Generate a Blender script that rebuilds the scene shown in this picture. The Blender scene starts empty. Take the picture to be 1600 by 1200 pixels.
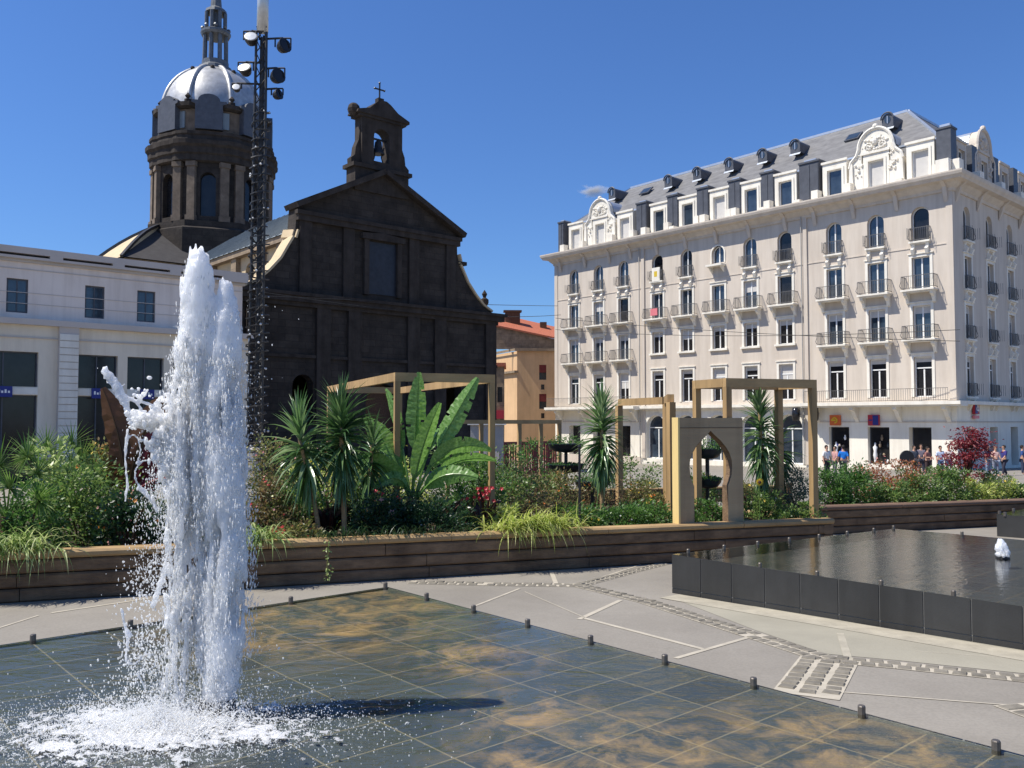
import bpy, math, random
from mathutils import Vector, Matrix, noise, Quaternion

# ---------------------------------------------------------------- camera, sky, sun, exposure
S = bpy.context.scene
COL = S.collection
PI = math.pi
rad = math.radians
FOC = 1340.0
PITCH = math.atan(58 / FOC)
CAMZ = 1.77
cd = bpy.data.cameras.new('camera')
cam = bpy.data.objects.new('camera', cd)
COL.objects.link(cam)
cam.location = (0, 0, CAMZ)
cam.rotation_euler = (PI / 2 + PITCH, 0, 0)
cd.sensor_width = 36
cd.lens = 36 * FOC / 1600
cd.clip_start = 0.1
cd.clip_end = 6000
S.camera = cam

SUN_DIR = Vector((-0.985, -0.14, 0)).normalized() * math.cos(rad(57))
SUN_DIR.z = math.sin(rad(57))
W = bpy.data.worlds.new('World')
S.world = W
W.use_nodes = True
wn = W.node_tree
sky = wn.nodes.new('ShaderNodeTexSky')
sky.sky_type = 'NISHITA'
sky.sun_disc = False
sky.sun_elevation = rad(57)
sky.sun_rotation = math.atan2(SUN_DIR.x, SUN_DIR.y)
sky.altitude = 400
sky.air_density = 1.25
sky.dust_density = 0.25
sky.ozone_density = 3.5
wn.nodes['Background'].inputs[1].default_value = 0.098
tint = wn.nodes.new('ShaderNodeMixRGB')
tint.blend_type = 'MULTIPLY'
tint.inputs[0].default_value = 1
tint.inputs[2].default_value = (0.475, 0.70, 1.08, 1)
wn.links.new(sky.outputs[0], tint.inputs[1])
wn.links.new(tint.outputs[0], wn.nodes['Background'].inputs[0])

ld = bpy.data.lights.new('sun', 'SUN')
sun = bpy.data.objects.new('sun', ld)
COL.objects.link(sun)
ld.energy = 5.0
ld.angle = rad(0.55)
ld.color = (1.0, 0.95, 0.86)
sun.rotation_euler = (-SUN_DIR).to_track_quat('-Z', 'Y').to_euler()
sun.location = SUN_DIR * 100

S.view_settings.view_transform = 'Standard'
S.view_settings.look = 'None'
S.view_settings.exposure = 0.36
S.view_settings.gamma = 1
S.render.engine = 'CYCLES'

# ---------------------------------------------------------------- helpers
rnd = random.Random(11)


def ray(px, py):
    a = (px - 800) / FOC
    b = (600 - py) / FOC
    return Vector((a, math.cos(PITCH) - b * math.sin(PITCH), math.sin(PITCH) + b * math.cos(PITCH)))


def at(px, py, Y):
    r = ray(px, py)
    return Vector((0, 0, CAMZ)) + r * (Y / r.y)


def atz(px, py, z):
    r = ray(px, py)
    return Vector((0, 0, CAMZ)) + r * ((z - CAMZ) / r.z)


def gz(y):
    return -0.028 * max(-10, min(95, y))


def atg(px, py, h=0.0):
    r = ray(px, py)
    t = (h - CAMZ) / (r.z + 0.028 * r.y)
    return Vector((0, 0, CAMZ)) + r * t


class MB:
    def __init__(s):
        s.v = []
        s.f = []

    def add(s, vs, fs):
        o = len(s.v)
        s.v += [tuple(p) for p in vs]
        s.f += [tuple(i + o for i in q) for q in fs]
        return s

    def box(s, x0, y0, z0, x1, y1, z1):
        return s.add([(x0, y0, z0), (x1, y0, z0), (x1, y1, z0), (x0, y1, z0), (x0, y0, z1), (x1, y0, z1), (x1, y1, z1), (x0, y1, z1)],
                     [(0, 3, 2, 1), (4, 5, 6, 7), (0, 1, 5, 4), (1, 2, 6, 5), (2, 3, 7, 6), (3, 0, 4, 7)])

    def bevbox(s, x0, y0, z0, x1, y1, z1, b=0.02):
        # box with its long (x) edges chamfered
        pr = [(y0 + b, z0), (y1 - b, z0), (y1, z0 + b), (y1, z1 - b), (y1 - b, z1), (y0 + b, z1), (y0, z1 - b), (y0, z0 + b)]
        n = 8
        vs = [(x0, y, z) for y, z in pr] + [(x1, y, z) for y, z in pr]
        fs = [(i, i + n, (i + 1) % n + n, (i + 1) % n) for i in range(n)] + [tuple(range(n)), tuple(range(2 * n - 1, n - 1, -1))]
        return s.add(vs, fs)

    def tf(s, M, start=0):
        for i in range(start, len(s.v)):
            s.v[i] = tuple(M @ Vector(s.v[i]))
        return s

    def obox(s, M, *b):
        k = len(s.v)
        s.box(*b)
        return s.tf(M, k)

    def beam(s, a, b, w, h=None, up=(0, 0, 1)):
        a = Vector(a); b = Vector(b); h = h or w
        d = (b - a).normalized()
        u = Vector(up)
        if abs(d.dot(u)) > 0.95: u = Vector((1, 0.3, 0))
        r = d.cross(u).normalized() * w / 2
        q = r.cross(d).normalized() * h / 2
        vs = [p + i * r + j * q for p in (a, b) for i, j in ((-1, -1), (1, -1), (1, 1), (-1, 1))]
        return s.add(vs, [(0, 1, 2, 3), (7, 6, 5, 4), (0, 4, 5, 1), (1, 5, 6, 2), (2, 6, 7, 3), (3, 7, 4, 0)])

    def tube(s, pts, rr, n=8, cap=True):
        pts = [Vector(p) for p in pts]
        if not hasattr(rr, '__len__'): rr = [rr] * len(pts)
        vs = []
        pu = None
        for i, p in enumerate(pts):
            d = (pts[min(i + 1, len(pts) - 1)] - pts[max(i - 1, 0)])
            d = d.normalized() if d.length > 1e-9 else Vector((0, 0, 1))
            if pu is None:
                pu = d.cross(Vector((0, 0, 1)) if abs(d.z) < 0.9 else Vector((1, 0, 0))).normalized()
            pu = (pu - d * pu.dot(d)).normalized()
            w = d.cross(pu)
            for k in range(n):
                a = 2 * PI * k / n
                vs.append(p + (pu * math.cos(a) + w * math.sin(a)) * rr[i])
        m = len(pts)
        fs = [(i * n + k, i * n + (k + 1) % n, (i + 1) * n + (k + 1) % n, (i + 1) * n + k) for i in range(m - 1) for k in range(n)]
        if cap:
            fs += [tuple(range(n))[::-1], tuple(range((m - 1) * n, m * n))]
        return s.add(vs, fs)

    def lathe(s, prof, n=24, c=(0, 0, 0), mod=None):
        vs = []
        for r, z in prof:
            for k in range(n):
                a = 2 * PI * k / n
                q = r * (mod(a, z) if mod else 1)
                vs.append((c[0] + q * math.cos(a), c[1] + q * math.sin(a), c[2] + z))
        m = len(prof)
        fs = [(i * n + k, i * n + (k + 1) % n, (i + 1) * n + (k + 1) % n, (i + 1) * n + k) for i in range(m - 1) for k in range(n)]
        fs += [tuple(range(n))[::-1], tuple(range((m - 1) * n, m * n))]
        return s.add(vs, fs)

    def prism(s, poly, d0, d1, m=lambda a, d, b: (a, d, b)):
        n = len(poly)
        vs = [m(a, d0, b) for a, b in poly] + [m(a, d1, b) for a, b in poly]
        fs = [tuple(range(n)), tuple(range(2 * n - 1, n - 1, -1))] + [(i, (i + 1) % n, (i + 1) % n + n, i + n)[::-1] for i in range(n)]
        return s.add(vs, fs)

    def ball(s, c, r, n=6, m=4, sc=(1, 1, 1)):
        vs = [(c[0], c[1], c[2] - r * sc[2])]
        for i in range(1, m):
            t = PI * i / m
            for k in range(n):
                a = 2 * PI * k / n
                vs.append((c[0] + r * sc[0] * math.sin(t) * math.cos(a), c[1] + r * sc[1] * math.sin(t) * math.sin(a), c[2] - r * sc[2] * math.cos(t)))
        vs.append((c[0], c[1], c[2] + r * sc[2]))
        L = len(vs) - 1
        fs = [(0, 1 + (k + 1) % n, 1 + k) for k in range(n)]
        for i in range(m - 2):
            for k in range(n):
                fs.append((1 + i * n + k, 1 + i * n + (k + 1) % n, 1 + (i + 1) * n + (k + 1) % n, 1 + (i + 1) * n + k))
        fs += [(L, 1 + (m - 2) * n + k, 1 + (m - 2) * n + (k + 1) % n) for k in range(n)]
        return s.add(vs, fs)

    def build(s, name, mat, parent=None, smooth=False, world=False, kind=None, loc=None, label=None):
        me = bpy.data.meshes.new(name)
        v = s.v
        if world and parent is not None:
            L = parent.location
            v = [(a - L.x, b - L.y, c - L.z) for a, b, c in v]
        me.from_pydata(v, [], s.f)
        me.materials.append(mat)
        if smooth:
            me.polygons.foreach_set('use_smooth', [True] * len(me.polygons))
        me.update()
        o = bpy.data.objects.new(name, me)
        COL.objects.link(o)
        if parent is not None: o.parent = parent
        if loc is not None: o.location = loc
        if kind: o['kind'] = kind
        if label: o['label'] = label
        return o


def solo(name, mat, parent, fs, smooth=False, label=None, off=(0, 0, 0)):
    """one mesh per piece"""
    out = []
    for f in fs:
        b = MB()
        f(b)
        if any(off): b.tf(Matrix.Translation(off))
        out.append(b.build(name, mat, parent, smooth, label=label))
    return out


def tag(o, label, cat, group=None, kind=None):
    o['label'] = label
    o['category'] = cat
    if group: o['group'] = group
    if kind: o['kind'] = kind
    return o


def thing(name, label, cat, loc=(0, 0, 0), rotz=0.0, group=None):
    o = bpy.data.objects.new(name, None)
    COL.objects.link(o)
    o.empty_display_size = 0.3
    o.location = loc
    o.rotation_euler = (0, 0, rotz)
    return tag(o, label, cat, group)


def dup(o, parent=None, loc=None, rotz=None):
    c = o.copy()
    COL.objects.link(c)
    if parent is not None: c.parent = parent
    if loc is not None: c.location = loc
    if rotz is not None: c.rotation_euler = (0, 0, rotz)
    for ch in KIDS.get(o.name, []):
        d = dup(ch, c)
        KIDS.setdefault(c.name, []).append(d)
    return c


KIDS = {}


def kid(p, o):
    KIDS.setdefault(p.name, []).append(o)
    return o


# ---------------------------------------------------------------- materials
def new_mat(name):
    m = bpy.data.materials.new(name)
    m.use_nodes = True
    return m, m.node_tree, m.node_tree.nodes['Principled BSDF']


def nd(nt, t, **kw):
    n = nt.nodes.new(t)
    for k, v in kw.items():
        if k.startswith('i_'):
            n.inputs[int(k[2:])].default_value = v
        else:
            setattr(n, k, v)
    return n


def sc3(c, f): return (min(1, c[0] * f), min(1, c[1] * f), min(1, c[2] * f), 1)


def mat(name, c, rough=0.7, var=0.12, scale=3.0, bump=0.0, bscale=20.0, metal=0.0, spec=0.4, c2=None, stretch=None, obj=True, bdist=0.02):
    m, nt, p = new_mat(name)
    tc = nd(nt, 'ShaderNodeTexCoord')
    mp = nd(nt, 'ShaderNodeMapping')
    nt.links.new(tc.outputs['Object'], mp.inputs[0])
    if stretch: mp.inputs['Scale'].default_value = stretch
    n1 = nd(nt, 'ShaderNodeTexNoise')
    n1.inputs['Scale'].default_value = scale
    n1.inputs['Detail'].default_value = 6
    n1.inputs['Roughness'].default_value = 0.62
    nt.links.new(mp.outputs[0], n1.inputs['Vector'])
    cr = nd(nt, 'ShaderNodeValToRGB')
    cr.color_ramp.elements[0].position = 0.3
    cr.color_ramp.elements[1].position = 0.7
    cr.color_ramp.elements[0].color = sc3(c, 1 - var)
    cr.color_ramp.elements[1].color = sc3(c2, 1) if c2 else sc3(c, 1 + var)
    nt.links.new(n1.outputs[0], cr.inputs[0])
    nt.links.new(cr.outputs[0], p.inputs['Base Color'])
    p.inputs['Roughness'].default_value = rough
    p.inputs['Metallic'].default_value = metal
    p.inputs['Specular IOR Level'].default_value = spec
    if bump > 0:
        n2 = nd(nt, 'ShaderNodeTexNoise')
        n2.inputs['Scale'].default_value = bscale
        n2.inputs['Detail'].default_value = 5
        nt.links.new(mp.outputs[0], n2.inputs['Vector'])
        b = nd(nt, 'ShaderNodeBump')
        b.inputs['Strength'].default_value = bump
        b.inputs['Distance'].default_value = bdist
        nt.links.new(n2.outputs[0], b.inputs['Height'])
        nt.links.new(b.outputs[0], p.inputs['Normal'])
    return m


def leaf_mat(name, cols, rough=0.45, trans=0.35, spec=0.5):
    """every leaf (mesh island) takes its own colour from the ramp; some light passes through the blade"""
    m, nt, p = new_mat(name)
    g = nd(nt, 'ShaderNodeNewGeometry')
    cr = nd(nt, 'ShaderNodeValToRGB')
    els = cr.color_ramp.elements
    n = len(cols)
    els[0].position = 0; els[0].color = (*cols[0], 1)
    els[1].position = 1; els[1].color = (*cols[-1], 1)
    for i in range(1, n - 1):
        e = els.new(i / (n - 1)); e.color = (*cols[i], 1)
    nt.links.new(g.outputs['Random Per Island'], cr.inputs[0])
    nt.links.new(cr.outputs[0], p.inputs['Base Color'])
    p.inputs['Roughness'].default_value = rough
    p.inputs['Specular IOR Level'].default_value = spec
    t = nd(nt, 'ShaderNodeBsdfTranslucent')
    hs = nd(nt, 'ShaderNodeHueSaturation')
    hs.inputs['Value'].default_value = 1.6
    nt.links.new(cr.outputs[0], hs.inputs['Color'])
    nt.links.new(hs.outputs[0], t.inputs[0])
    mx = nd(nt, 'ShaderNodeMixShader')
    mx.inputs[0].default_value = trans
    nt.links.new(p.outputs[0], mx.inputs[1])
    nt.links.new(t.outputs[0], mx.inputs[2])
    nt.links.new(mx.outputs[0], nt.nodes['Material Output'].inputs[0])
    return m


def lin(r, g, b):
    f = lambda u: (u / 255 / 12.92) if u / 255 <= 0.04045 else ((u / 255 + 0.055) / 1.055) ** 2.4
    return (f(r), f(g), f(b))


def glass_mat(name, c, rough=0.06):
    m = mat(name, c, rough=rough, var=0.5, scale=0.9, spec=0.9 if 'dark' not in name else 0.45)
    return m


M = {}
M['paving'] = None
M['render'] = mat('cream_render', (0.61, 0.535, 0.45), 0.85, 0.05, 0.35, 0.15, 30)
M['white_stone'] = mat('white_painted_stone', (0.80, 0.755, 0.66), 0.75, 0.06, 1.5, 0.15, 14)
M['cream_stone'] = mat('pale_ground_floor_stone', (0.84, 0.79, 0.68), 0.8, 0.06, 0.6, 0.12, 12)
M['slate'] = mat('slate_roof', (0.145, 0.14, 0.138), 0.6, 0.25, 1.2, 0.35, 9, c2=(0.20, 0.195, 0.19), stretch=(1, 1, 3))
M['slate_dark'] = mat('dark_slate_cladding', (0.075, 0.08, 0.095), 0.5, 0.2, 2.5, 0.3, 14)
M['zinc'] = mat('zinc', (0.48, 0.52, 0.58), 0.38, 0.1, 2, 0.05, 6, metal=0.55)
M['glass'] = glass_mat('window_glass', (0.035, 0.05, 0.07))
M['glass_dark'] = glass_mat('dark_window_glass', (0.018, 0.018, 0.02), 0.12)
M['frame_white'] = mat('white_window_frame', (0.78, 0.78, 0.76), 0.5, 0.03)
M['iron'] = mat('wrought_iron', (0.13, 0.125, 0.12), 0.5, 0.2)
M['shade_cloth'] = mat('roller_shutter', (0.55, 0.53, 0.50), 0.7, 0.08, 2)
M['basalt'] = mat('volcanic_stone', (0.050, 0.043, 0.038), 0.92, 0.35, 0.9, 0.5, 5, c2=(0.075, 0.062, 0.052), spec=0.2, bdist=0.06)
M['basalt_trim'] = mat('volcanic_stone_trim', (0.052, 0.043, 0.037), 0.9, 0.3, 1.5, 0.3, 8, spec=0.2)
M['lantern_metal'] = mat('dull_grey_metal', (0.13, 0.14, 0.15), 0.5, 0.25, 3, metal=0.3)
M['old_stone'] = mat('dark_tan_stone', (0.15, 0.115, 0.085), 0.9, 0.35, 1.6, 0.3, 8)  # tan stone in one even darker tone
M['dark_opening'] = mat('dark_leaded_window', (0.02, 0.024, 0.034), 0.5, 0.3, 3)
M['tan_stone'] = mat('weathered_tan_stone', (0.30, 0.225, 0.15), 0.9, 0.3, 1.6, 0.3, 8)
M['cream_wall'] = mat('cream_plaster_and_sunlit_trim', (0.55, 0.43, 0.27), 0.9, 0.15, 0.8, 0.1, 8)  # nave plaster; also the painted-in sunlight on scroll edges and transept hip
M['lead'] = mat('lead_dome', (0.46, 0.455, 0.44), 0.42, 0.25, 1.6, 0.2, 5, metal=0.45)
M['nave_roof'] = mat('grey_metal_roof', (0.22, 0.25, 0.26), 0.5, 0.12, 1.5, 0.1, 8, metal=0.2)
M['roof_dark'] = mat('dark_slate_roof', (0.055, 0.05, 0.048), 0.75, 0.2, 2, 0.3, 12)
M['block_wall'] = mat('pale_grey_cladding', (0.82, 0.71, 0.62), 0.75, 0.05, 0.5, 0.06, 10)
M['block_lower'] = mat('warm_pale_stone', (0.80, 0.70, 0.55), 0.8, 0.06, 0.6, 0.06, 10)
M['block_roof'] = mat('grey_roof_edge', (0.56, 0.49, 0.43), 0.6, 0.06, 0.8)
M['orange_wall'] = mat('ochre_render', (0.64, 0.42, 0.23), 0.9, 0.08, 0.6, 0.1, 10)
M['tile'] = mat('terracotta_tile', (0.42, 0.13, 0.07), 0.85, 0.3, 3, 0.4, 12, stretch=(6, 1, 1))
M['shutter_red'] = mat('dark_red_shutter', (0.16, 0.022, 0.018), 0.7, 0.2)
M['wood'] = mat('pale_timber', (0.42, 0.27, 0.12), 0.7, 0.22, 5, 0.25, 30, stretch=(1, 1, 0.12))
M['wood_h'] = mat('timber_rail', (0.42, 0.27, 0.12), 0.7, 0.22, 5, 0.25, 30, stretch=(0.12, 1, 1))
M['sleeper'] = mat('timber_sleeper', (0.17, 0.105, 0.06), 0.82, 0.35, 5, 0.5, 26, c2=(0.26, 0.165, 0.09), stretch=(0.15, 1.5, 2.0))
M['sleeper_top'] = mat('sunlit_timber_capping', (0.36, 0.235, 0.11), 0.75, 0.28, 4, 0.35, 26, stretch=(0.15, 1, 1))  # paler than the sleepers: the lit top is put into the colour
M['panel'] = mat('sand_coloured_boards', (0.40, 0.285, 0.16), 0.8, 0.1, 4, 0.2, 30, stretch=(0.15, 1, 2))
M['panel_lit_edge'] = mat('sunlit_panel_edge', (0.72, 0.53, 0.22), 0.7, 0.1, 5, stretch=(1, 1, 0.15))  # same boards as the panel, coloured brighter for the sunlit left side
M['soil'] = mat('dark_soil', (0.055, 0.038, 0.025), 0.95, 0.5, 9, 0.8, 25, c2=(0.11, 0.075, 0.045))
M['pool_tile'] = mat('charcoal_tile', (0.036, 0.036, 0.035), 0.42, 0.22, 1.7, 0.1, 60, spec=0.45)
M['grout'] = mat('grout', (0.17, 0.165, 0.15), 0.9, 0.15)
M['steel'] = mat('brushed_steel', (0.16, 0.14, 0.12), 0.45, 0.25, 8, metal=0.6)
M['black_metal'] = mat('black_metal', (0.02, 0.02, 0.022), 0.45, 0.2)
M['mast_light'] = mat('galvanised_steel', (0.62, 0.62, 0.60), 0.4, 0.12, 4, metal=0.6)
M['mast_dark'] = mat('weathered_dark_steel', (0.05, 0.048, 0.046), 0.5, 0.4, 6, metal=0.3)
M['bowl'] = mat('dark_blue_planter_bowl', (0.014, 0.022, 0.034), 0.35, 0.3, 3)
M['bark'] = mat('tan_bark', (0.30, 0.20, 0.10), 0.9, 0.3, 12, 0.6, 30)
M['bark_dark'] = mat('brown_bark', (0.11, 0.06, 0.035), 0.9, 0.3, 12, 0.6, 30)
M['blue_sign'] = mat('blue_sign_panel', (0.018, 0.03, 0.20), 0.5, 0.05)
M['red_sign'] = mat('red_sign_panel', (0.42, 0.03, 0.05), 0.5, 0.05)
M['orange_sign'] = mat('orange_sign_panel', (0.62, 0.13, 0.03), 0.5, 0.05)
M['yellow_sign'] = mat('yellow_sign_mark', (0.65, 0.45, 0.03), 0.5, 0.05)
M['pink_sign'] = mat('pink_sign_bar', (0.70, 0.20, 0.22), 0.5, 0.05)
M['white_sign'] = mat('white_sign_mark', (0.8, 0.8, 0.8), 0.5, 0.03)
M['red_rail'] = mat('maroon_paint', (0.17, 0.035, 0.03), 0.6, 0.15)
M['concrete'] = mat('pale_concrete', (0.38, 0.36, 0.33), 0.85, 0.12, 3, 0.15, 20)


def courses(m, bw, rh, dark=0.62):
    """stone block courses laid over the wall: joints and slightly different blocks"""
    nt = m.node_tree
    p = nt.nodes['Principled BSDF']
    src = p.inputs['Base Color'].links[0].from_socket
    tc = nd(nt, 'ShaderNodeTexCoord')
    sp = nd(nt, 'ShaderNodeSeparateXYZ'); cb = nd(nt, 'ShaderNodeCombineXYZ')
    ad = nd(nt, 'ShaderNodeMath', operation='ADD')
    nt.links.new(tc.outputs['Object'], sp.inputs[0])
    nt.links.new(sp.outputs[0], ad.inputs[0]); nt.links.new(sp.outputs[1], ad.inputs[1])
    nt.links.new(ad.outputs[0], cb.inputs[0]); nt.links.new(sp.outputs[2], cb.inputs[1])
    br = nd(nt, 'ShaderNodeTexBrick'); br.offset = 0.5
    br.inputs['Scale'].default_value = 1; br.inputs['Brick Width'].default_value = bw; br.inputs['Row Height'].default_value = rh
    br.inputs['Mortar Size'].default_value = 0.02; br.inputs['Mortar Smooth'].default_value = 0.4
    br.inputs['Color1'].default_value = (1, 1, 1, 1); br.inputs['Color2'].default_value = (0.72, 0.72, 0.74, 1); br.inputs['Mortar'].default_value = (dark, dark, dark, 1)
    nt.links.new(cb.outputs[0], br.inputs['Vector'])
    mx = nd(nt, 'ShaderNodeMixRGB', blend_type='MULTIPLY'); mx.inputs[0].default_value = 1
    nt.links.new(src, mx.inputs[1]); nt.links.new(br.outputs[0], mx.inputs[2]); nt.links.new(mx.outputs[0], p.inputs['Base Color'])


courses(M['basalt'], 0.9, 0.42)
courses(M['tan_stone'], 0.8, 0.4, 0.7)


def streaks(m, amount=0.16):
    """faint vertical weather stains with their own shape"""
    nt = m.node_tree
    p = nt.nodes['Principled BSDF']
    src = p.inputs['Base Color'].links[0].from_socket
    tc = nd(nt, 'ShaderNodeTexCoord'); mp = nd(nt, 'ShaderNodeMapping'); mp.inputs['Scale'].default_value = (1.1, 1.1, 0.10)
    n = nd(nt, 'ShaderNodeTexNoise'); n.inputs['Scale'].default_value = 1.6; n.inputs['Detail'].default_value = 7; n.inputs['Roughness'].default_value = 0.65
    nt.links.new(tc.outputs['Object'], mp.inputs[0]); nt.links.new(mp.outputs[0], n.inputs['Vector'])
    r = nd(nt, 'ShaderNodeValToRGB'); r.color_ramp.elements[0].position = 0.35; r.color_ramp.elements[1].position = 0.58
    d = 1 - amount
    r.color_ramp.elements[0].color = (d, d * 0.985, d * 0.97, 1); r.color_ramp.elements[1].color = (1, 1, 1, 1)
    nt.links.new(n.outputs[0], r.inputs[0])
    mx = nd(nt, 'ShaderNodeMixRGB', blend_type='MULTIPLY'); mx.inputs[0].default_value = 1
    nt.links.new(src, mx.inputs[1]); nt.links.new(r.outputs[0], mx.inputs[2]); nt.links.new(mx.outputs[0], p.inputs['Base Color'])


for k_ in ('render', 'block_wall', 'block_lower', 'cream_stone', 'white_stone', 'orange_wall'): streaks(M[k_], 0.13)
for k_ in ('basalt_trim', 'pool_tile', 'sleeper', 'panel', 'wood'): streaks(M[k_], 0.3)

# foliage
M['lf_green'] = leaf_mat('leaf_green', [(0.03, 0.075, 0.016), (0.06, 0.15, 0.03), (0.12, 0.23, 0.05), (0.08, 0.16, 0.03)])
M['lf_mid'] = leaf_mat('leaf_mid_green', [(0.045, 0.09, 0.02), (0.09, 0.17, 0.04), (0.16, 0.25, 0.06), (0.21, 0.26, 0.08)])
M['lf_dark'] = leaf_mat('leaf_dark_green', [(0.010, 0.030, 0.014), (0.020, 0.055, 0.02), (0.035, 0.085, 0.03)], 0.38, 0.25)
M['lf_olive'] = leaf_mat('leaf_olive', [(0.07, 0.09, 0.025), (0.14, 0.17, 0.04), (0.24, 0.24, 0.08), (0.28, 0.18, 0.09)])
M['lf_brown'] = leaf_mat('leaf_brownish', [(0.09, 0.075, 0.03), (0.13, 0.14, 0.045), (0.20, 0.12, 0.06), (0.26, 0.22, 0.10)])
M['lf_lime'] = leaf_mat('leaf_lime', [(0.20, 0.28, 0.04), (0.36, 0.44, 0.08), (0.52, 0.56, 0.15), (0.62, 0.60, 0.28)])
M['lf_varieg'] = leaf_mat('leaf_variegated', [(0.10, 0.18, 0.04), (0.30, 0.40, 0.12), (0.55, 0.58, 0.28)])
M['lf_grey'] = leaf_mat('leaf_grey_green', [(0.04, 0.07, 0.05), (0.08, 0.12, 0.08), (0.13, 0.17, 0.11)])
M['lf_red'] = leaf_mat('leaf_crimson', [(0.10, 0.008, 0.014), (0.20, 0.018, 0.025), (0.32, 0.05, 0.055)])
M['lf_canna'] = leaf_mat('leaf_dark_bronze', [(0.022, 0.012, 0.012), (0.05, 0.02, 0.018), (0.09, 0.025, 0.022)], 0.35)
M['lf_rust'] = leaf_mat('leaf_rust', [(0.09, 0.028, 0.014), (0.14, 0.05, 0.016), (0.08, 0.06, 0.02)])
M['lf_yucca'] = leaf_mat('leaf_yucca', [(0.05, 0.12, 0.03), (0.10, 0.20, 0.06), (0.18, 0.28, 0.11), (0.30, 0.38, 0.20)], 0.32, 0.25, 0.6)
M['lf_yucca2'] = leaf_mat('leaf_yucca_dark', [(0.035, 0.085, 0.025), (0.07, 0.15, 0.045), (0.16, 0.25, 0.09)], 0.32, 0.2, 0.6)
M['lf_palm'] = leaf_mat('leaf_fan_palm', [(0.05, 0.12, 0.02), (0.09, 0.18, 0.03), (0.16, 0.26, 0.06), (0.26, 0.34, 0.12)], 0.4, 0.35)
M['lf_orange'] = leaf_mat('leaf_orange_red', [(0.10, 0.12, 0.03), (0.30, 0.10, 0.04), (0.42, 0.12, 0.06), (0.36, 0.20, 0.08)])
M['fl_orange'] = leaf_mat('petal_orange', [(0.60, 0.16, 0.015), (0.75, 0.30, 0.02)])
M['fl_yellow'] = leaf_mat('petal_yellow', [(0.75, 0.48, 0.02), (0.85, 0.65, 0.08)])
M['fl_red'] = leaf_mat('petal_red', [(0.45, 0.012, 0.02), (0.65, 0.03, 0.05)])
M['fl_pink'] = leaf_mat('petal_pink', [(0.60, 0.22, 0.22), (0.75, 0.42, 0.36)])
M['fl_white'] = leaf_mat('petal_white', [(0.7, 0.7, 0.62), (0.82, 0.8, 0.72)])


def banana_mat():
    m, nt, p = new_mat('banana_leaf')
    uv = nd(nt, 'ShaderNodeTexCoord')
    g = nd(nt, 'ShaderNodeNewGeometry')
    w = nd(nt, 'ShaderNodeTexNoise')
    w.inputs['Scale'].default_value = 26
    mp = nd(nt, 'ShaderNodeMapping')
    mp.inputs['Scale'].default_value = (1, 1, 1.4)
    nt.links.new(uv.outputs['Object'], mp.inputs[0])
    nt.links.new(mp.outputs[0], w.inputs['Vector'])
    cr = nd(nt, 'ShaderNodeValToRGB')
    cr.color_ramp.elements[0].position = 0.3; cr.color_ramp.elements[1].position = 0.72
    cr.color_ramp.elements[0].color = (0.10, 0.22, 0.035, 1)
    cr.color_ramp.elements[1].color = (0.22, 0.38, 0.10, 1)
    nt.links.new(w.outputs[0], cr.inputs[0])
    nt.links.new(cr.outputs[0], p.inputs['Base Color'])
    p.inputs['Roughness'].default_value = 0.32
    t = nd(nt, 'ShaderNodeBsdfTranslucent')
    hs = nd(nt, 'ShaderNodeHueSaturation'); hs.inputs['Value'].default_value = 1.6
    nt.links.new(cr.outputs[0], hs.inputs['Color']); nt.links.new(hs.outputs[0], t.inputs[0])
    mx = nd(nt, 'ShaderNodeMixShader'); mx.inputs[0].default_value = 0.35
    nt.links.new(p.outputs[0], mx.inputs[1]); nt.links.new(t.outputs[0], mx.inputs[2])
    nt.links.new(mx.outputs[0], nt.nodes['Material Output'].inputs[0])
    return m


M['banana'] = banana_mat()


def ground_mat():
    m, nt, p = new_mat('stone_paving')
    tc = nd(nt, 'ShaderNodeTexCoord')
    n1 = nd(nt, 'ShaderNodeTexNoise'); n1.inputs['Scale'].default_value = 0.55; n1.inputs['Detail'].default_value = 8; n1.inputs['Roughness'].default_value = 0.65
    n2 = nd(nt, 'ShaderNodeTexNoise'); n2.inputs['Scale'].default_value = 45; n2.inputs['Detail'].default_value = 3
    for n in (n1, n2): nt.links.new(tc.outputs['Object'], n.inputs['Vector'])
    cr = nd(nt, 'ShaderNodeValToRGB')
    cr.color_ramp.elements[0].position = 0.32; cr.color_ramp.elements[1].position = 0.68
    cr.color_ramp.elements[0].color = (0.215, 0.192, 0.157, 1)
    cr.color_ramp.elements[1].color = (0.288, 0.26, 0.216, 1)
    nt.links.new(n1.outputs[0], cr.inputs[0])
    mx = nd(nt, 'ShaderNodeMixRGB', blend_type='MULTIPLY'); mx.inputs[0].default_value = 0.35
    nt.links.new(cr.outputs[0], mx.inputs[1]); nt.links.new(n2.outputs['Color'], mx.inputs[2])
    c2 = nd(nt, 'ShaderNodeValToRGB')
    c2.color_ramp.elements[0].position = 0.35; c2.color_ramp.elements[1].position = 0.6
    c2.color_ramp.elements[0].color = (0.88, 0.88, 0.88, 1); c2.color_ramp.elements[1].color = (1, 1, 1, 1)
    nt.links.new(n2.outputs[0], c2.inputs[0]); nt.links.new(c2.outputs[0], mx.inputs[2])
    mx.inputs[0].default_value = 1
    nt.links.new(mx.outputs[0], p.inputs['Base Color'])
    p.inputs['Roughness'].default_value = 0.8
    b = nd(nt, 'ShaderNodeBump'); b.inputs['Strength'].default_value = 0.15; b.inputs['Distance'].default_value = 0.01
    nt.links.new(n2.outputs[0], b.inputs['Height']); nt.links.new(b.outputs[0], p.inputs['Normal'])
    return m


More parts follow.
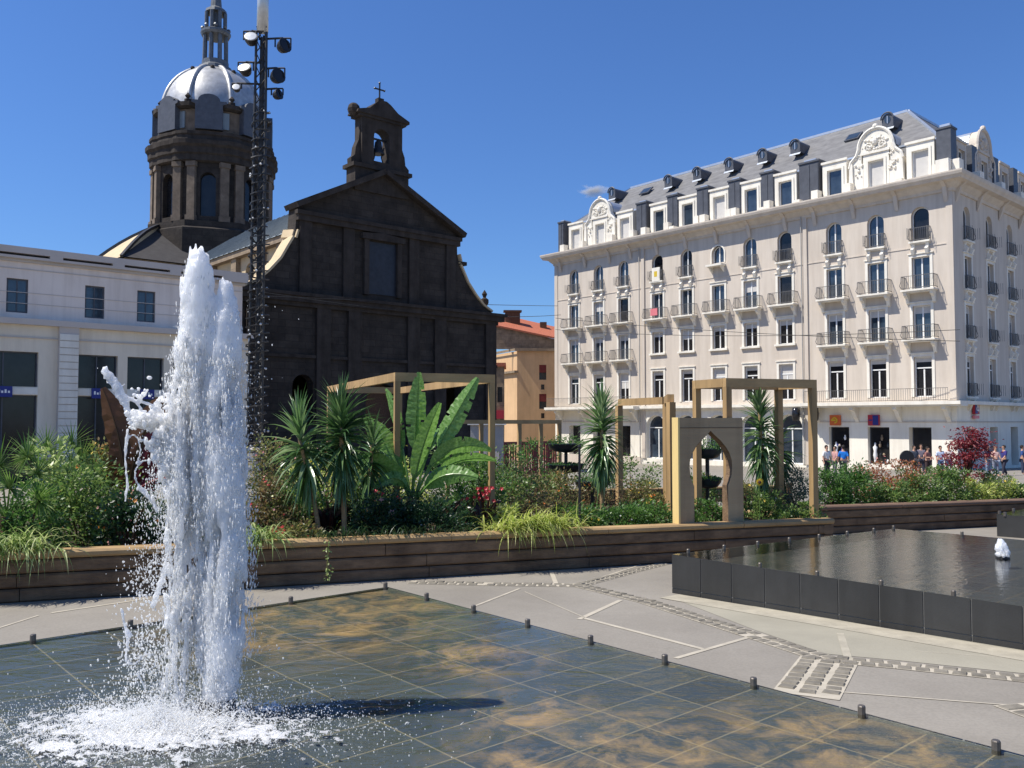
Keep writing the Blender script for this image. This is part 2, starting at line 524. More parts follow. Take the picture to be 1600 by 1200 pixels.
M['paving'] = ground_mat()
M['warm_slab'] = mat('warm_paving_slab', (0.305, 0.28, 0.215), 0.85, 0.12, 1.1, 0.15, 40)
M['cap_dark'] = mat('reddish_timber_capping', (0.17, 0.105, 0.07), 0.8, 0.3, 4, 0.35, 26, stretch=(0.15, 1, 1))
M['joint'] = mat('pale_joint_stone', (0.42, 0.375, 0.295), 0.85, 0.15, 6)
M['cobble'] = mat('dark_cobble', (0.185, 0.165, 0.13), 0.8, 0.35, 7, 0.4, 20)
M['kerb'] = mat('sandy_kerb_stone', (0.36, 0.325, 0.25), 0.85, 0.18, 5, 0.2, 30)


def floor_mat(name, amount, patches=(), light=1.25):
    """slate tiles under a film of water, orange algae in patches and along the joints"""
    m, nt, p = new_mat(name)
    tc = nd(nt, 'ShaderNodeTexCoord')
    br = nd(nt, 'ShaderNodeTexBrick')
    br.offset = 0.0
    br.inputs['Scale'].default_value = 1.0
    br.inputs['Mortar Size'].default_value = 0.006
    br.inputs['Mortar Smooth'].default_value = 0.25
    br.inputs['Brick Width'].default_value = 0.34
    br.inputs['Row Height'].default_value = 0.51
    br.inputs['Color1'].default_value = (0.040 * light, 0.044 * light, 0.046 * light, 1)
    br.inputs['Color2'].default_value = (0.066 * light, 0.070 * light, 0.068 * light, 1)
    br.inputs['Mortar'].default_value = (0.25, 0.20, 0.135, 1)
    nt.links.new(tc.outputs['Object'], br.inputs['Vector'])
    n1 = nd(nt, 'ShaderNodeTexNoise'); n1.inputs['Scale'].default_value = 0.42; n1.inputs['Detail'].default_value = 4
    n2 = nd(nt, 'ShaderNodeTexNoise'); n2.inputs['Scale'].default_value = 3.2; n2.inputs['Detail'].default_value = 9; n2.inputs['Roughness'].default_value = 0.72
    n2.inputs['Distortion'].default_value = 0.6
    for n in (n1, n2): nt.links.new(tc.outputs['Object'], n.inputs['Vector'])
    r1 = nd(nt, 'ShaderNodeValToRGB')
    r1.color_ramp.elements[0].position = 0.50; r1.color_ramp.elements[1].position = 0.66
    nt.links.new(n1.outputs[0], r1.inputs[0])
    r2 = nd(nt, 'ShaderNodeValToRGB')
    r2.color_ramp.elements[0].position = 0.44; r2.color_ramp.elements[1].position = 0.66
    nt.links.new(n2.outputs[0], r2.inputs[0])
    mu = nd(nt, 'ShaderNodeMath', operation='MULTIPLY')
    nt.links.new(r1.outputs[0], mu.inputs[0]); nt.links.new(r2.outputs[0], mu.inputs[1])
    mu2 = nd(nt, 'ShaderNodeMath', operation='MULTIPLY'); mu2.inputs[1].default_value = amount
    nt.links.new(mu.outputs[0], mu2.inputs[0])
    # the algae grows in a few patches only
    last = None
    for (x, y, r) in patches:
        vd = nd(nt, 'ShaderNodeVectorMath', operation='DISTANCE'); vd.inputs[1].default_value = (x, y, 0)
        nt.links.new(tc.outputs['Object'], vd.inputs[0])
        q = nd(nt, 'ShaderNodeMapRange'); q.inputs[1].default_value = r * 0.35; q.inputs[2].default_value = r; q.inputs[3].default_value = 1; q.inputs[4].default_value = 0
        nt.links.new(vd.outputs['Value'], q.inputs[0])
        if last is None: last = q.outputs[0]
        else:
            a = nd(nt, 'ShaderNodeMath', operation='MAXIMUM'); nt.links.new(last, a.inputs[0]); nt.links.new(q.outputs[0], a.inputs[1]); last = a.outputs[0]
    if last is not None: nt.links.new(last, mu.inputs[0])
    mx = nd(nt, 'ShaderNodeMixRGB')
    nt.links.new(mu2.outputs[0], mx.inputs[0]); nt.links.new(br.outputs[0], mx.inputs[1])
    mx.inputs[2].default_value = (0.50, 0.30, 0.13, 1)
    nt.links.new(mx.outputs[0], p.inputs['Base Color'])
    p.inputs['Roughness'].default_value = 0.6
    return m


M['floor2'] = floor_mat('wet_slate_floor_clean', 0.0, light=1.7)


def water_mat(name, rip, scale, tint=(0.86, 0.92, 0.90), centre=None, ior=1.36):
    m, nt, p = new_mat(name)
    nt.nodes.remove(p)
    tc = nd(nt, 'ShaderNodeTexCoord')
    mp = nd(nt, 'ShaderNodeMapping'); mp.inputs['Scale'].default_value = (1.0, 1.9, 1)
    mp.inputs['Rotation'].default_value = (0, 0, rad(20))
    nt.links.new(tc.outputs['Object'], mp.inputs[0])
    n1 = nd(nt, 'ShaderNodeTexNoise'); n1.inputs['Scale'].default_value = scale; n1.inputs['Detail'].default_value = 4; n1.inputs['Roughness'].default_value = 0.55
    n1.inputs['Distortion'].default_value = 0.7
    n2 = nd(nt, 'ShaderNodeTexNoise'); n2.inputs['Scale'].default_value = scale * 4; n2.inputs['Detail'].default_value = 3
    nt.links.new(mp.outputs[0], n1.inputs['Vector']); nt.links.new(mp.outputs[0], n2.inputs['Vector'])
    mul = nd(nt, 'ShaderNodeMath', operation='MULTIPLY_ADD'); mul.inputs[1].default_value = 0.22
    nt.links.new(n2.outputs[0], mul.inputs[0]); nt.links.new(n1.outputs[0], mul.inputs[2])
    h = mul.outputs[0]
    st = None
    if centre is not None:
        vs = nd(nt, 'ShaderNodeVectorMath', operation='DISTANCE')
        vs.inputs[1].default_value = centre
        nt.links.new(tc.outputs['Object'], vs.inputs[0])
        mr = nd(nt, 'ShaderNodeMapRange'); mr.inputs[1].default_value = 0.6; mr.inputs[2].default_value = 5.0
        mr.inputs[3].default_value = rip * 4.0; mr.inputs[4].default_value = rip * 0.42
        nt.links.new(vs.outputs['Value'], mr.inputs[0])
        st = mr.outputs[0]
    b = nd(nt, 'ShaderNodeBump'); b.inputs['Distance'].default_value = 0.05; b.inputs['Strength'].default_value = rip
    if st: nt.links.new(st, b.inputs['Strength'])
    nt.links.new(h, b.inputs['Height'])
    fr = nd(nt, 'ShaderNodeFresnel'); fr.inputs[0].default_value = ior
    nt.links.new(b.outputs[0], fr.inputs['Normal'])
    gl = nd(nt, 'ShaderNodeBsdfGlossy'); gl.inputs['Roughness'].default_value = 0.03
    nt.links.new(b.outputs[0], gl.inputs['Normal'])
    tr = nd(nt, 'ShaderNodeBsdfTransparent'); tr.inputs[0].default_value = (*tint, 1)
    mx = nd(nt, 'ShaderNodeMixShader')
    nt.links.new(fr.outputs[0], mx.inputs[0]); nt.links.new(tr.outputs[0], mx.inputs[1]); nt.links.new(gl.outputs[0], mx.inputs[2])
    nt.links.new(mx.outputs[0], nt.nodes['Material Output'].inputs[0])
    return m


def splash_mat():
    m, nt, p = new_mat('aerated_water')
    p.inputs['Base Color'].default_value = (1.0, 0.99, 0.965, 1)
    p.inputs['Roughness'].default_value = 0.3
    p.inputs['Specular IOR Level'].default_value = 0.6
    p.inputs['Subsurface Weight'].default_value = 1.0
    p.inputs['Subsurface Radius'].default_value = (1, 1, 1)
    p.inputs['Subsurface Scale'].default_value = 0.16
    t = nd(nt, 'ShaderNodeBsdfTranslucent'); t.inputs[0].default_value = (0.97, 0.98, 0.99, 1)
    r = nd(nt, 'ShaderNodeBsdfTransparent'); r.inputs[0].default_value = (0.97, 0.98, 1, 1)
    mx = nd(nt, 'ShaderNodeMixShader'); mx.inputs[0].default_value = 0.2
    nt.links.new(p.outputs[0], mx.inputs[1]); nt.links.new(t.outputs[0], mx.inputs[2])
    tc = nd(nt, 'ShaderNodeTexCoord')
    mp = nd(nt, 'ShaderNodeMapping'); mp.inputs['Scale'].default_value = (1, 1, 0.55)
    nt.links.new(tc.outputs['Object'], mp.inputs[0])
    n1 = nd(nt, 'ShaderNodeTexNoise'); n1.inputs['Scale'].default_value = 60; n1.inputs['Detail'].default_value = 4; n1.inputs['Roughness'].default_value = 0.7
    nt.links.new(mp.outputs[0], n1.inputs['Vector'])
    b = nd(nt, 'ShaderNodeBump'); b.inputs['Strength'].default_value = 0.8; b.inputs['Distance'].default_value = 0.009
    nt.links.new(n1.outputs[0], b.inputs['Height'])
    for q in (p, t): nt.links.new(b.outputs[0], q.inputs['Normal'])
    n2 = nd(nt, 'ShaderNodeTexNoise'); n2.inputs['Scale'].default_value = 24; n2.inputs['Detail'].default_value = 5; n2.inputs['Roughness'].default_value = 0.7
    nt.links.new(mp.outputs[0], n2.inputs['Vector'])
    mr = nd(nt, 'ShaderNodeMapRange'); mr.inputs[1].default_value = 0.48; mr.inputs[2].default_value = 0.64; mr.inputs[3].default_value = 0.0; mr.inputs[4].default_value = 0.12
    nt.links.new(n2.outputs[0], mr.inputs[0])
    m2 = nd(nt, 'ShaderNodeMixShader')
    nt.links.new(mr.outputs[0], m2.inputs[0]); nt.links.new(mx.outputs[0], m2.inputs[1]); nt.links.new(r.outputs[0], m2.inputs[2])
    nt.links.new(m2.outputs[0], nt.nodes['Material Output'].inputs[0])
    return m


M['splash'] = splash_mat()
M['drops'] = mat('white_spray', (0.99, 0.98, 0.955), 0.25, 0.02, 5, spec=0.6)
_p = M['drops'].node_tree.nodes['Principled BSDF']
_nt = M['drops'].node_tree
_t = nd(_nt, 'ShaderNodeBsdfTranslucent'); _t.inputs[0].default_value = (0.98, 0.985, 0.99, 1)
_m = nd(_nt, 'ShaderNodeMixShader'); _m.inputs[0].default_value = 0.5
_nt.links.new(_p.outputs[0], _m.inputs[1]); _nt.links.new(_t.outputs[0], _m.inputs[2]); _r = nd(_nt, 'ShaderNodeBsdfTransparent'); _m2 = nd(_nt, 'ShaderNodeMixShader'); _m2.inputs[0].default_value = 0.32
_nt.links.new(_m.outputs[0], _m2.inputs[1]); _nt.links.new(_r.outputs[0], _m2.inputs[2]); _nt.links.new(_m2.outputs[0], _nt.nodes['Material Output'].inputs[0])

# ================================================================ the ground
def ground():
    b = MB()
    ys = [-3000, -10, 0, 20, 40, 60, 80, 95, 3000]
    xs = [-3000, -60, -20, 0, 20, 60, 3000]
    for y in ys:
        for x in xs: b.v.append((x, y, gz(y)))
    n = len(xs)
    for j in range(len(ys) - 1):
        for i in range(n - 1): b.f.append((j * n + i, j * n + i + 1, (j + 1) * n + i + 1, (j + 1) * n + i))
    b.build('ground', M['paving'], kind='structure')


ground()

# wall with real openings (arched ones too): m maps (along, out, up) to the wall's own space
def wall(b, x0, x1, z0, z1, ops, depth, m, back=False):
    xs = sorted(set([x0, x1] + [v for o in ops for v in (o[0], o[1])]))
    zs = sorted(set([z0, z1] + [v for o in ops for v in (o[2], o[3])]))
    for i in range(len(xs) - 1):
        cx = (xs[i] + xs[i + 1]) / 2
        j = 0
        while j < len(zs) - 1:
            cz = (zs[j] + zs[j + 1]) / 2
            if any(o[0] < cx < o[1] and o[2] < cz < o[3] for o in ops):
                j += 1
                continue
            b.add([m(xs[i], 0, zs[j]), m(xs[i + 1], 0, zs[j]), m(xs[i + 1], 0, zs[j + 1]), m(xs[i], 0, zs[j + 1])], [(0, 1, 2, 3)])
            j += 1
    for o in ops:
        a, c, lo, hi = o[:4]
        arch = o[4] if len(o) > 4 else 0
        top = [(a, hi), (c, hi)]
        if arch:
            mid = (a + c) / 2
            sp = hi - arch
            top = [(mid - (c - a) / 2 * math.cos(t), sp + arch * math.sin(t)) for t in [PI * k / 12 for k in range(13)]]
            L = [(a, hi)] + top[:7]
            Rr = [(c, hi)] + top[12:5:-1]
            b.add([m(p, 0, q) for p, q in L], [tuple(range(len(L)))])
            b.add([m(p, 0, q) for p, q in Rr], [tuple(range(len(Rr)))])
        out = [(a, lo)] + top + [(c, lo)]
        n = len(out)
        vs = [m(p, 0, q) for p, q in out] + [m(p, -depth, q) for p, q in out]
        b.add(vs, [(i, (i + 1) % n, (i + 1) % n + n, i + n) for i in range(n)])
    return b


def arch_out(w, h, arch, k=12):
    if not arch: return [(-w / 2, 0), (-w / 2, h), (w / 2, h), (w / 2, 0)]
    return [(-w / 2, 0)] + [(-w / 2 * math.cos(PI * i / k), h - arch + arch * math.sin(PI * i / k)) for i in range(k + 1)] + [(w / 2, 0)]


def window_kit(w, h, arch=0, glass='glass', frame='frame_white', surround=None, depth=0.3, transom=None, mull=True, blind=0, sill=None, top=0.22, side=0.2):
    """returns a function placing window > pane, surround under a building; origin is the middle of the opening's foot"""
    f = MB()
    t = 0.07
    y0, y1 = -depth, -depth + 0.07
    o = arch_out(w, h, arch)
    i = arch_out(w - 2 * t, h - 2 * t, max(0, arch - t) if arch else 0)
    i = [(x, z + t) for x, z in i]
    n = len(o)
    f.add([(x, y1, z) for x, z in o] + [(x, y1, z) for x, z in i] + [(x, y0 + 0.02, z) for x, z in i],
          [(k, (k + 1) % n, (k + 1) % n + n, k + n) for k in range(n)] + [(k + n, (k + 1) % n + n, (k + 1) % n + 2 * n, k + 2 * n) for k in range(n)])
    if mull: f.box(-0.05, y0 + 0.01, t, 0.05, y1 + 0.02, h - t - (0 if not transom else h - transom))
    if transom: f.box(-w / 2 + t, y0 + 0.01, transom, w / 2 - t, y1 + 0.015, transom + 0.09)
    g = MB()
    g.add([(x, y0 + 0.03, z) for x, z in i], [tuple(range(n))])
    bl = None
    if blind:
        bl = MB().box(-w / 2 + t, y0 + 0.032, h - blind, w / 2 - t, y0 + 0.055, h - t)
    s = None
    if surround:
        s = MB()
        # moulded white band proud of the wall, mitred round the opening
        if arch:
            oo = [(-w / 2 - side, -0.0)] + [(-(w / 2 + side) * math.cos(PI * q / 12), h - arch + (arch + side) * math.sin(PI * q / 12)) for q in range(13)] + [(w / 2 + side, 0)]
        else:
            oo = [(-w / 2 - side, 0), (-w / 2 - side, h + top), (w / 2 + side, h + top), (w / 2 + side, 0)]
        m = len(oo)
        yo = 0.05
        vs = [(x, yo, z) for x, z in oo] + [(x, yo, z) for x, z in o] + [(x, 0.0, z) for x, z in oo] + [(x, 0, z) for x, z in o]
        fs = []
        for k in range(m - 1):
            fs += [(k, k + 1, k + 1 + m, k + m), (k, k + 2 * m, k + 1 + 2 * m, k + 1), (k + m, k + 1 + m, k + 1 + 3 * m, k + 3 * m)]
        s.add(vs, fs)
        if not arch: s.box(-w / 2 - side - 0.06, 0.0, h + top, w / 2 + side + 0.06, 0.12, h + top + 0.08)
        if sill: s.box(-w / 2 - side - 0.1, -0.02, -0.16, w / 2 + side + 0.1, 0.2, 0)
    cache = {}

    def place(parent, loc, rotz=0.0):
        if 'f' not in cache:
            a = f.build('window', M[frame], parent)
            cache['f'] = a
            kid(a, g.build('pane', M[glass], a))
            if bl: kid(a, bl.build('blind', M['shade_cloth'], a))
            if s: kid(a, s.build('surround', M['white_stone'], a))
        else:
            a = dup(cache['f'], parent)
        a.location = loc
        a.rotation_euler = (0, 0, rotz)
        return a
    return place


# ================================================================ the hotel
HC = Vector((31.1083, 60, -1.68))
HX = Vector((-0.666, 0.746, 0)).normalized()
H_ROT = math.atan2(HX.y, HX.x)
HY = Vector((-HX.y, HX.x, 0))


def hp(px, py, y=0.0):
    r = ray(px, py)
    o = Vector((0, 0, CAMZ))
    n = HY
    t = ((HC + HY * y) - o).dot(n) / r.dot(n)
    d = o + r * t - HC
    return d.dot(HX), d.z


def hotel():
    H = thing('grand_apartment_building', 'large cream grand building with slate mansard roof and iron balconies across the square', 'building', HC, H_ROT)
    Lf = 39.9
    D = 24.0
    cols = [37.13, 33.75, 30.48, 26.31, 23.0, 19.6, 16.4, 13.15, 8.87, 5.54, 2.25]
    left, mid, right = cols[:3], cols[3:8], cols[8:]
    fm = lambda a, o, z: (a, o, z)
    sm = lambda a, o, z: (-o, -a, z)
    w = 1.28
    ops = []
    put = []

    def add(c, lo, hi, arch, kit, ww=w):
        ops.append((c - ww / 2, c + ww / 2, lo, hi, arch) if arch else (c - ww / 2, c + ww / 2, lo, hi))
        put.append((kit, c, lo))
    K_arch = window_kit(1.28, 2.5, 0.64, surround=None, depth=0.35)
    K_arch_d = window_kit(1.28, 2.5, 0.64, 'glass_dark', surround=None, depth=0.35, mull=False)
    K_arch_s = window_kit(1.28, 1.5, 0.64, surround='w', depth=0.35, side=0.12)
    K_tall = window_kit(w, 2.4, surround='w', depth=0.3)
    K_tall2 = window_kit(w, 2.45, surround='w', depth=0.3, blind=0.55)
    K_tall_o = window_kit(w, 2.4, glass='glass_dark', surround='w', depth=0.3, mull=False)
    K_tall_b = window_kit(w, 2.4, surround='w', depth=0.3, blind=0.95)
    K_first_b = window_kit(w, 2.9, glass='glass_dark', surround='w', depth=0.3, transom=2.05, blind=1.5)
    K_mid = window_kit(w, 2.0, surround='w', depth=0.3, blind=0.45, glass='glass_dark', sill=True)
    K_mid2 = window_kit(w, 2.0, surround='w', depth=0.3, blind=0.9, glass='glass_dark', sill=True)
    K_first = window_kit(w, 2.9, glass='glass_dark', surround='w', depth=0.3, transom=2.05, blind=0.38)
    for i, c in enumerate(cols):
        if i == 5: add(c, 17.3, 18.95, 0.64, K_arch_s)
        else: add(c, 16.5, 19.0, 0.64, K_arch_d if i in (3, 7, 10) else K_arch)
        add(c, 12.95, 15.35, 0, K_tall_o if i in (2, 7) else (K_tall_b if i in (1, 6) else K_tall))
        if c in mid: add(c, 9.75, 11.75, 0, K_mid2 if i == 4 else K_mid)
        else: add(c, 9.35, 11.8, 0, K_tall2)
        add(c, 5.2, 8.1, 0, K_first_b if i in (2, 5, 7) else K_first)
    # ground floor: shops at the right, arcade in the middle, dark doors at the left
    K_shop = window_kit(1.65, 2.75, glass='glass_dark', frame='slate_dark', depth=0.45, mull=False)
    K_door = window_kit(1.6, 3.0, glass='glass_dark', frame='slate_dark', depth=0.7, mull=False)
    K_arcade = window_kit(2.3, 4.0, 1.15, glass='glass', frame='frame_white', surround='w', depth=0.5, side=0.22, transom=2.8)
    add(8.7, 0.25, 3.0, 0, K_shop, 1.65)
    add(5.6, 0.25, 3.0, 0, K_shop, 1.65)
    add(2.55, 0.0, 3.0, 0, K_door, 1.6)
    for c in (12.9, 16.35, 19.8, 23.2, 26.6): add(c, 0.0, 4.0, 1.15, K_arcade, 2.3)
    for c in (30.5, 33.75, 37.1): add(c, 0.0, 3.0, 0, K_door, 1.6)
    up = MB(); lo = MB()
    wall(up, 0, Lf, 4.85, 20.3, [o for o in ops if o[2] > 4.5], 0.4, fm)
    wall(lo, 0, Lf, -1.5, 4.85, [o for o in ops if o[2] < 4.5], 0.75, fm)
    # side wall
    scol = [2.55, 6.9, 11.2, 15.4, 19.6]
    sops = []
    sput = []
    for i, c in enumerate(scol):
        for z0, z1, a, kit in ((16.5, 19.0, 0.64, K_arch_d if i % 2 else K_arch), (12.95, 15.35, 0, K_tall), (9.35, 11.8, 0, K_tall2), (5.2, 8.1, 0, K_first)):
            sops.append((c - w / 2, c + w / 2, z0, z1, a) if a else (c - w / 2, c + w / 2, z0, z1))
            sput.append((kit, c, z0))
        sops.append((c - 0.8, c + 0.8, 0, 3.0)); sput.append((K_door, c, 0.0))
    wall(up, 0, D, 4.85, 20.3, [o for o in sops if o[2] > 4.5], 0.4, sm)
    wall(lo, 0, D, -1.5, 4.85, [o for o in sops if o[2] < 4.5], 0.75, sm)
    up.box(0.06, -D, -1.5, 0.5, -D + 0.3, 20.3)
    up.add([(Lf, 0, -1.5), (Lf, -D, -1.5), (Lf, -D, 20.3), (Lf, 0, 20.3)], [(0, 1, 2, 3)])
    up.add([(Lf, -D, -1.5), (0, -D, -1.5), (0, -D, 20.3), (Lf, -D, 20.3)], [(0, 1, 2, 3)])
    up.build('wall', M['render'], H)
    lo.build('ground_floor_wall', M['cream_stone'], H)
    for kit, c, z in put: kit(H, (c, 0, z))
    for kit, c, z in sput: kit(H, (0, -c, z), PI / 2)
    # no rooms behind the glass: the panes are opaque and coloured dark
    # horizontal joints on the shop fronts, pilaster strips, drain pipes, quoins
    q = MB()
    for x0, x1 in ((0.02, 11.0), (28.4, Lf)):
        q.box(x0, 0, 3.35, x1, 0.06, 3.45)
        q.box(x0, 0, -1.0, x1, 0.09, 0.1) if x0 > 20 else None
    q.box(-0.06, -D, 3.35, 0, -0.03, 3.45)
    for x in (11.3, 28.0):
        q.box(x - 0.18, 0, 0, x + 0.18, 0.12, 20.0)
    for x in (-0.02, Lf - 0.4): q.box(x, 0.0, 4.95, x + 0.45, 0.05, 20.0)
    q.box(-0.05, -0.45, 4.95, 0.0, -0.0, 20.0)
    q.box(0, 0, 16.02, Lf, 0.04, 16.1)
    q.build('string_course', M['render'], H)
    for x in (11.55, 28.35): MB().tube([(x, 0.2, 0), (x, 0.2, 19.9)], 0.05, 8).build('drain_pipe', M['concrete'], H)
    # ledge over the ground floor with scroll brackets
    g = MB()
    for a, b_, o in ((-0.75, 11.2, 1.35), (11.2, 28.2, 0.5), (28.2, Lf + 0.3, 1.35)):
        g.box(a, 0, 4.62, b_, o, 4.86)
        g.box(a, 0, 4.5, b_, o - 0.18, 4.62)
    g.box(-0.75, -D, 4.62, 0, 0, 4.86)
    g.build('ledge', M['white_stone'], H)
    bp = [(0, 4.5), (1.05, 4.5), (1.07, 4.3), (0.7, 4.15), (0.4, 3.75), (0.16, 3.55), (0, 3.3)]
    for x in (0.5, 3.95, 7.2, 10.4, 28.8, 32.1, 35.5, 38.9):
        br = MB().prism(bp, -0.14, 0.14)
        br.tf(Matrix.Translation((x, 0, 0)) @ Matrix.Rotation(PI / 2, 4, 'Z'))
        br.build('ledge_bracket', M['white_stone'], H)
    # main cornice: frieze, soffit with modillions, projecting gutter
    cst = MB()
    prof = [(0, 19.75), (0.12, 19.75), (0.16, 19.95), (0.42, 20.2), (0.5, 20.32), (0.92, 20.38), (0.98, 20.5), (1.08, 20.62), (1.14, 20.8), (1.14, 20.9), (-0.5, 20.95)]
    n = len(prof)
    vs = []
    for (o, z) in prof: vs.append((Lf + max(o, 0), o, z))
    for (o, z) in prof: vs.append((-o, o, z))
    for (o, z) in prof: vs.append((-o, -D, z))
    cst.add(vs, [(k * n + i, k * n + i + 1, (k + 1) * n + i + 1, (k + 1) * n + i) for k in range(2) for i in range(n - 1)] + [tuple(range(n))])
    cst.build('cornice', M['render'], H, label='wide projecting stone cornice')
    for x in (0.4, 3.9, 7.2, 10.4, 13, 16.4, 19.7, 23, 26.3, 29.5, 32.2, 35.5, 39):
        MB().prism([(0.05, 19.0), (0.25, 19.5), (0.4, 20.05), (0.85, 20.36), (0.05, 20.36)], -0.14, 0.14, lambda a, d, z, x=x: (x + d, a, z)).build('cornice_bracket', M['render'], H)
    for x in (0.6, 4.6, 9, 13.4, 17.5):
        MB().prism([(0.05, 19.0), (0.25, 19.5), (0.4, 20.05), (0.85, 20.36), (0.05, 20.36)], -0.14, 0.14, lambda a, d, z, x=x: (-a, -x + d, z)).build('cornice_bracket', M['render'], H)
    # balconies
    def balcony(c, z, wd=2.35, dp=0.8, first=[None], rot=0.0, loc=None):
        if (wd, dp) not in BAL:
            s = MB()
            s.box(-wd / 2, 0, -0.13, wd / 2, dp, 0)
            s.box(-wd / 2 + 0.1, 0, -0.22, wd / 2 - 0.1, dp - 0.12, -0.13)
            for x in (-wd / 2 + 0.25, wd / 2 - 0.25):
                s.prism([(0, -0.22), (dp - 0.15, -0.22), (dp - 0.2, -0.4), (0.3, -0.6), (0.15, -0.95), (0, -1.0)], x - 0.11, x + 0.11, lambda a, d, b: (d, a, b))
            a = s.build('balcony', M['white_stone'], H)
            r = MB()
            zz = 0.95
            y = dp - 0.06
            xa = wd / 2 - 0.05
            for h in (0.08, zz):
                r.box(-xa, y - 0.02, h, xa, y + 0.02, h + 0.04)
                for sg in (-1, 1): r.box(sg * xa - 0.02, 0, h, sg * xa + 0.02, y - 0.02, h + 0.04)
            nx = int(2 * xa / 0.13)
            for i in range(nx + 1):
                x = -xa + 2 * xa * i / nx
                r.box(x - 0.010, y - 0.010, 0.12, x + 0.010, y + 0.010, zz)
            for sg in (-1, 1):
                for i in range(5): r.box(sg * xa - 0.010, 0.05 + i * 0.14, 0.12, sg * xa + 0.010, 0.07 + i * 0.14, zz)
            # scroll belly on the end panels
            for sg in (-1, 1):
                r.tube([(sg * xa, y, 0.1), (sg * (xa + 0.08), y + 0.10, 0.3), (sg * xa, y + 0.03, 0.6), (sg * xa, y, zz)], 0.022, 5)
            kid(a, r.build('railing', M['iron'], a))
            BAL[(wd, dp)] = a
        else:
            a = dup(BAL[(wd, dp)], H)
        a.location = loc or (c, 0, z)
        a.rotation_euler = (0, 0, rot)
    BAL = {}
    for c in left + right:
        balcony(c, 12.95); balcony(c, 9.35)
    for c in mid: balcony(c, 12.95)
    for c in cols:
        if c != cols[5]: balcony(c, 16.5, 1.5, 0.28)
    for c in scol:
        for z in (12.95, 9.35, 16.5, 5.2): balcony(0, 0, 1.5, 0.28, rot=PI / 2, loc=(0, -c, z))
    # long railings on the ledge
    for a, b_ in ((0.1, 10.9), (28.6, Lf)):
        r = MB()
        for h in (4.92, 5.75): r.box(a, 1.22, h, b_, 1.25, h + 0.035)
        k = int((b_ - a) / 0.16)
        for i in range(k + 1):
            x = a + (b_ - a) * i / k
            r.box(x - 0.009, 1.225, 4.9, x + 0.009, 1.245, 5.76)
        r.build('ledge_railing', M['iron'], H)
    # attic storey: slate mansard, white dormer windows, slate chimney shafts
    s = MB()
    zb, zt, zr = 20.93, 24.1, 28.5
    a0 = 0.55; a1 = 1.15; rs = 6.2
    rect = lambda i, z: [(i, -i, z), (Lf - i, -i, z), (Lf - i, -D + i, z), (i, -D + i, z)]
    q0, q1, q2 = rect(a0, zb), rect(a1, zt), [(rs - 0.6, -rs, zr), (Lf - 5.2, -rs, zr - 0.35), (Lf - 5.2, -D + rs, zr - 0.35), (rs - 0.6, -D + rs, zr)]
    for A, B in ((q0, q1), (q1, q2)):
        s.add(A + B, [(i, (i + 1) % 4, (i + 1) % 4 + 4, i + 4) for i in range(4)])
    s.add(q2, [(0, 1, 2, 3)])
    s.build('roof', M['slate'], H)
    z_ = MB()
    for i in range(4):
        z_.beam(q2[i], q2[(i + 1) % 4], 0.28, 0.2)
        z_.beam(q1[i], q2[i], 0.22, 0.14)
        z_.beam(q1[i], q1[(i + 1) % 4], 0.16, 0.14)
    z_.build('ridge_flashing', M['zinc'], H)
    K_att = window_kit(1.2, 2.2, glass='glass', depth=0.25, mull=False)
    K_att2 = window_kit(1.2, 2.2, glass='shade_cloth', depth=0.25, mull=False)

    def attic(c, kit, ped=False, side=False):
        mm = (lambda a, o, z: (c + a, -0.28 + o, z)) if not side else (lambda a, o, z: (0.28 - o, -c + a, z))
        d = MB()
        hw = 1.0
        wall(d, -hw, hw, 20.93, 23.85, [(-0.6, 0.6, 21.05, 23.25)], 0.3, mm)
        # cheeks and lid running back into the roof
        for sg in (-1, 1):
            d.add([mm(sg * hw, 0, 20.93), mm(sg * hw, -2.2, 20.93), mm(sg * hw, -2.2, 23.85), mm(sg * hw, 0, 23.85)], [(0, 1, 2, 3)])
        d.add([mm(-hw, 0, 23.85), mm(hw, 0, 23.85), mm(hw, -2.4, 23.85), mm(-hw, -2.4, 23.85)], [(0, 1, 2, 3)])
        kk = len(d.v)
        for bx in ((-hw - 0.08, -0.02, 23.82, hw + 0.08, 0.10, 24.0), (-0.78, -0.01, 23.25, 0.78, 0.06, 23.4), (-0.78, -0.01, 21.0, -0.6, 0.06, 23.25), (0.6, -0.01, 21.0, 0.78, 0.06, 23.25)):
            d.box(*bx)
        if side:
            for i in range(kk, len(d.v)):
                a, o, z = d.v[i]; d.v[i] = (0.28 - o, -c + a, z)
        else:
            for i in range(kk, len(d.v)):
                a, o, z = d.v[i]; d.v[i] = (c + a, -0.28 + o, z)
        if ped:
            # curved carved pediment
            k = 20
            W2 = 2.05
            pts = [(-W2, 23.0)] + [(-W2 + 0.12, 23.4), (-1.55, 23.75)]
            pts += [(-1.25 * math.cos(PI * i / k), 24.3 + 1.35 * math.sin(PI * i / k)) for i in range(k + 1)]
            pts += [(1.55, 23.75), (W2 - 0.12, 23.4), (W2, 23.0)]
            pts += [(1.12, 23.0), (1.12, 23.86), (-1.12, 23.86), (-1.12, 23.0)]
            d.prism(pts, 0.02, -0.6, mm)
            for sg in (-1, 1):
                d.prism([(sg * 1.02, 20.95), (sg * W2, 20.95), (sg * W2, 23.0), (sg * 1.02, 23.0)], 0.0, -0.6, mm)
                # pilasters
                d.prism([(sg * 1.75, 20.95), (sg * 2.12, 20.95), (sg * 2.05, 23.3), (sg * 1.8, 23.3)], 0.14, -0.2, mm)
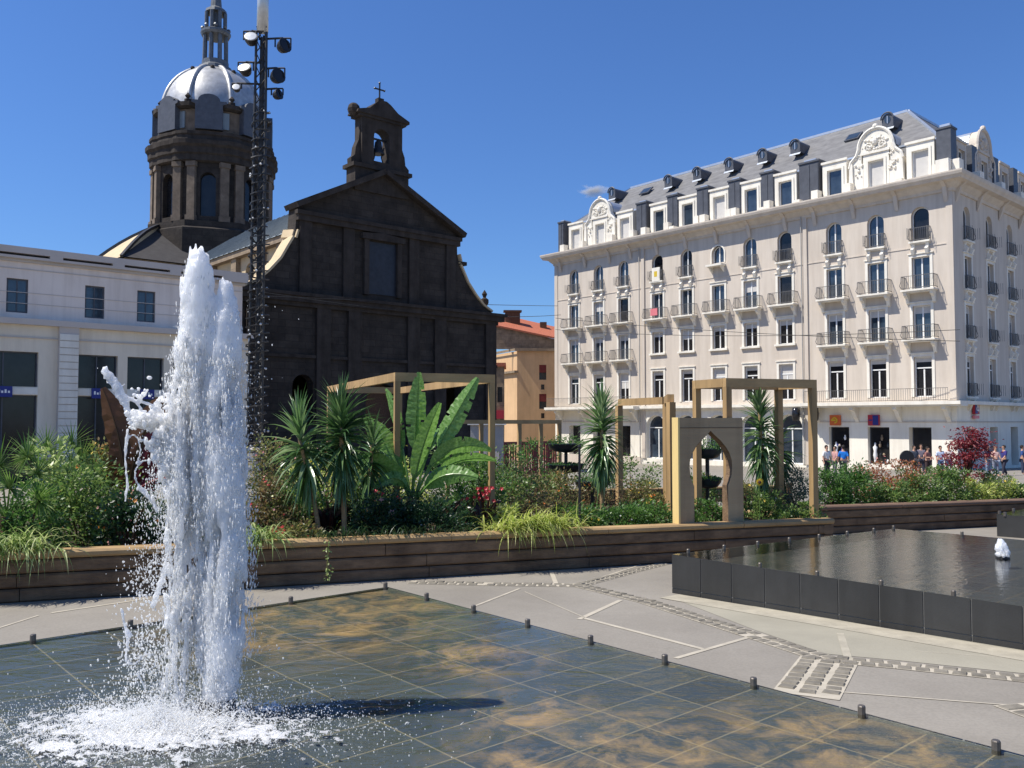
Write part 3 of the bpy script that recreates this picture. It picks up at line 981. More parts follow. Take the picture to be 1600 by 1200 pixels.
            rim = [mm(x, 0.05, z) for x, z in [(-W2, 23.0), (-W2 + 0.12, 23.45), (-1.5, 23.85)] + [(-1.33 * math.cos(PI * i / k), 24.3 + 1.42 * math.sin(PI * i / k)) for i in range(k + 1)] + [(1.5, 23.85), (W2 - 0.12, 23.45), (W2, 23.0)]]
            d.tube(rim, 0.13, 6)
            rr = random.Random(5)
            for i in range(95):
                u = rr.uniform(-1, 1)
                if i < 60:
                    an = rr.uniform(0.1, PI - 0.1); ra = rr.uniform(0.1, 1.1)
                    x, z = ra * math.cos(an), 24.05 + 1.15 * ra * math.sin(an)
                else:
                    x = rr.choice((-1, 1)) * rr.uniform(1.0, 1.65); z = rr.uniform(22.2, 23.9)
                d.ball(mm(x, 0.03, z), rr.uniform(0.05, 0.13), 6, 4)
            for sg in (-1, 1):
                sp = [mm(sg * (0.5 + 0.33 * (1 - t / 14) * math.cos(t * 0.8)), 0.06, 24.35 + 0.33 * (1 - t / 14) * math.sin(t * 0.8)) for t in range(12)]
                d.tube(sp, 0.06, 5)
            d.ball(mm(0, 0.08, 24.7), 0.3, 8, 6, (0.8, 0.8, 1.2))
            d.ball(mm(0, 0.0, 25.85), 0.22, 8, 6)
        o = d.build('dormer', M['render' if side else 'white_stone'], H, label='carved curved pediment dormer' if ped else None)  # side dormers take the darker render, so their shade is in the colour
        if ped:
            # rounded metal roof behind the pediment
            rf = MB()
            arc = [(-1.3 * math.cos(PI * i / 12), 24.3 + 1.38 * math.sin(PI * i / 12)) for i in range(13)]
            vs = [mm(x, -0.6, z) for x, z in arc] + [mm(x, -4.6, z) for x, z in arc]
            rf.add(vs, [(i, i + 1, i + 14, i + 13) for i in range(12)])
            rf.build('pediment_roof', M['zinc'], H)
        kit(H, (c, -0.28, 21.05) if not side else (0.28, -c, 21.05), PI / 2 if side else 0)

    acols = cols[:]
    for i, c in enumerate(acols):
        attic(c, K_att2 if i in (0, 1, 2, 5, 9, 10) else K_att, ped=(i in (1, 9)))
    for i, c in enumerate(scol): attic(c, K_att, ped=(i == 1), side=True)
    for c in (28.35, 24.65, 21.3, 18.0, 14.8, 11.0, 39.2):
        wd = 0.62 if c != 11.0 else 0.85
        if c == 39.2: wd = 0.4
        b = MB()
        b.box(c - wd, -2.2, 21.0, c + wd, -0.2, 24.25)
        b.box(c - wd - 0.06, -2.25, 24.25, c + wd + 0.06, -0.12, 24.4)
        b.box(c - wd + 0.05, -0.2, 21.2, c - wd + 0.15, -0.16, 24.1)
        b.box(c - 0.05, -0.2, 21.2, c + 0.05, -0.16, 24.1)
        o = b.build('slate_shaft', M['slate_dark'], H)
        MB().box(c - wd * 0.6, -1.5, 24.4, c + wd * 0.6, -0.4, 24.58).build('shaft_cap', M['zinc'], o)
    for c in (4.75, 9.1, 13.4, 17.5):
        MB().box(0.15, -c - 0.5, 21.0, 2.2, -c + 0.5, 24.0).build('slate_shaft', M['slate_dark'], H)
    b = MB().box(0.0, -1.0, 21.0, 1.0, 0.0, 24.3)
    b.box(-0.06, -1.06, 24.3, 1.06, 0.06, 24.44)
    o = b.build('slate_shaft', M['slate_dark'], H)
    MB().box(0.15, -0.75, 24.44, 0.85, -0.25, 24.7).build('shaft_cap', M['zinc'], o)
    # parapet blocks along the attic
    pb = MB()
    rr = random.Random(3)
    for i in range(len(acols)):
        for dx in (-1.35, 1.35):
            x = acols[i] + dx
            if i in (1, 9) : continue
            pb.box(x - 0.28, -0.25, 20.93, x + 0.28, 0.42, 21.75 if rr.random() < 0.65 else 21.3)
    for c in scol:
        MB().box(-0.42, -c - 2.4, 20.93, 0.25, -c - 1.6, 21.9).build('parapet_block', M['white_stone'], H)
    pb.box(0, -0.2, 20.93, 0.9, 0.5, 22.0); pb.box(-0.5, -0.9, 20.93, 0.0, -0.1, 22.0)
    pb.box(-0.1, -0.22, 20.92, Lf, 0.10, 21.12)
    pb.build('parapet', M['white_stone'], H)
    # bull's-eye dormers and skylights on the slates
    for px, py in ((962, 300), (1050, 281), (1095, 269), (1145, 255), (1197, 241), (1248, 227), (1392, 186)):
        c, z = hp(px, py, -3.6)
        z -= 0.25
        S_ = 0.72
        b = MB()
        k = 12
        arc = [(x * S_, q * S_) for x, q in [(-0.62, -0.75), (-0.62, 0.1)] + [(-0.62 * math.cos(PI * i / k), 0.15 + 0.62 * math.sin(PI * i / k)) for i in range(k + 1)] + [(0.62, 0.1), (0.62, -0.75)]]
        b.prism(arc, -3.0, -5.4, lambda a, d, q, c=c, z=z: (c + a, d, z + q))
        rim = [(c + x * 1.08, -2.92, z + q * 1.05 + 0.03) for x, q in arc[1:-1]]
        b.tube(rim, 0.07, 5)
        o = b.build('round_dormer', M['slate_dark'], H)
        gl = MB()
        gl.add([(c + 0.25 * math.cos(t), -2.98, z + 0.05 + 0.30 * math.sin(t)) for t in [2 * PI * i / 14 for i in range(14)]], [tuple(range(14))])
        gl.build('pane', M['glass'], o)
        fr = MB(); fr.box(c - 0.03, -2.975, z - 0.25, c + 0.03, -2.95, z + 0.35)
        fr.add([(c - 0.5, -2.85, z - 0.75), (c + 0.5, -2.85, z - 0.75), (c + 0.5, -3.02, z - 0.55), (c - 0.5, -3.02, z - 0.55)], [(0, 1, 2, 3)])
        fr.build('apron', M['zinc'], o)
    sl = (zr - zt) / (rs - a1)
    for px, py in ((1003, 297), (1326, 211)):
        c, z = hp(px, py, -3.4)
        yy = -a1 - (z - zt) / sl
        b = MB()
        ang = math.atan(sl)
        Mx = Matrix.Translation((c, yy, z)) @ Matrix.Rotation(-ang, 4, 'X')
        b.obox(Mx, -0.6, -0.55, 0.0, 0.6, 0.55, 0.12)
        o = b.build('skylight', M['slate_dark'], H)
        MB().obox(Mx, -0.48, -0.43, 0.12, 0.48, 0.43, 0.14).build('pane', M['glass'], o)
    # lettering boxes over the shops, awning lamp, side sign
    def logo(c, z, back, mark, side=False):
        mm = (lambda a, o, q: (c + a, o, z + q)) if not side else (lambda a, o, q: (-o, -c - a, z + q))
        b = MB(); b.prism([(-0.42, -0.4), (0.42, -0.4), (0.42, 0.4), (-0.42, 0.4)], 0.08, 0.26, mm)
        o = b.build('shop_sign', M[back], H)
        n = MB()
        if mark == 'yellow_sign':
            n.tube([mm(0.2 * math.cos(t * 0.6), 0.275, 0.2 * math.sin(t * 0.6)) for t in range(9)], 0.05, 5)
            n.prism([(-0.1, -0.06), (0.3, -0.06), (0.3, 0.06), (-0.1, 0.06)], 0.262, 0.28, mm)
        elif mark == 'blue_sign':
            n.prism([(-0.38, -0.36), (0.05, -0.36), (0.05, 0.36), (-0.38, 0.36)], 0.262, 0.28, mm)
            n.prism([(0.1, -0.05), (0.35, -0.05), (0.35, 0.05), (0.1, 0.05)], 0.262, 0.28, mm)
        n.build('sign_mark', M[mark], o)
        if side:
            n = MB(); n.prism([(-0.42, -0.72), (0.42, -0.72), (0.42, -0.5), (-0.42, -0.5)], 0.08, 0.24, mm)
            n.build('sign_bar', M['pink_sign'], o)
            n = MB(); n.prism([(0.1, -0.2), (0.3, -0.2), (0.1, 0.25), (0.2, 0.25)], 0.285, 0.29, mm)
            n.tube([mm(-0.02 + 0.14 * math.cos(t), 0.29, 0.14 * math.sin(t)) for t in [0.8 + i * 0.45 for i in range(11)]], 0.035, 5)
            n.build('sign_letter', M['white_sign'], o)
    logo(8.9, 3.52, 'orange_sign', 'yellow_sign')
    logo(5.85, 3.52, 'red_sign', 'blue_sign')
    logo(3.0, 4.35, 'red_sign', 'blue_sign', side=True)
    # projecting lantern signs either side of the arcade end
    for c in (10.3, 11.9):
        b = MB(); b.lathe([(0.05, -0.55), (0.28, -0.5), (0.34, 0), (0.28, 0.5), (0.05, 0.55)], 12, (c, 0.75, 4.0)); b.beam((c, 0.05, 4.0), (c, 0.5, 4.0), 0.06)
        b.build('wall_lantern', M['glass_dark'], H, smooth=True)
    # goods on show inside the two shop windows
    rr = random.Random(17)
    for c, cols_ in ((8.7, ('blue_sign', 'white_sign', 'block_roof')), (5.6, ('white_sign', 'bowl', 'tan_stone'))):
        for i in range(9):
            x = c + rr.uniform(-0.68, 0.5); z = rr.choice((0.35, 0.35, 0.9, 1.5, 2.0)); hh = rr.uniform(0.15, 0.5)
            MB().lathe([(0.07, z), (0.10, z + hh * 0.4), (0.05, z + hh * 0.8), (0.06, z + hh)], 8, (x, -0.30, 0)).build('shop_display', M[cols_[i % 3]], H)
        MB().lathe([(0.05, 0.3), (0.16, 0.9), (0.11, 1.2), (0.17, 1.5), (0.05, 1.62), (0.08, 1.75), (0.03, 1.85)], 10, (c + 0.4, -0.3, 0)).build('shop_dummy', M['white_sign'], H, smooth=True)
    # air-conditioning box on the sixth column, yellow notice on the fourth
    b = MB(); b.box(19.6 - 0.8, 0.02, 16.95, 19.6 + 0.8, 0.75, 17.12)
    for x in (-0.6, 0.6): b.prism([(0, 16.95), (0.65, 16.95), (0, 16.45)], 19.6 + x - 0.07, 19.6 + x + 0.07, lambda a, d, q: (d, a, q))
    b.build('window_shelf', M['white_stone'], H)
    MB().box(26.31 - 0.5, 0.22, 16.45, 26.31 + 0.42, 0.3, 17.75).build('hanging_banner', M['white_stone'], H)
    MB().box(26.31 - 0.2, 0.302, 16.9, 26.31 + 0.15, 0.31, 17.4).build('banner_mark', M['yellow_sign'], H)
    MB().box(26.31 - 0.6, 0.78, 13.2, 26.31 + 0.2, 0.83, 13.85).build('hanging_towel', M['pink_sign'], H)
    return H


hotel()

# ================================================================ the church
CX = Vector((0.753, 0.659, 0)).normalized()
C_ROT = math.atan2(CX.y, CX.x)


def church():
    ZB = 1.4
    C = thing('church', 'dark volcanic stone church with gabled front, bellcote and silver ribbed dome', 'church', (-15.6, 49.35, -ZB), C_ROT)

    def B(b, name, m, parent=None, smooth=False, label=None):
        b.tf(Matrix.Translation((0, 0, ZB)))
        return b.build(name, M[m], parent or C, smooth, label=label)
    xz = lambda a, d, z: (a, d, z)
    fr = MB()
    wall(fr, 0, 19.2, -2, 9.3, [(8.3, 10.9, -2, 4.2, 1.3), (3.2, 4.6, 1.5, 4.6, 0.7), (14.6, 16.0, 1.5, 4.6, 0.7)], 0.8, lambda a, o, z: (a, -o, z))
    fr.add([(0, 0, -2), (0, 1.2, -2), (0, 1.2, 9.3), (0, 0, 9.3)], [(0, 1, 2, 3)])
    fr.add([(19.2, 0, -2), (19.2, 1.2, -2), (19.2, 1.2, 9.3), (19.2, 0, 9.3)], [(0, 1, 2, 3)])
    fr.add([(0, 0, 9.3), (0, 1.2, 9.3), (19.2, 1.2, 9.3), (19.2, 0, 9.3)], [(0, 1, 2, 3)])
    scr = [(15.75, 13.4), (15.9, 12.9), (16.25, 12.3), (16.7, 11.5), (17.4, 10.7), (18.1, 10.05), (18.9, 9.65)]
    scl = [(19.1 - x, z) for x, z in scr][::-1]
    up = [(0.4, 9.3), (0.4, 9.6)] + scl + [(3.45, 14.9), (9.5, 18.0), (15.7, 14.9)] + scr + [(18.9, 9.3)]
    fr.prism(up, 0.15, 1.2, xz)
    B(fr, 'front_wall', 'basalt')
    t = MB()
    for z0, z1, o in ((8.7, 8.95, 0.25), (8.95, 9.3, 0.45), (9.3, 9.5, 0.6), (5.6, 5.8, 0.15)):
        t.box(-o if o > 0.3 else 0, -o, z0, 19.2 + (o if o > 0.3 else 0), -0.0, z1)
    for x in (0.2, 4.7, 6.9, 11.4, 13.6, 18.1):
        t.box(x, -0.22, -2, x + 0.95, -0.003, 8.7)
    for x in (3.6, 6.6, 11.6, 14.7):
        t.box(x, -0.02, 9.5, x + 0.8, 0.147, 14.0)
    t.box(3.4, -0.15, 14.0, 15.8, 0.147, 14.35)
    t.box(3.3, -0.25, 14.35, 15.9, 0.147, 14.6)
    t.beam((3.2, 0.4, 14.85), (9.5, 0.4, 18.05), 1.7, 0.34)
    t.beam((16.1, 0.4, 14.78), (9.5, 0.4, 18.05), 1.7, 0.34)
    # window niche with its surround
    for b in ((8.1, -0.1, 9.9, 8.45, 0.147, 13.5), (10.6, -0.1, 9.9, 10.95, 0.147, 13.5), (7.9, -0.2, 13.5, 11.15, 0.147, 13.85)): t.box(*b)
    t.prism([(7.9, 13.85), (11.15, 13.85), (9.52, 14.0)], -0.2, 0.147, xz)
    for x in (16.15,): t.box(x - 0.25, 0, 12.75, x + 0.35, 1.2, 13.0)
    B(t, 'front_trim', 'basalt_trim')
    B(MB().box(8.45, 0.1, 10.0, 10.6, 0.147, 13.4), 'window', 'dark_opening')
    B(MB().box(8.3, 0.75, -2, 10.9, 0.8, 4.2), 'door', 'bark_dark')
    # scroll copings, their sunlit edge put into a pale colour
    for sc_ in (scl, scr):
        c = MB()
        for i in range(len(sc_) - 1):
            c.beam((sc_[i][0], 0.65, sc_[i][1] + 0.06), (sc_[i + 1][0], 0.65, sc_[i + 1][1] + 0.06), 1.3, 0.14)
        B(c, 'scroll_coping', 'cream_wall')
    f = MB().lathe([(0.3, 9.5), (0.3, 9.9), (0.12, 10.0), (0.3, 10.35), (0.3, 10.6), (0.1, 10.75), (0.2, 11.0), (0.02, 11.3)], 10, (18.6, 0.6, 0))
    f.box(18.2, 0.2, 9.3, 19.0, 1.0, 9.55)
    B(f, 'finial', 'basalt_trim')
    # bellcote
    b = MB()
    wall(b, 7.95, 11.05, 18.35, 21.5, [(8.85, 10.05, 18.75, 20.95, 0.6)], 0.9, lambda a, o, z: (a, 0.1 - o, z))
    wall(b, 7.95, 11.05, 18.35, 21.5, [(8.85, 10.05, 18.75, 20.95, 0.6)], 0.0, lambda a, o, z: (a, 1.0 - o, z))
    for x in (7.95, 11.05): b.add([(x, 0.1, 18.35), (x, 1, 18.35), (x, 1, 21.5), (x, 0.1, 21.5)], [(0, 1, 2, 3)])
    b.prism([(7.4, 16.6), (7.4, 18.1), (11.5, 18.1), (11.5, 16.6)], 0.0, 1.1, xz)
    b.box(7.2, -0.15, 18.1, 11.7, 1.25, 18.35)
    for sg, x in ((-1, 7.95), (1, 11.05)):
        b.prism([(x, 18.35), (x + sg * 0.65, 18.35), (x + sg * 0.68, 18.7), (x + sg * 0.4, 18.95), (x + sg * 0.33, 19.5), (x + sg * 0.12, 20.0), (x, 21.2)], 0.3, 0.8, xz)
    b.box(7.7, 0.0, 21.5, 11.3, 1.1, 21.68)
    b.prism([(7.5, 21.68), (7.55, 21.85), (8.4, 22.1), (9.0, 22.65), (9.3, 22.8), (9.7, 22.8), (10.0, 22.65), (10.6, 22.2), (11.5, 21.85), (11.5, 21.68)], -0.1, 1.2, xz)
    b.ball((7.55, 0.5, 21.95), 0.42, 8, 6)
    b.box(9.28, 0.3, 22.8, 9.72, 0.7, 23.1)
    bc = B(b, 'bellcote', 'basalt_trim')
    bl = MB().lathe([(0.1, 20.3), (0.22, 20.2), (0.27, 19.8), (0.42, 19.45), (0.42, 19.38)], 12, (9.45, 0.55, 0))
    bl.box(8.85, 0.5, 20.3, 10.05, 0.6, 20.42)
    bl.tube([(9.05, 0.55, 18.8), (9.2, 0.55, 19.3), (9.0, 0.55, 19.9)], 0.05, 4)
    bl.tube([(9.85, 0.55, 18.8), (9.7, 0.55, 19.2), (9.9, 0.55, 19.9)], 0.05, 4)
    B(bl, 'bell', 'black_metal', bc)
    cr = MB(); cr.box(9.46, 0.46, 23.1, 9.54, 0.54, 24.15); cr.box(9.15, 0.46, 23.7, 9.85, 0.54, 23.78)
    for p in ((9.5, 0.5, 24.18), (9.13, 0.5, 23.74), (9.87, 0.5, 23.74)): cr.ball(p, 0.08)
    B(cr, 'cross', 'black_metal', bc)
    w = MB(); w.tube([(11.6, 0.6, 17.2), (11.9, 0.6, 17.9)], 0.02, 3)
    # nave body and aisle
    n = MB()
    nx0, nx1, nl = 3.7, 15.3, 24
    wall(n, 1.2, nl, 8.5, 13.3, [(a, a + 1.3, 10.0, 12.4, 0.65) for a in (2.7, 6.7, 10.7, 14.7, 18.7)], 0.5, lambda a, o, z: (nx0 - o, a, z))
    n.box(nx1 - 0.3, 1.2, 8.5, nx1, nl, 13.3)
    n.add([(0.3, 1.2, -2), (0.3, 22, -2), (0.3, 22, 8.6), (0.3, 1.2, 8.6)], [(0, 1, 2, 3)])
    n.add([(18.9, 1.2, -2), (18.9, 22, -2), (18.9, 22, 8.6), (18.9, 1.2, 8.6)], [(0, 1, 2, 3)])
    B(n, 'nave_wall', 'cream_wall')
    for a in (1.9, 4.8, 8.8, 12.8, 16.8, 20.8): B(MB().box(nx0 - 0.35, a, 8.8, nx0, a + 0.8, 12.88), 'buttress', 'tan_stone')
    B(MB().box(nx0 - 0.5, 1.2, 12.9, nx0 - 0.02, nl, 13.3), 'nave_cornice', 'tan_stone')
    for a in (2.7, 6.7, 10.7, 14.7, 18.7): B(MB().box(nx0 + 0.4, a, 10, nx0 + 0.45, a + 1.3, 12.4), 'nave_window', 'glass_dark')
    r = MB()
    r.add([(nx0 - 0.6, 1.2, 13.3), (9.5, 1.2, 17.75), (nx1 + 0.5, 1.2, 13.3), (nx0 - 0.6, nl, 13.3), (9.5, nl, 17.75), (nx1 + 0.5, nl, 13.3)], [(0, 1, 4, 3), (1, 2, 5, 4), (0, 2, 1)])
    # standing seams
    for i in range(26):
        y = 1.4 + i * 0.9
        r.beam((nx0 - 0.6, y, 13.33), (9.5, y, 17.78), 0.06, 0.06)
    B(r, 'nave_roof', 'nave_roof')
    r = MB()
    r.add([(0.0, 1.2, 8.6), (nx0, 1.2, 9.9), (nx0, 22, 9.9), (0.0, 22, 8.6)], [(0, 1, 2, 3)])
    r.add([(19.2, 1.2, 8.6), (nx1, 1.2, 9.9), (nx1, 22, 9.9), (19.2, 22, 8.6)], [(0, 1, 2, 3)])
    B(r, 'aisle_roof', 'roof_dark')
    cs = MB()
    for i in range(7): cs.ball((9.5, 1.8 + i * 0.55, 18.0), 0.26, 6, 4)
    B(cs, 'ridge_cresting', 'basalt_trim')
    # transept with hipped roof, concave metal end painted pale as if sunlit
    tr = MB()
    tr.box(-0.1, 21.2, -2, 19.1, 33, 14.3)
    B(tr, 'transept_wall', 'tan_stone')
    tr = MB()
    e = [(-0.5, 20.8, 14.3), (19.6, 20.8, 14.3), (19.6, 33.4, 14.3), (-0.5, 33.4, 14.3)]
    tr.add(e + [(4.9, 27, 18.7), (14.2, 27, 18.7)], [(0, 1, 5, 4), (2, 3, 4, 5), (1, 2, 5)])
    B(tr, 'transept_roof', 'roof_dark')
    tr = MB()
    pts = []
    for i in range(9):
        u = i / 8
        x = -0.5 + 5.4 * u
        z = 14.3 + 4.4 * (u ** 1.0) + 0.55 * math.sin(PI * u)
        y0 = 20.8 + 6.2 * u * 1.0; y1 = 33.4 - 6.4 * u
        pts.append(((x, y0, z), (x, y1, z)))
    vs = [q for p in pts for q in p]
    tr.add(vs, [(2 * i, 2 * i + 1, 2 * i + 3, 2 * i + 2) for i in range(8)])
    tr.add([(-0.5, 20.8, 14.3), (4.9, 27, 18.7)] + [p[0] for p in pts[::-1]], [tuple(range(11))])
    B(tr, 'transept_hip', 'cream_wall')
    tb = MB()
    for i in range(8): tb.beam(pts[i][0], pts[i + 1][0], 0.22, 0.22); tb.beam(pts[i][1], pts[i + 1][1], 0.35, 0.35)
    tb.ball((-0.6, 33.4, 14.6), 0.55, 6, 4); tb.box(-1.4, 32.6, 14.2, -0.2, 34, 14.7)
    B(tb, 'hip_edging', 'black_metal')
    # crossing base, drum, tiers, dome, lantern
    cx, cy = 9.0, 27.0
    d = MB()
    d.lathe([(6.0, 15.0), (6.0, 17.7), (5.6, 17.9), (5.6, 18.4), (0.1, 18.4)], 8, (cx, cy, 0))
    B(d, 'crossing_base', 'basalt')
    d = MB(); nf = 16; Rr = 4.75
    for k in range(nf):
        a = 2 * PI * (k + 0.5) / nf + 0.12
        u = Vector((-math.sin(a), math.cos(a), 0)); o_ = Vector((math.cos(a), math.sin(a), 0))
        hw = Rr * math.tan(PI / nf)
        mm = lambda x, o, z, u=u, o_=o_: tuple(Vector((cx, cy, z)) + o_ * (Rr + o) + u * x)
        win = k % 2 == 0
        wall(d, -hw, hw, 18.4, 23.6, [(-0.62, 0.62, 18.9, 22.6, 0.62)] if win else [], 0.5, mm)
        if win:
            B(MB().add([mm(-0.62, -0.45, 18.9), mm(0.62, -0.45, 18.9), mm(0.62, -0.45, 22.6), mm(-0.62, -0.45, 22.6)], [(0, 1, 2, 3)]), 'drum_window', 'glass_dark')
        else:
            for x in (-0.62, 0.62):
                pil = MB()
                pil.prism([(x - 0.34, 18.4), (x + 0.34, 18.4), (x + 0.34, 23.3), (x - 0.34, 23.3)], 0.0, 0.34, lambda a_, d_, z_, mm=mm: mm(a_, d_, z_))
                pil.prism([(x - 0.42, 23.0), (x + 0.42, 23.0), (x + 0.42, 23.4), (x - 0.42, 23.4)], 0.0, 0.44, lambda a_, d_, z_, mm=mm: mm(a_, d_, z_))
                pil.prism([(x - 0.42, 18.4), (x + 0.42, 18.4), (x + 0.42, 18.9), (x - 0.42, 18.9)], 0.0, 0.44, lambda a_, d_, z_, mm=mm: mm(a_, d_, z_))
                B(pil, 'drum_pilaster', 'old_stone')
    B(d, 'drum', 'basalt')
    md8 = lambda a, z: 0.945 + (0.035 if math.cos(8 * (a - 0.12 - PI / 16) + PI) > 0.2 else 0)
    e = MB().lathe([(5.2, 23.4), (5.45, 23.5), (5.45, 24.0), (5.6, 24.1), (5.6, 24.6), (5.8, 24.8), (5.82, 25.15), (5.45, 25.25), (5.4, 25.6), (5.5, 25.7), (5.5, 25.95), (4.9, 26.0)], 64, (cx, cy, 0), mod=md8)
    B(e, 'entablature', 'basalt_trim')
    e = MB().lathe([(4.6, 25.9), (4.6, 28.2), (4.2, 28.3)], 48, (cx, cy, 0))
    B(e, 'attic_tier', 'old_stone')
    for k in range(16):
        a = 2 * PI * k / 16 + 0.12
        u = Vector((-math.sin(a), math.cos(a), 0)); o_ = Vector((math.cos(a), math.sin(a), 0))
        mm = lambda x, o, z, u=u, o_=o_: tuple(Vector((cx, cy, z)) + o_ * (4.6 + o) + u * x)
        if k % 2: B(MB().prism([(-0.7, 26.4), (0.7, 26.4), (0.7, 27.8), (-0.7, 27.8)], -0.1, 0.05, lambda a_, d_, z_, mm=mm: mm(a_, d_, z_)), 'tier_panel', 'nave_roof')
    e = MB().lathe([(4.9, 28.0), (5.2, 28.15), (5.2, 28.5), (4.6, 28.6)], 64, (cx, cy, 0), mod=md8)
    B(e, 'tier_cornice', 'basalt_trim')
    for k in range(8):
        e = MB()
        a = 2 * PI * k / 8 + 0.12 + PI / 16
        u = Vector((-math.sin(a), math.cos(a), 0)); o_ = Vector((math.cos(a), math.sin(a), 0))
        mm = lambda x, o, z, u=u, o_=o_: tuple(Vector((cx, cy, z)) + o_ * (4.15 + o) + u * x)
        arc = [(-1.1, 26.2), (-1.1, 28.3), (-1.4, 28.4), (-1.4, 28.6)] + [(-0.9 * math.cos(PI * i / 8), 28.6 + 0.6 * math.sin(PI * i / 8)) for i in range(9)] + [(1.4, 28.6), (1.4, 28.4), (1.1, 28.3), (1.1, 26.2)]
        e.prism(arc, -0.6, 0.85, mm)
        a2 = a + PI / 8
        B(e, 'lucarne', 'slate_dark')
        B(MB().lathe([(0.3, 28.5), (0.3, 28.8), (0.1, 28.9), (0.25, 29.1), (0.02, 29.4)], 8, (cx + 4.6 * math.cos(a2), cy + 4.6 * math.sin(a2), 0)), 'urn', 'basalt_trim')
    tmax = math.acos(0.95 / 4.45)
    prof = [(4.45 * math.cos(t), 28.3 + 4.95 * math.sin(t)) for t in [i * tmax / 14 for i in range(15)]]
    dm = MB().lathe(prof + [(0.9, 33.2)], 48, (cx, cy, 0))
    B(dm, 'dome', 'lead', smooth=True)
    for k in range(8):
        rb = MB()
        a = 2 * PI * k / 8 + 0.12 + PI / 16 + PI / 8
        rb.tube([(cx + (r + 0.03) * math.cos(a), cy + (r + 0.03) * math.sin(a), z) for r, z in prof], 0.2, 6)
        B(rb, 'dome_rib', 'lead', smooth=True)
        a = 2 * PI * k / 8 + 0.12 + PI / 16
        B(MB().ball((cx + 2.4 * math.cos(a), cy + 2.4 * math.sin(a), 32.5), 0.22, 6, 4), 'dome_knob', 'basalt_trim')
    ln = MB().lathe([(1.5, 33.0), (1.45, 33.3), (1.15, 33.5), (1.15, 33.9)], 16, (cx, cy, 0))
    for k in range(8):
        a = 2 * PI * k / 8
        ln.tube([(cx + 0.98 * math.cos(a), cy + 0.98 * math.sin(a), 33.8), (cx + 0.95 * math.cos(a), cy + 0.95 * math.sin(a), 36.2)], 0.19, 6)
    ln.lathe([(1.2, 36.2), (1.3, 36.4), (1.3, 36.6), (0.95, 36.8)], 16, (cx, cy, 0))
    for k in range(8):
        a = 2 * PI * k / 8
        ln.tube([(cx + 0.85 * math.cos(a), cy + 0.85 * math.sin(a), 36.7), (cx + 0.85 * math.cos(a), cy + 0.85 * math.sin(a), 38.3)], 0.17, 6)
        ln.ball((cx + 1.1 * math.cos(a + 0.4), cy + 1.1 * math.sin(a + 0.4), 36.9), 0.2, 6, 4)
    ln.lathe([(0.5, 36.8), (0.5, 38.3), (0.95, 38.35), (0.9, 38.6), (0.5, 38.9), (0.42, 39.8), (0.52, 39.9), (0.42, 40.2), (0.3, 42.0), (0.03, 44)], 12, (cx, cy, 0))
    B(ln, 'lantern', 'lantern_metal')


church()


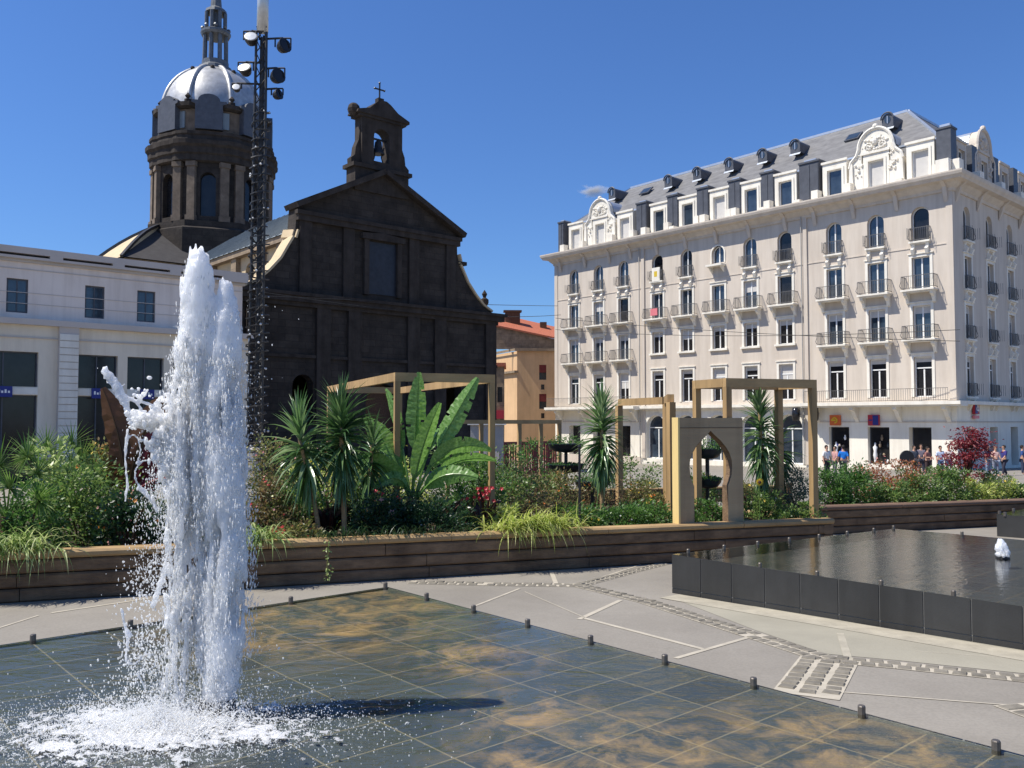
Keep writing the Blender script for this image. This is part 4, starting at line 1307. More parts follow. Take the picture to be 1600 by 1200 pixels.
# ================================================================ the low pale building at the left
def low_building():
    ZB = 1.25
    O = Vector((-14.54, 46.0, -ZB))
    L = thing('low_commercial_building', 'long low pale grey two-storey shop building with blue signs, left of the church', 'building', O, C_ROT)

    def B(b, name, m, parent=None):
        b.tf(Matrix.Translation((0, 0, ZB)))
        return b.build(name, M[m], parent or L)
    fm = lambda a, o, z: (a, -o, z)
    up = MB()
    wx = [-17.3, -14.0, -10.7, -7.4, -5.0, -2.3]
    wall(up, -26, 0, 6.4, 9.05, [(x - 0.44, x + 0.44, 6.72, 8.28) for x in wx], 0.25, fm)
    up.add([(0, 0, 6.4), (0, 14, 6.4), (0, 14, 9.05), (0, 0, 9.05)], [(0, 1, 2, 3)])
    B(up, 'upper_wall', 'block_wall')
    j = MB()
    for z in (7.15, 7.65): j.box(-26, -0.02, z, 0, -0.0, z + 0.025)
    j.box(-26, -0.03, 8.72, 0, 0, 8.76)
    B(j, 'joint_line', 'block_roof')
    lo = MB()
    bx = [(-18.9, -16.6), (-15.9, -13.6), (-12.6, -9.85), (-8.2, -6.4), (-5.95, -4.2), (-3.75, -2.0)]
    ops = []
    for a, b in bx: ops += [(a, b, 3.33, 4.92), (a, b, -1.2, 2.95)]
    wall(lo, -26, 0.3, -1.6, 6.15, ops, 0.35, lambda a, o, z: (a, -0.35 - o, z))
    lo.add([(0.3, -0.35, -1.6), (0.3, 14, -1.6), (0.3, 14, 6.15), (0.3, -0.35, 6.15)], [(0, 1, 2, 3)])
    lo.add([(-26, -0.35, 6.15), (0.3, -0.35, 6.15), (0.3, 0, 6.15), (-26, 0, 6.15)], [(0, 1, 2, 3)])
    B(lo, 'lower_wall', 'block_lower')
    c = MB()
    c.box(-26, -0.62, 6.15, 0.4, -0.0, 6.42)
    c.box(-26, -0.42, 5.55, 0.32, -0.352, 5.6)
    for x in (-9.05, -1.6, -20.2, -13.3):
        c.box(x, -0.55, -1.5, x + 0.85, -0.352, 6.15)
    B(c, 'ledge', 'block_roof')
    for x in (-9.05, -20.2):
        pz = MB()
        for i in range(22): pz.box(x + 0.02, -0.60, -1.4 + i * 0.33, x + 0.83, -0.552, -1.4 + i * 0.33 + 0.29)
        B(pz, 'ribbed_pilaster', 'white_stone')
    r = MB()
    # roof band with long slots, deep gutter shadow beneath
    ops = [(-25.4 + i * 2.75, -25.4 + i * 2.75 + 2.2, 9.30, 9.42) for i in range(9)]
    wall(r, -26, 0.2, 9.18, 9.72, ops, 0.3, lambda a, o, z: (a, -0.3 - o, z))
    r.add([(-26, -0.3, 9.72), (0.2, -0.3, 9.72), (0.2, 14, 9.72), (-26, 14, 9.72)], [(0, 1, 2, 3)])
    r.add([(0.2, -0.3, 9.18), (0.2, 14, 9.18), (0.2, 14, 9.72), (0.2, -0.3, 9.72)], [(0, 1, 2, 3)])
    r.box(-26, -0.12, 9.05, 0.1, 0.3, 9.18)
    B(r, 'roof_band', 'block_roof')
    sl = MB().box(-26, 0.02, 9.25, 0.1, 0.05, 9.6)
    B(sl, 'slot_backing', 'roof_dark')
    K = MB(); K.box(-0.44, 0.1, 0, -0.36, 0.17, 1.56); K.box(0.36, 0.1, 0, 0.44, 0.17, 1.56); K.box(-0.36, 0.1, 1.48, 0.36, 0.17, 1.56); K.box(-0.36, 0.1, 0, 0.36, 0.17, 0.07); K.box(-0.03, 0.1, 0.07, 0.03, 0.16, 1.48)
    first = None
    for x in wx:
        if first is None:
            first = K.build('window', M['slate_dark'], L)
            kid(first, MB().box(-0.36, 0.12, 0.07, 0.36, 0.13, 1.48).build('pane', M['glass'], first))
            a = first
        else: a = dup(first, L)
        a.location = (x, 0, 6.72 + ZB)
    for a, b in bx:
        g = MB().box(a, -0.06, 3.33, b, -0.05, 4.92)
        g.box(a, -0.06, -1.2, b, -0.05, 2.95)
        w = B(g, 'shop_window', 'glass_dark')
        f = MB()
        for z0, z1 in ((3.33, 4.92), (-1.2, 2.95)):
            f.box(a, -0.14, z0, a + 0.06, -0.061, z1); f.box(b - 0.06, -0.14, z0, b, -0.061, z1)
            f.box(a + 0.06, -0.14, z1 - 0.06, b - 0.06, -0.061, z1)
            f.box((a + b) / 2 - 0.03, -0.12, z0, (a + b) / 2 + 0.03, -0.061, z1 - 0.06)
        f.tf(Matrix.Translation((0, 0, ZB)))
        f.build('frame', M['slate_dark'], w)
        rr = random.Random(int(a * 10))
        f = MB()
        for i in range(4):
            x = rr.uniform(a + 0.15, b - 0.5); z = rr.uniform(3.5, 4.4)
            f.box(x, -0.02, z, x + rr.uniform(0.2, 0.5), 0.0, z + rr.uniform(0.05, 0.4))
        s = MB().box(a, -0.40, 2.98, b, -0.352, 3.28)
        B(s, 'sign_band', 'white_stone')
        m = (a + b) / 2 + (0.0 if a < -9 else 0.05)
        sg = B(MB().box(m - 0.33, -0.50, 2.85, m + 0.33, -0.402, 3.33), 'shop_sign', 'blue_sign')
        q = MB()
        for i, hgt in enumerate((0.16, 0.1, 0.16, 0.1)):
            q.box(m - 0.24 + i * 0.13, -0.508, 3.03, m - 0.16 + i * 0.13, -0.502, 3.03 + hgt)
        q.tf(Matrix.Translation((0, 0, ZB)))
        q.build('sign_mark', M['white_sign'], sg)


low_building()


# ================================================================ the ochre house between church and hotel
def ochre_house():
    o = at(808, 640, 100)
    o.z = gz(95)
    d = Vector((1, 0.04, 0)).normalized()
    H = thing('ochre_house', 'ochre rendered house with dark red shutters and terracotta roof beside the grand building', 'house', o, math.atan2(d.y, d.x))
    ze = 9.95 - o.z
    b = MB()
    wins = []
    for c in (3.0, 5.0, 7.0):
        for z in (6.6, 3.2): wins.append((c - 0.42, c + 0.42, z - o.z, z + 1.75 - o.z))
        for z in (5.45, 2.1): wins.append((c - 0.2, c + 0.2, z - o.z, z + 0.6 - o.z))
    wall(b, 0, 9, 0, ze, wins, 0.25, lambda a, q, z: (a, -q, z))
    # left return running back at an angle (catches the sun)
    b.add([(0, 0, 0), (-2.8, 7, 0), (-2.8, 7, ze), (0, 0, ze)], [(0, 1, 2, 3)])
    b.add([(9, 0, 0), (9, 7, 0), (9, 7, ze), (9, 0, ze)], [(0, 1, 2, 3)])
    b.build('wall', M['orange_wall'], H)
    for x0, x1, z0, z1 in wins:
        w = MB().box(x0, 0.2, z0, x1, 0.24, z1).build('window', M['glass_dark'], H)
        if z1 - z0 > 1:
            MB().box(x0, 0.02, z1 - 0.9, x1, 0.1, z1).build('shutter', M['shutter_red'], w)
    k = MB(); k.box(-0.3, -0.35, ze, 9.2, 0, ze + 0.3)
    k.add([(-0.3, -0.3, ze), (-3.2, 7, ze), (-3.2, 7, ze + 0.3), (-0.3, -0.3, ze + 0.3)], [(0, 1, 2, 3)])
    k.beam((-0.1, -0.1, ze - 2.4), (-2.9, 7, ze - 2.4), 0.5, 0.25)
    k.build('eave', M['tan_stone'], H)
    g = MB()
    g.add([(-3.2, 1.0, ze + 0.3), (9, 1.0, ze + 0.3), (9, 1.0, ze + 0.5), (-2.0, 1.0, ze + 3.0), (-3.2, 1.0, ze + 2.9)], [(0, 1, 2, 3, 4)])
    g.build('gable_wall', M['tan_stone'], H)
    r = MB()
    r.add([(-3.0, 0.7, ze + 3.25), (9.2, 0.7, ze + 0.75), (9.2, 6, ze + 2.6), (-1.5, 6, ze + 5.0)], [(0, 1, 2, 3)])
    r.add([(-3.0, 0.7, ze + 3.05), (9.2, 0.7, ze + 0.55), (9.2, 0.7, ze + 0.75), (-3.0, 0.7, ze + 3.25)], [(0, 1, 2, 3)])
    r.build('roof', M['tile'], H)
    c = MB(); c.box(-1.3, 3, ze + 2.4, 0.5, 4, ze + 5.0); c.box(-1.5, 2.9, ze + 5.0, 0.7, 4.1, ze + 5.2)
    c.build('chimney', M['bark_dark'], H)
    MB().box(3.0, 4, ze + 2, 3.8, 4.8, ze + 3.9).build('chimney', M['bark_dark'], H)
    MB().box(5.0, 6.2, ze + 1, 8.5, 7, ze + 3.8).build('chimney', M['tile'], H)
    # neighbour further left, mostly behind the church
    o2 = at(770, 640, 92)
    o2.z = gz(92)
    N = thing('narrow_house', 'narrow pale brown house front with red awning squeezed beside the church', 'house', o2, 0.0)
    b = MB()
    b.box(0, 0, 0, 1.2, 5, 10.2)
    b.build('wall', M['tan_stone'], N)
    MB().box(0.3, -0.5, 4.6, 1.2, 0, 5.5).build('awning', M['red_sign'], N)
    MB().box(0.5, -0.04, 6.4, 1.0, 0, 8.0).build('window', M['glass_dark'], N)
    MB().box(0.4, -0.04, 2.6, 1.0, 0, 4.2).build('window', M['glass_dark'], N)
    MB().box(-0.1, -0.3, 10.2, 1.4, 5, 10.6).build('roof', M['tile'], N)


ochre_house()


# ================================================================ light mast
def mast():
    Y = 35.0
    o = at(398, 640, Y)
    o.z = gz(Y)
    T = thing('floodlight_mast', 'tall lattice mast carrying black floodlights in front of the church', 'light mast', o)
    kx = Y / FOC
    P = lambda px, py, dy=0.0: (at(px, py, Y).x - o.x, dy, at(px, py, Y).z - o.z)
    top = P(412, -60)
    b = MB()
    b.tube([P(410, 50), top], [0.235, 0.22], 14)
    b.build('upper_tube', M['mast_light'], T, smooth=True)
    b = MB()
    c0 = Vector((P(400, 640)[0], 0, 0.0)); c1 = Vector(P(410, 52))
    H = c1.z
    ax = lambda z: c0 + (c1 - c0) * (z / H)
    wd = lambda z: 0.30 - 0.09 * min(1, z / H)
    legs = [(-1, -0.6), (1, -0.6), (0, 1.1)]
    for i, (dx, dy) in enumerate(legs):
        b.tube([tuple(ax(z) + Vector((dx * wd(z), dy * wd(z), 0))) for z in (0, H * 0.5, H)], 0.055, 6)
    b.build('mast_leg', M['mast_dark'], T)
    b = MB()
    rr = random.Random(4)
    z = 0.4
    lv = []
    k = 0
    while z < H - 0.3:
        st = 0.55
        for i in range(3):
            j = (i + 1) % 3
            A = ax(z) + Vector((legs[i][0] * wd(z), legs[i][1] * wd(z), 0))
            Bp = ax(z + st) + Vector((legs[j][0] * wd(z + st), legs[j][1] * wd(z + st), 0))
            b.tube([A, Bp], 0.026, 4, cap=False)
        z += st
        k += 1
    b.build('lattice', M['mast_dark'], T)
    b = MB()
    # cable bundle wound round the lattice
    pts = []
    zc = P(400, 170)[2]
    n = 420
    for i in range(n):
        z = 0.5 + (zc - 0.5) * i / n
        a = i * 0.62
        r = wd(z) * (1.25 + 0.5 * rr.random())
        pts.append(tuple(ax(z) + Vector((math.cos(a) * r, math.sin(a) * r, 0))))
    b.tube(pts, 0.035, 4)
    b.tube([tuple(ax(z) + Vector((0.02, 0, 0))) for z in (0.2, H * 0.5, H - 0.2)], 0.11, 6)
    b.build('wound_cable', M['mast_dark'], T)
    for i in range(60):
        p = Vector(pts[rr.randrange(30, n)])
        MB().ball(p + Vector((rr.uniform(-.08, .08), -0.1, 0)), rr.uniform(0.03, 0.055), 6, 4).build('lattice_sparkle', M['mast_light'], T)  # pale balls standing in for sparkles on the lattice
    # floodlights: yoke, drum, lens
    def flood(px, py, r, tilt, yaw, armx):
        c = Vector(P(px, py, -0.1))
        f = thing_part = MB()
        Mx = Matrix.Translation(c) @ Matrix.Rotation(yaw, 4, 'Z') @ Matrix.Rotation(tilt, 4, 'X')
        k = len(f.v)
        f.lathe([(r * 0.35, -r * 0.9), (r * 0.75, -r * 0.6), (r, 0), (r * 1.05, r * 0.5), (r * 1.12, r * 0.55), (r * 1.12, r * 0.68), (r * 0.95, r * 0.68)], 14)
        f.tf(Mx @ Matrix.Rotation(PI / 2, 4, 'X'), k)
        o_ = f.build('floodlight', M['black_metal'], T, smooth=False)
        l = MB(); l.lathe([(r * 0.93, r * 0.70), (r * 0.8, r * 0.72), (0.01, r * 0.74)], 14)
        l.tf(Mx @ Matrix.Rotation(PI / 2, 4, 'X'))
        l.build('lens', M['mast_light' if px < 400 else 'glass_dark'], o_)
        y = MB()
        for sg in (-1, 1): y.tube([c + Vector((sg * r * 1.2, 0, 0)), c + Vector((sg * r * 1.2, 0, r * 1.35))], 0.035, 5)
        y.tube([c + Vector((-r * 1.2, 0, r * 1.35)), c + Vector((r * 1.2, 0, r * 1.35))], 0.035, 5)
        ap = Vector((ax(c.z + r * 1.4).x, 0, c.z + r * 1.4))
        y.tube([c + Vector((0, 0, r * 1.4)), ap], 0.045, 5)
        y.build('bracket', M['black_metal'], o_)
    flood(394, 64, 0.27, -0.5, 0.1, 0)
    flood(443, 75, 0.27, -0.2, 0.9, 0)
    flood(385, 112, 0.26, -0.6, -0.1, 0)
    flood(433, 122, 0.28, -0.1, 0.8, 0)
    flood(434, 150, 0.2, -0.2, 1.1, 0)
    flood(371, 140, 0.16, -0.4, 0.1, 0)
    b = MB(); b.lathe([(0.42, 0), (0.42, 0.5), (0.36, 0.55), (0.34, 1.6), (0.2, 1.7)], 16, tuple(Vector((c0.x, 0, 0))))
    b.build('foot', M['concrete'], T)


mast()


def wires():
    defs = [((414, 457, 44), (876, 492, 84), 'overhead wire running from the church wall toward the upper windows of the grand building', 1.2),
            ((404, 462, 44), (872, 478, 88), 'upper thin overhead wire crossing the blue sky right of the church', 0.2),
            ((868, 497, 80), (1500, 533, 58), 'overhead wire strung low across the grand building front', 0.6),
            ((868, 515, 80), (1500, 515, 58), 'thinner overhead wire crossing the grand building front above the first', 1.0)]
    for (a, b, l, sag) in defs:
        A = at(*a); B = at(*b)
        m = MB()
        pts = []
        for i in range(25):
            u = i / 24
            p = A.lerp(B, u); p.z -= sag * 4 * u * (1 - u) * 0.5
            pts.append(p - A)
        m.tube(pts, 0.022, 4)
        tag(m.build('overhead_wire', M['mast_dark'], loc=A), l, 'overhead wire', 'overhead wires')


wires()

# ================================================================ pools
PU = Vector((0.659, -0.753, 0)).normalized()
PV = Vector((0.753, 0.659, 0)).normalized()
WZ = 0.17


def pool(name, label, quad, studs_edges, wall_edges, floor_mat_, spacing=0.68,  wmat=None, wlabel=None, depth=0.022):
    """quad: four world corners at water level, in order; edges are index pairs"""
    cx = sum((p for p in quad), Vector()) / 4
    base = Vector((cx.x, cx.y, gz(cx.y)))
    T = thing(name, label, 'fountain pool', base)
    wt = MB(); gr = MB(); st = MB()
    for i in range(4):
        a, b = quad[i], quad[(i + 1) % 4]
        d = (b - a); Ln = d.length; d.normalize()
        out = Vector((d.y, -d.x, 0))
        if out.dot(cx - a) > 0: out = -out
        # grout core of the wall then one proud tile after another
        for p0, p1, off, bb, zt_ in ((a, b, 0.0, gr, -0.006),):
            vs = []
            for p in (p0, p1):
                for o in (off, off - 0.010):
                    q = p + out * o
                    vs += [(q.x, q.y, gz(q.y) - 0.4), (q.x, q.y, WZ + zt_)]
            bb.add(vs, [(0, 1, 5, 4), (2, 6, 7, 3), (1, 3, 7, 5)])
        n = max(1, round(Ln / spacing))
        for k in range(n):
            s0 = Ln * k / n + 0.006; s1 = Ln * (k + 1) / n - 0.006
            p0 = a + d * s0; p1 = a + d * s1
            zs0, zs1 = gz(p0.y) - 0.3, gz(p1.y) - 0.3
            for lo0, lo1, hi0, hi1 in ((zs0, zs1, gz(p0.y) + 0.055, gz(p1.y) + 0.055), (gz(p0.y) + 0.065, gz(p1.y) + 0.065, WZ - 0.002, WZ - 0.002)):
                q0 = p0 + out * 0.008; q1 = p1 + out * 0.008
                vs = [(q0.x, q0.y, lo0), (q1.x, q1.y, lo1), (q1.x, q1.y, hi1), (q0.x, q0.y, hi0), (p0.x, p0.y, lo0), (p1.x, p1.y, lo1), (p1.x, p1.y, hi1), (p0.x, p0.y, hi0)]
                wt.add(vs, [(0, 1, 2, 3), (3, 2, 6, 7), (0, 3, 7, 4), (1, 5, 6, 2)])
    gr.build('wall_core', M['grout'], T, world=True)
    wt.build('wall_tiles', M['pool_tile'], T, world=True)
    # floor just under the water
    F_ = MB()
    ang = math.atan2(PU.y, PU.x)
    R_ = Matrix.Rotation(-ang, 4, 'Z')
    vs = [R_ @ (p - quad[0]) for p in quad]
    F_.add([(p.x, p.y, 0) for p in vs], [(0, 1, 2, 3)])
    fo = F_.build('floor', M[floor_mat_], T)
    fo.location = quad[0] - base + Vector((0, 0, -depth))
    fo.rotation_euler = (0, 0, ang)
    W_ = MB()
    W_.add([(p.x - quad[0].x, p.y - quad[0].y, 0) for p in quad], [(0, 1, 2, 3)])
    if (quad[1] - quad[0]).cross(quad[2] - quad[0]).z < 0: W_.f = [(3, 2, 1, 0)]
    w = W_.build('water', wmat, loc=(quad[0].x, quad[0].y, WZ), kind='structure')
    # steel studs along the rim
    proto = None
    for i, sp, start, cnt in studs_edges:
        a, b = quad[i], quad[(i + 1) % 4]
        d = (b - a).normalized()
        inn = Vector((-d.y, d.x, 0))
        if inn.dot(cx - a) < 0: inn = -inn
        for k in range(cnt):
            p = a + d * (start + sp * k) + inn * 0.02
            if proto is None:
                s = MB().lathe([(0.021, -0.05), (0.021, 0.040), (0.017, 0.046), (0.003, 0.046)], 10)
                proto = s.build('edge_stud', M['steel'], T)
                o = proto
            else: o = dup(proto, T)
            o.location = Vector((p.x, p.y, WZ)) - base
    return T


JET = atz(340, 1112, WZ)
C0 = atz(605, 917, WZ)
near = [C0, C0 + PU * 6.6, C0 + PU * 6.6 - PV * 9.5, C0 - PV * 9.5]
jl = Vector((JET.x - C0.x, JET.y - C0.y, 0))
def fl_(px, py):
    q = atz(px, py, WZ - 0.022) - C0
    q = Matrix.Rotation(-math.atan2(PU.y, PU.x), 4, 'Z') @ Vector((q.x, q.y, 0))
    return (q.x, q.y)


M['floor1'] = floor_mat('wet_slate_floor', 0.85, [(*fl_(480, 975), 1.5), (*fl_(560, 945), 1.2), (*fl_(735, 1025), 0.7), (*fl_(1000, 1165), 0.75), (*fl_(1250, 1150), 0.7), (*fl_(820, 1110), 0.55), (*fl_(900, 1190), 0.8), (*fl_(1420, 1190), 0.6)])
M['water1'] = water_mat('rippled_water_near_jet', 0.13, 2.6, centre=jl)
pool('low_fountain_pool', 'near square pool with wet slate floor, orange stains and steel studs', near, [(0, 0.68, 0.0, 10), (3, 0.68, 0.32, 13)], None, 'floor1', wmat=M['water1'], depth=0.022)
A2 = atz(1050, 866, WZ)
B2 = atz(1397, 826, WZ)
E2 = atz(1585, 945, WZ)
ud = (E2 - A2).normalized()
D2 = A2 + ud * 8.5
C2 = B2 + (atz(1533, 838, WZ) - B2).normalized() * 8.5
M['water2'] = water_mat('rippled_water_still', 0.075, 6.0, (0.78, 0.79, 0.75), ior=1.75)
pool('raised_fountain_pool', 'raised pool with tall charcoal tiled side and steel studs at the right', [A2, B2, C2, D2], [(0, 0.62, 0.25, 7), (1, 0.95, 0.0, 3), (3, 0.68, 0.5, 11)], None, 'floor2', spacing=0.42, wmat=M['water2'], depth=0.12)
A3 = atz(1558, 803, 0.0) 
p3 = atg(1558, 838)
hz = p3 + Vector((0, 0, 0.42))


def far_pool():
    base = Vector((p3.x, p3.y, gz(p3.y)))
    q = [p3, p3 + PU * 5, p3 + PU * 5 + PV * 5, p3 + PV * 5]
    T = thing('far_fountain_pool', 'small corner of a third charcoal tiled pool at the right edge', 'fountain pool', base)
    g = MB(); t = MB()
    zt = base.z + 0.43
    for a, b in ((q[0], q[1]), (q[3], q[0])):
        d = (b - a).normalized(); out = Vector((d.y, -d.x, 0))
        c = (q[0] + q[2]) / 2
        if out.dot(c - a) > 0: out = -out
        g.add([(a.x, a.y, base.z - .5), (b.x, b.y, base.z - .5), (b.x, b.y, zt - .006), (a.x, a.y, zt - .006)], [(0, 1, 2, 3)])
        for k in range(7):
            p0 = a + d * (0.7 * k + 0.006) + out * 0.008; p1 = a + d * (0.7 * (k + 1) - 0.006) + out * 0.008
            t.add([(p0.x, p0.y, base.z - .4), (p1.x, p1.y, base.z - .4), (p1.x, p1.y, zt), (p0.x, p0.y, zt)], [(0, 1, 2, 3)])
    g.add([(p.x, p.y, zt - 0.05) for p in q], [(0, 1, 2, 3)])
    g.build('wall_core', M['pool_tile'], T, world=True)
    t.build('wall_tiles', M['pool_tile'], T, world=True)
    w = MB(); w.add([(p.x - q[0].x, p.y - q[0].y, 0) for p in q], [(0, 1, 2, 3)])
    w.build('water', M['water2'], loc=(q[0].x, q[0].y, zt), kind='structure')
    pr = None
    for k in range(3):
        for dd in (PU, PV):
            p = q[0] + dd * (0.15 + 0.75 * k)
            o = MB().lathe([(0.03, -0.03), (0.03, 0.05), (0.004, 0.055)], 8).build('edge_stud', M['steel'], T) if pr is None else dup(pr, T)
            pr = pr or o
            o.location = Vector((p.x, p.y, zt)) - base


far_pool()

# ---------------------------------------------------------------- paving joints, cobble bands, kerb
def strip(b, pts, w, h=0.004):
    for (a, c) in zip(pts[:-1], pts[1:]):
        A = atg(*a); C = atg(*c)
        d = (C - A); d.z = 0; d.normalize()
        s = Vector((-d.y, d.x, 0)) * w / 2
        vs = []
        for p in (A - s, C - s, C + s, A + s): vs.append((p.x, p.y, gz(p.y) + h))
        b.add(vs, [(0, 1, 2, 3)])


j = MB()
for pts, w in (([(861, 892), (869, 913)], 0.06), ([(735, 950), (812, 920)], 0.035), ([(905, 968), (970, 938)], 0.06), ([(912, 966), (1100, 1015)], 0.055),
               ([(1056, 1029), (1170, 996)], 0.05), ([(1290, 1080), (1420, 1090), (1650, 1108), (2250, 1160)], 0.022),
               ([(80, 958), (235, 935)], 0.05), ([(1010, 880), (900, 915)], 0.03), ([(640, 912), (900, 912)], 0.02), ([(1430, 1018), (1600, 1030)], 0.012),
               ([(820, 925), (915, 966)], 0.015), ([(-60, 1000), (60, 962)], 0.03)):
    strip(j, pts, w)
j.build('paving_joints', M['joint'], kind='structure')
sl_ = MB()
q_ = [atg(*p) for p in ((1046, 933), (1180, 985), (1290, 1022), (1400, 1032), (2250, 1120), (2250, 1085), (1400, 985), (1200, 950))]
sl_.add([(p.x, p.y, gz(p.y) + 0.003) for p in q_], [tuple(range(8))])
sl_.build('paving_slab', M['warm_slab'], kind='structure')
k = MB()
strip(k, [(1313, 990), (1326, 1032)], 0.065, 0.005)
strip(k, [(1046, 932), (1300, 975), (1600, 1026), (2250, 1137)], 0.36, 0.006)
k.build('kerb_strip', M['kerb'], kind='structure')


def cobbles():
    """bands of small setts, one stone after another, bedded in a pale joint"""
    bed = MB(); cb = MB()
    rr = random.Random(8)
    runs = [([(640, 910), (760, 913), (905, 915), (1010, 940), (1180, 994), (1290, 1030)], 0.24, 2), ([(905, 915), (1000, 890), (1040, 880)], 0.2, 2),
            ([(1290, 1030), (1400, 1040), (1650, 1066), (2300, 1134)], 0.24, 2), ([(1296, 1030), (1258, 1088)], 0.46, 3), ([(1590, 1100), (1660, 1125)], 0.4, 2)]
    for pts, w, rows in runs:
        strip(bed, pts, w, 0.0045)
        for (a, c) in zip(pts[:-1], pts[1:]):
            A = atg(*a); C = atg(*c)
            d = C - A; d.z = 0
            Ln = d.length; d.normalize()
            s = Vector((-d.y, d.x, 0))
            st = 0.13 if rows == 2 else 0.12
            n = int(Ln / st)
            for i in range(n):
                for r in range(rows):
                    cw = w / rows
                    off = (r + 0.5) * cw - w / 2
                    x0 = i * st + (0.5 * st if r % 2 else 0)
                    p = A + d * (x0 + st / 2) + s * off
                    hx = st / 2 - (rr.uniform(0.008, 0.018) if rows == 2 else rr.uniform(0.014, 0.022)); hy = cw / 2 - (rr.uniform(0.007, 0.016) if rows == 2 else rr.uniform(0.014, 0.024))
                    an = rr.uniform(-0.1, 0.1)
                    dd = d * math.cos(an) + s * math.sin(an); ss = s * math.cos(an) - d * math.sin(an)
                    q = [p - dd * hx - ss * hy, p + dd * hx - ss * hy, p + dd * hx + ss * hy, p - dd * hx + ss * hy]
                    zt = rr.uniform(0.010, 0.016)
                    vs = [(v.x, v.y, gz(v.y) + 0.004) for v in q] + [(p.x + (v.x - p.x) * 0.85, p.y + (v.y - p.y) * 0.85, gz(v.y) + zt) for v in q]
                    cb.add(vs, [(4, 5, 6, 7), (0, 1, 5, 4), (1, 2, 6, 5), (2, 3, 7, 6), (3, 0, 4, 7)])
    bed.build('cobble_bed', M['joint'], kind='structure')
    cb.build('cobble_band', M['cobble'], kind='structure')


cobbles()


# ================================================================ water jets
def remesh(mb, voxel, smooth_it=2):
    me = bpy.data.meshes.new('tmp')
    me.from_pydata(mb.v, [], mb.f)
    o = bpy.data.objects.new('tmp', me)
    COL.objects.link(o)
    md = o.modifiers.new('r', 'REMESH')
    md.mode = 'VOXEL'
    md.voxel_size = voxel
    md.use_smooth_shade = True
    if smooth_it:
        s = o.modifiers.new('s', 'SMOOTH'); s.iterations = smooth_it; s.factor = 0.5
    dg = bpy.context.evaluated_depsgraph_get()
    r = bpy.data.meshes.new_from_object(o.evaluated_get(dg))
    bpy.data.objects.remove(o)
    return r


def obj_mesh(name, me, mat_, parent, kind=None, loc=None):
    me.name = name
    me.materials.clear(); me.materials.append(mat_)
    o = bpy.data.objects.new(name, me)
    COL.objects.link(o)
    o.parent = parent
    if kind: o['kind'] = kind
    if loc is not None: o.location = loc
    return o


def interp(tab, y):
    for a, b in zip(tab[:-1], tab[1:]):
        if a[0] <= y <= b[0]:
            t = (y - a[0]) / (b[0] - a[0])
            return [a[i] + (b[i] - a[i]) * t for i in range(1, len(a))]
    return list(tab[0][1:]) if y < tab[0][0] else list(tab[-1][1:])


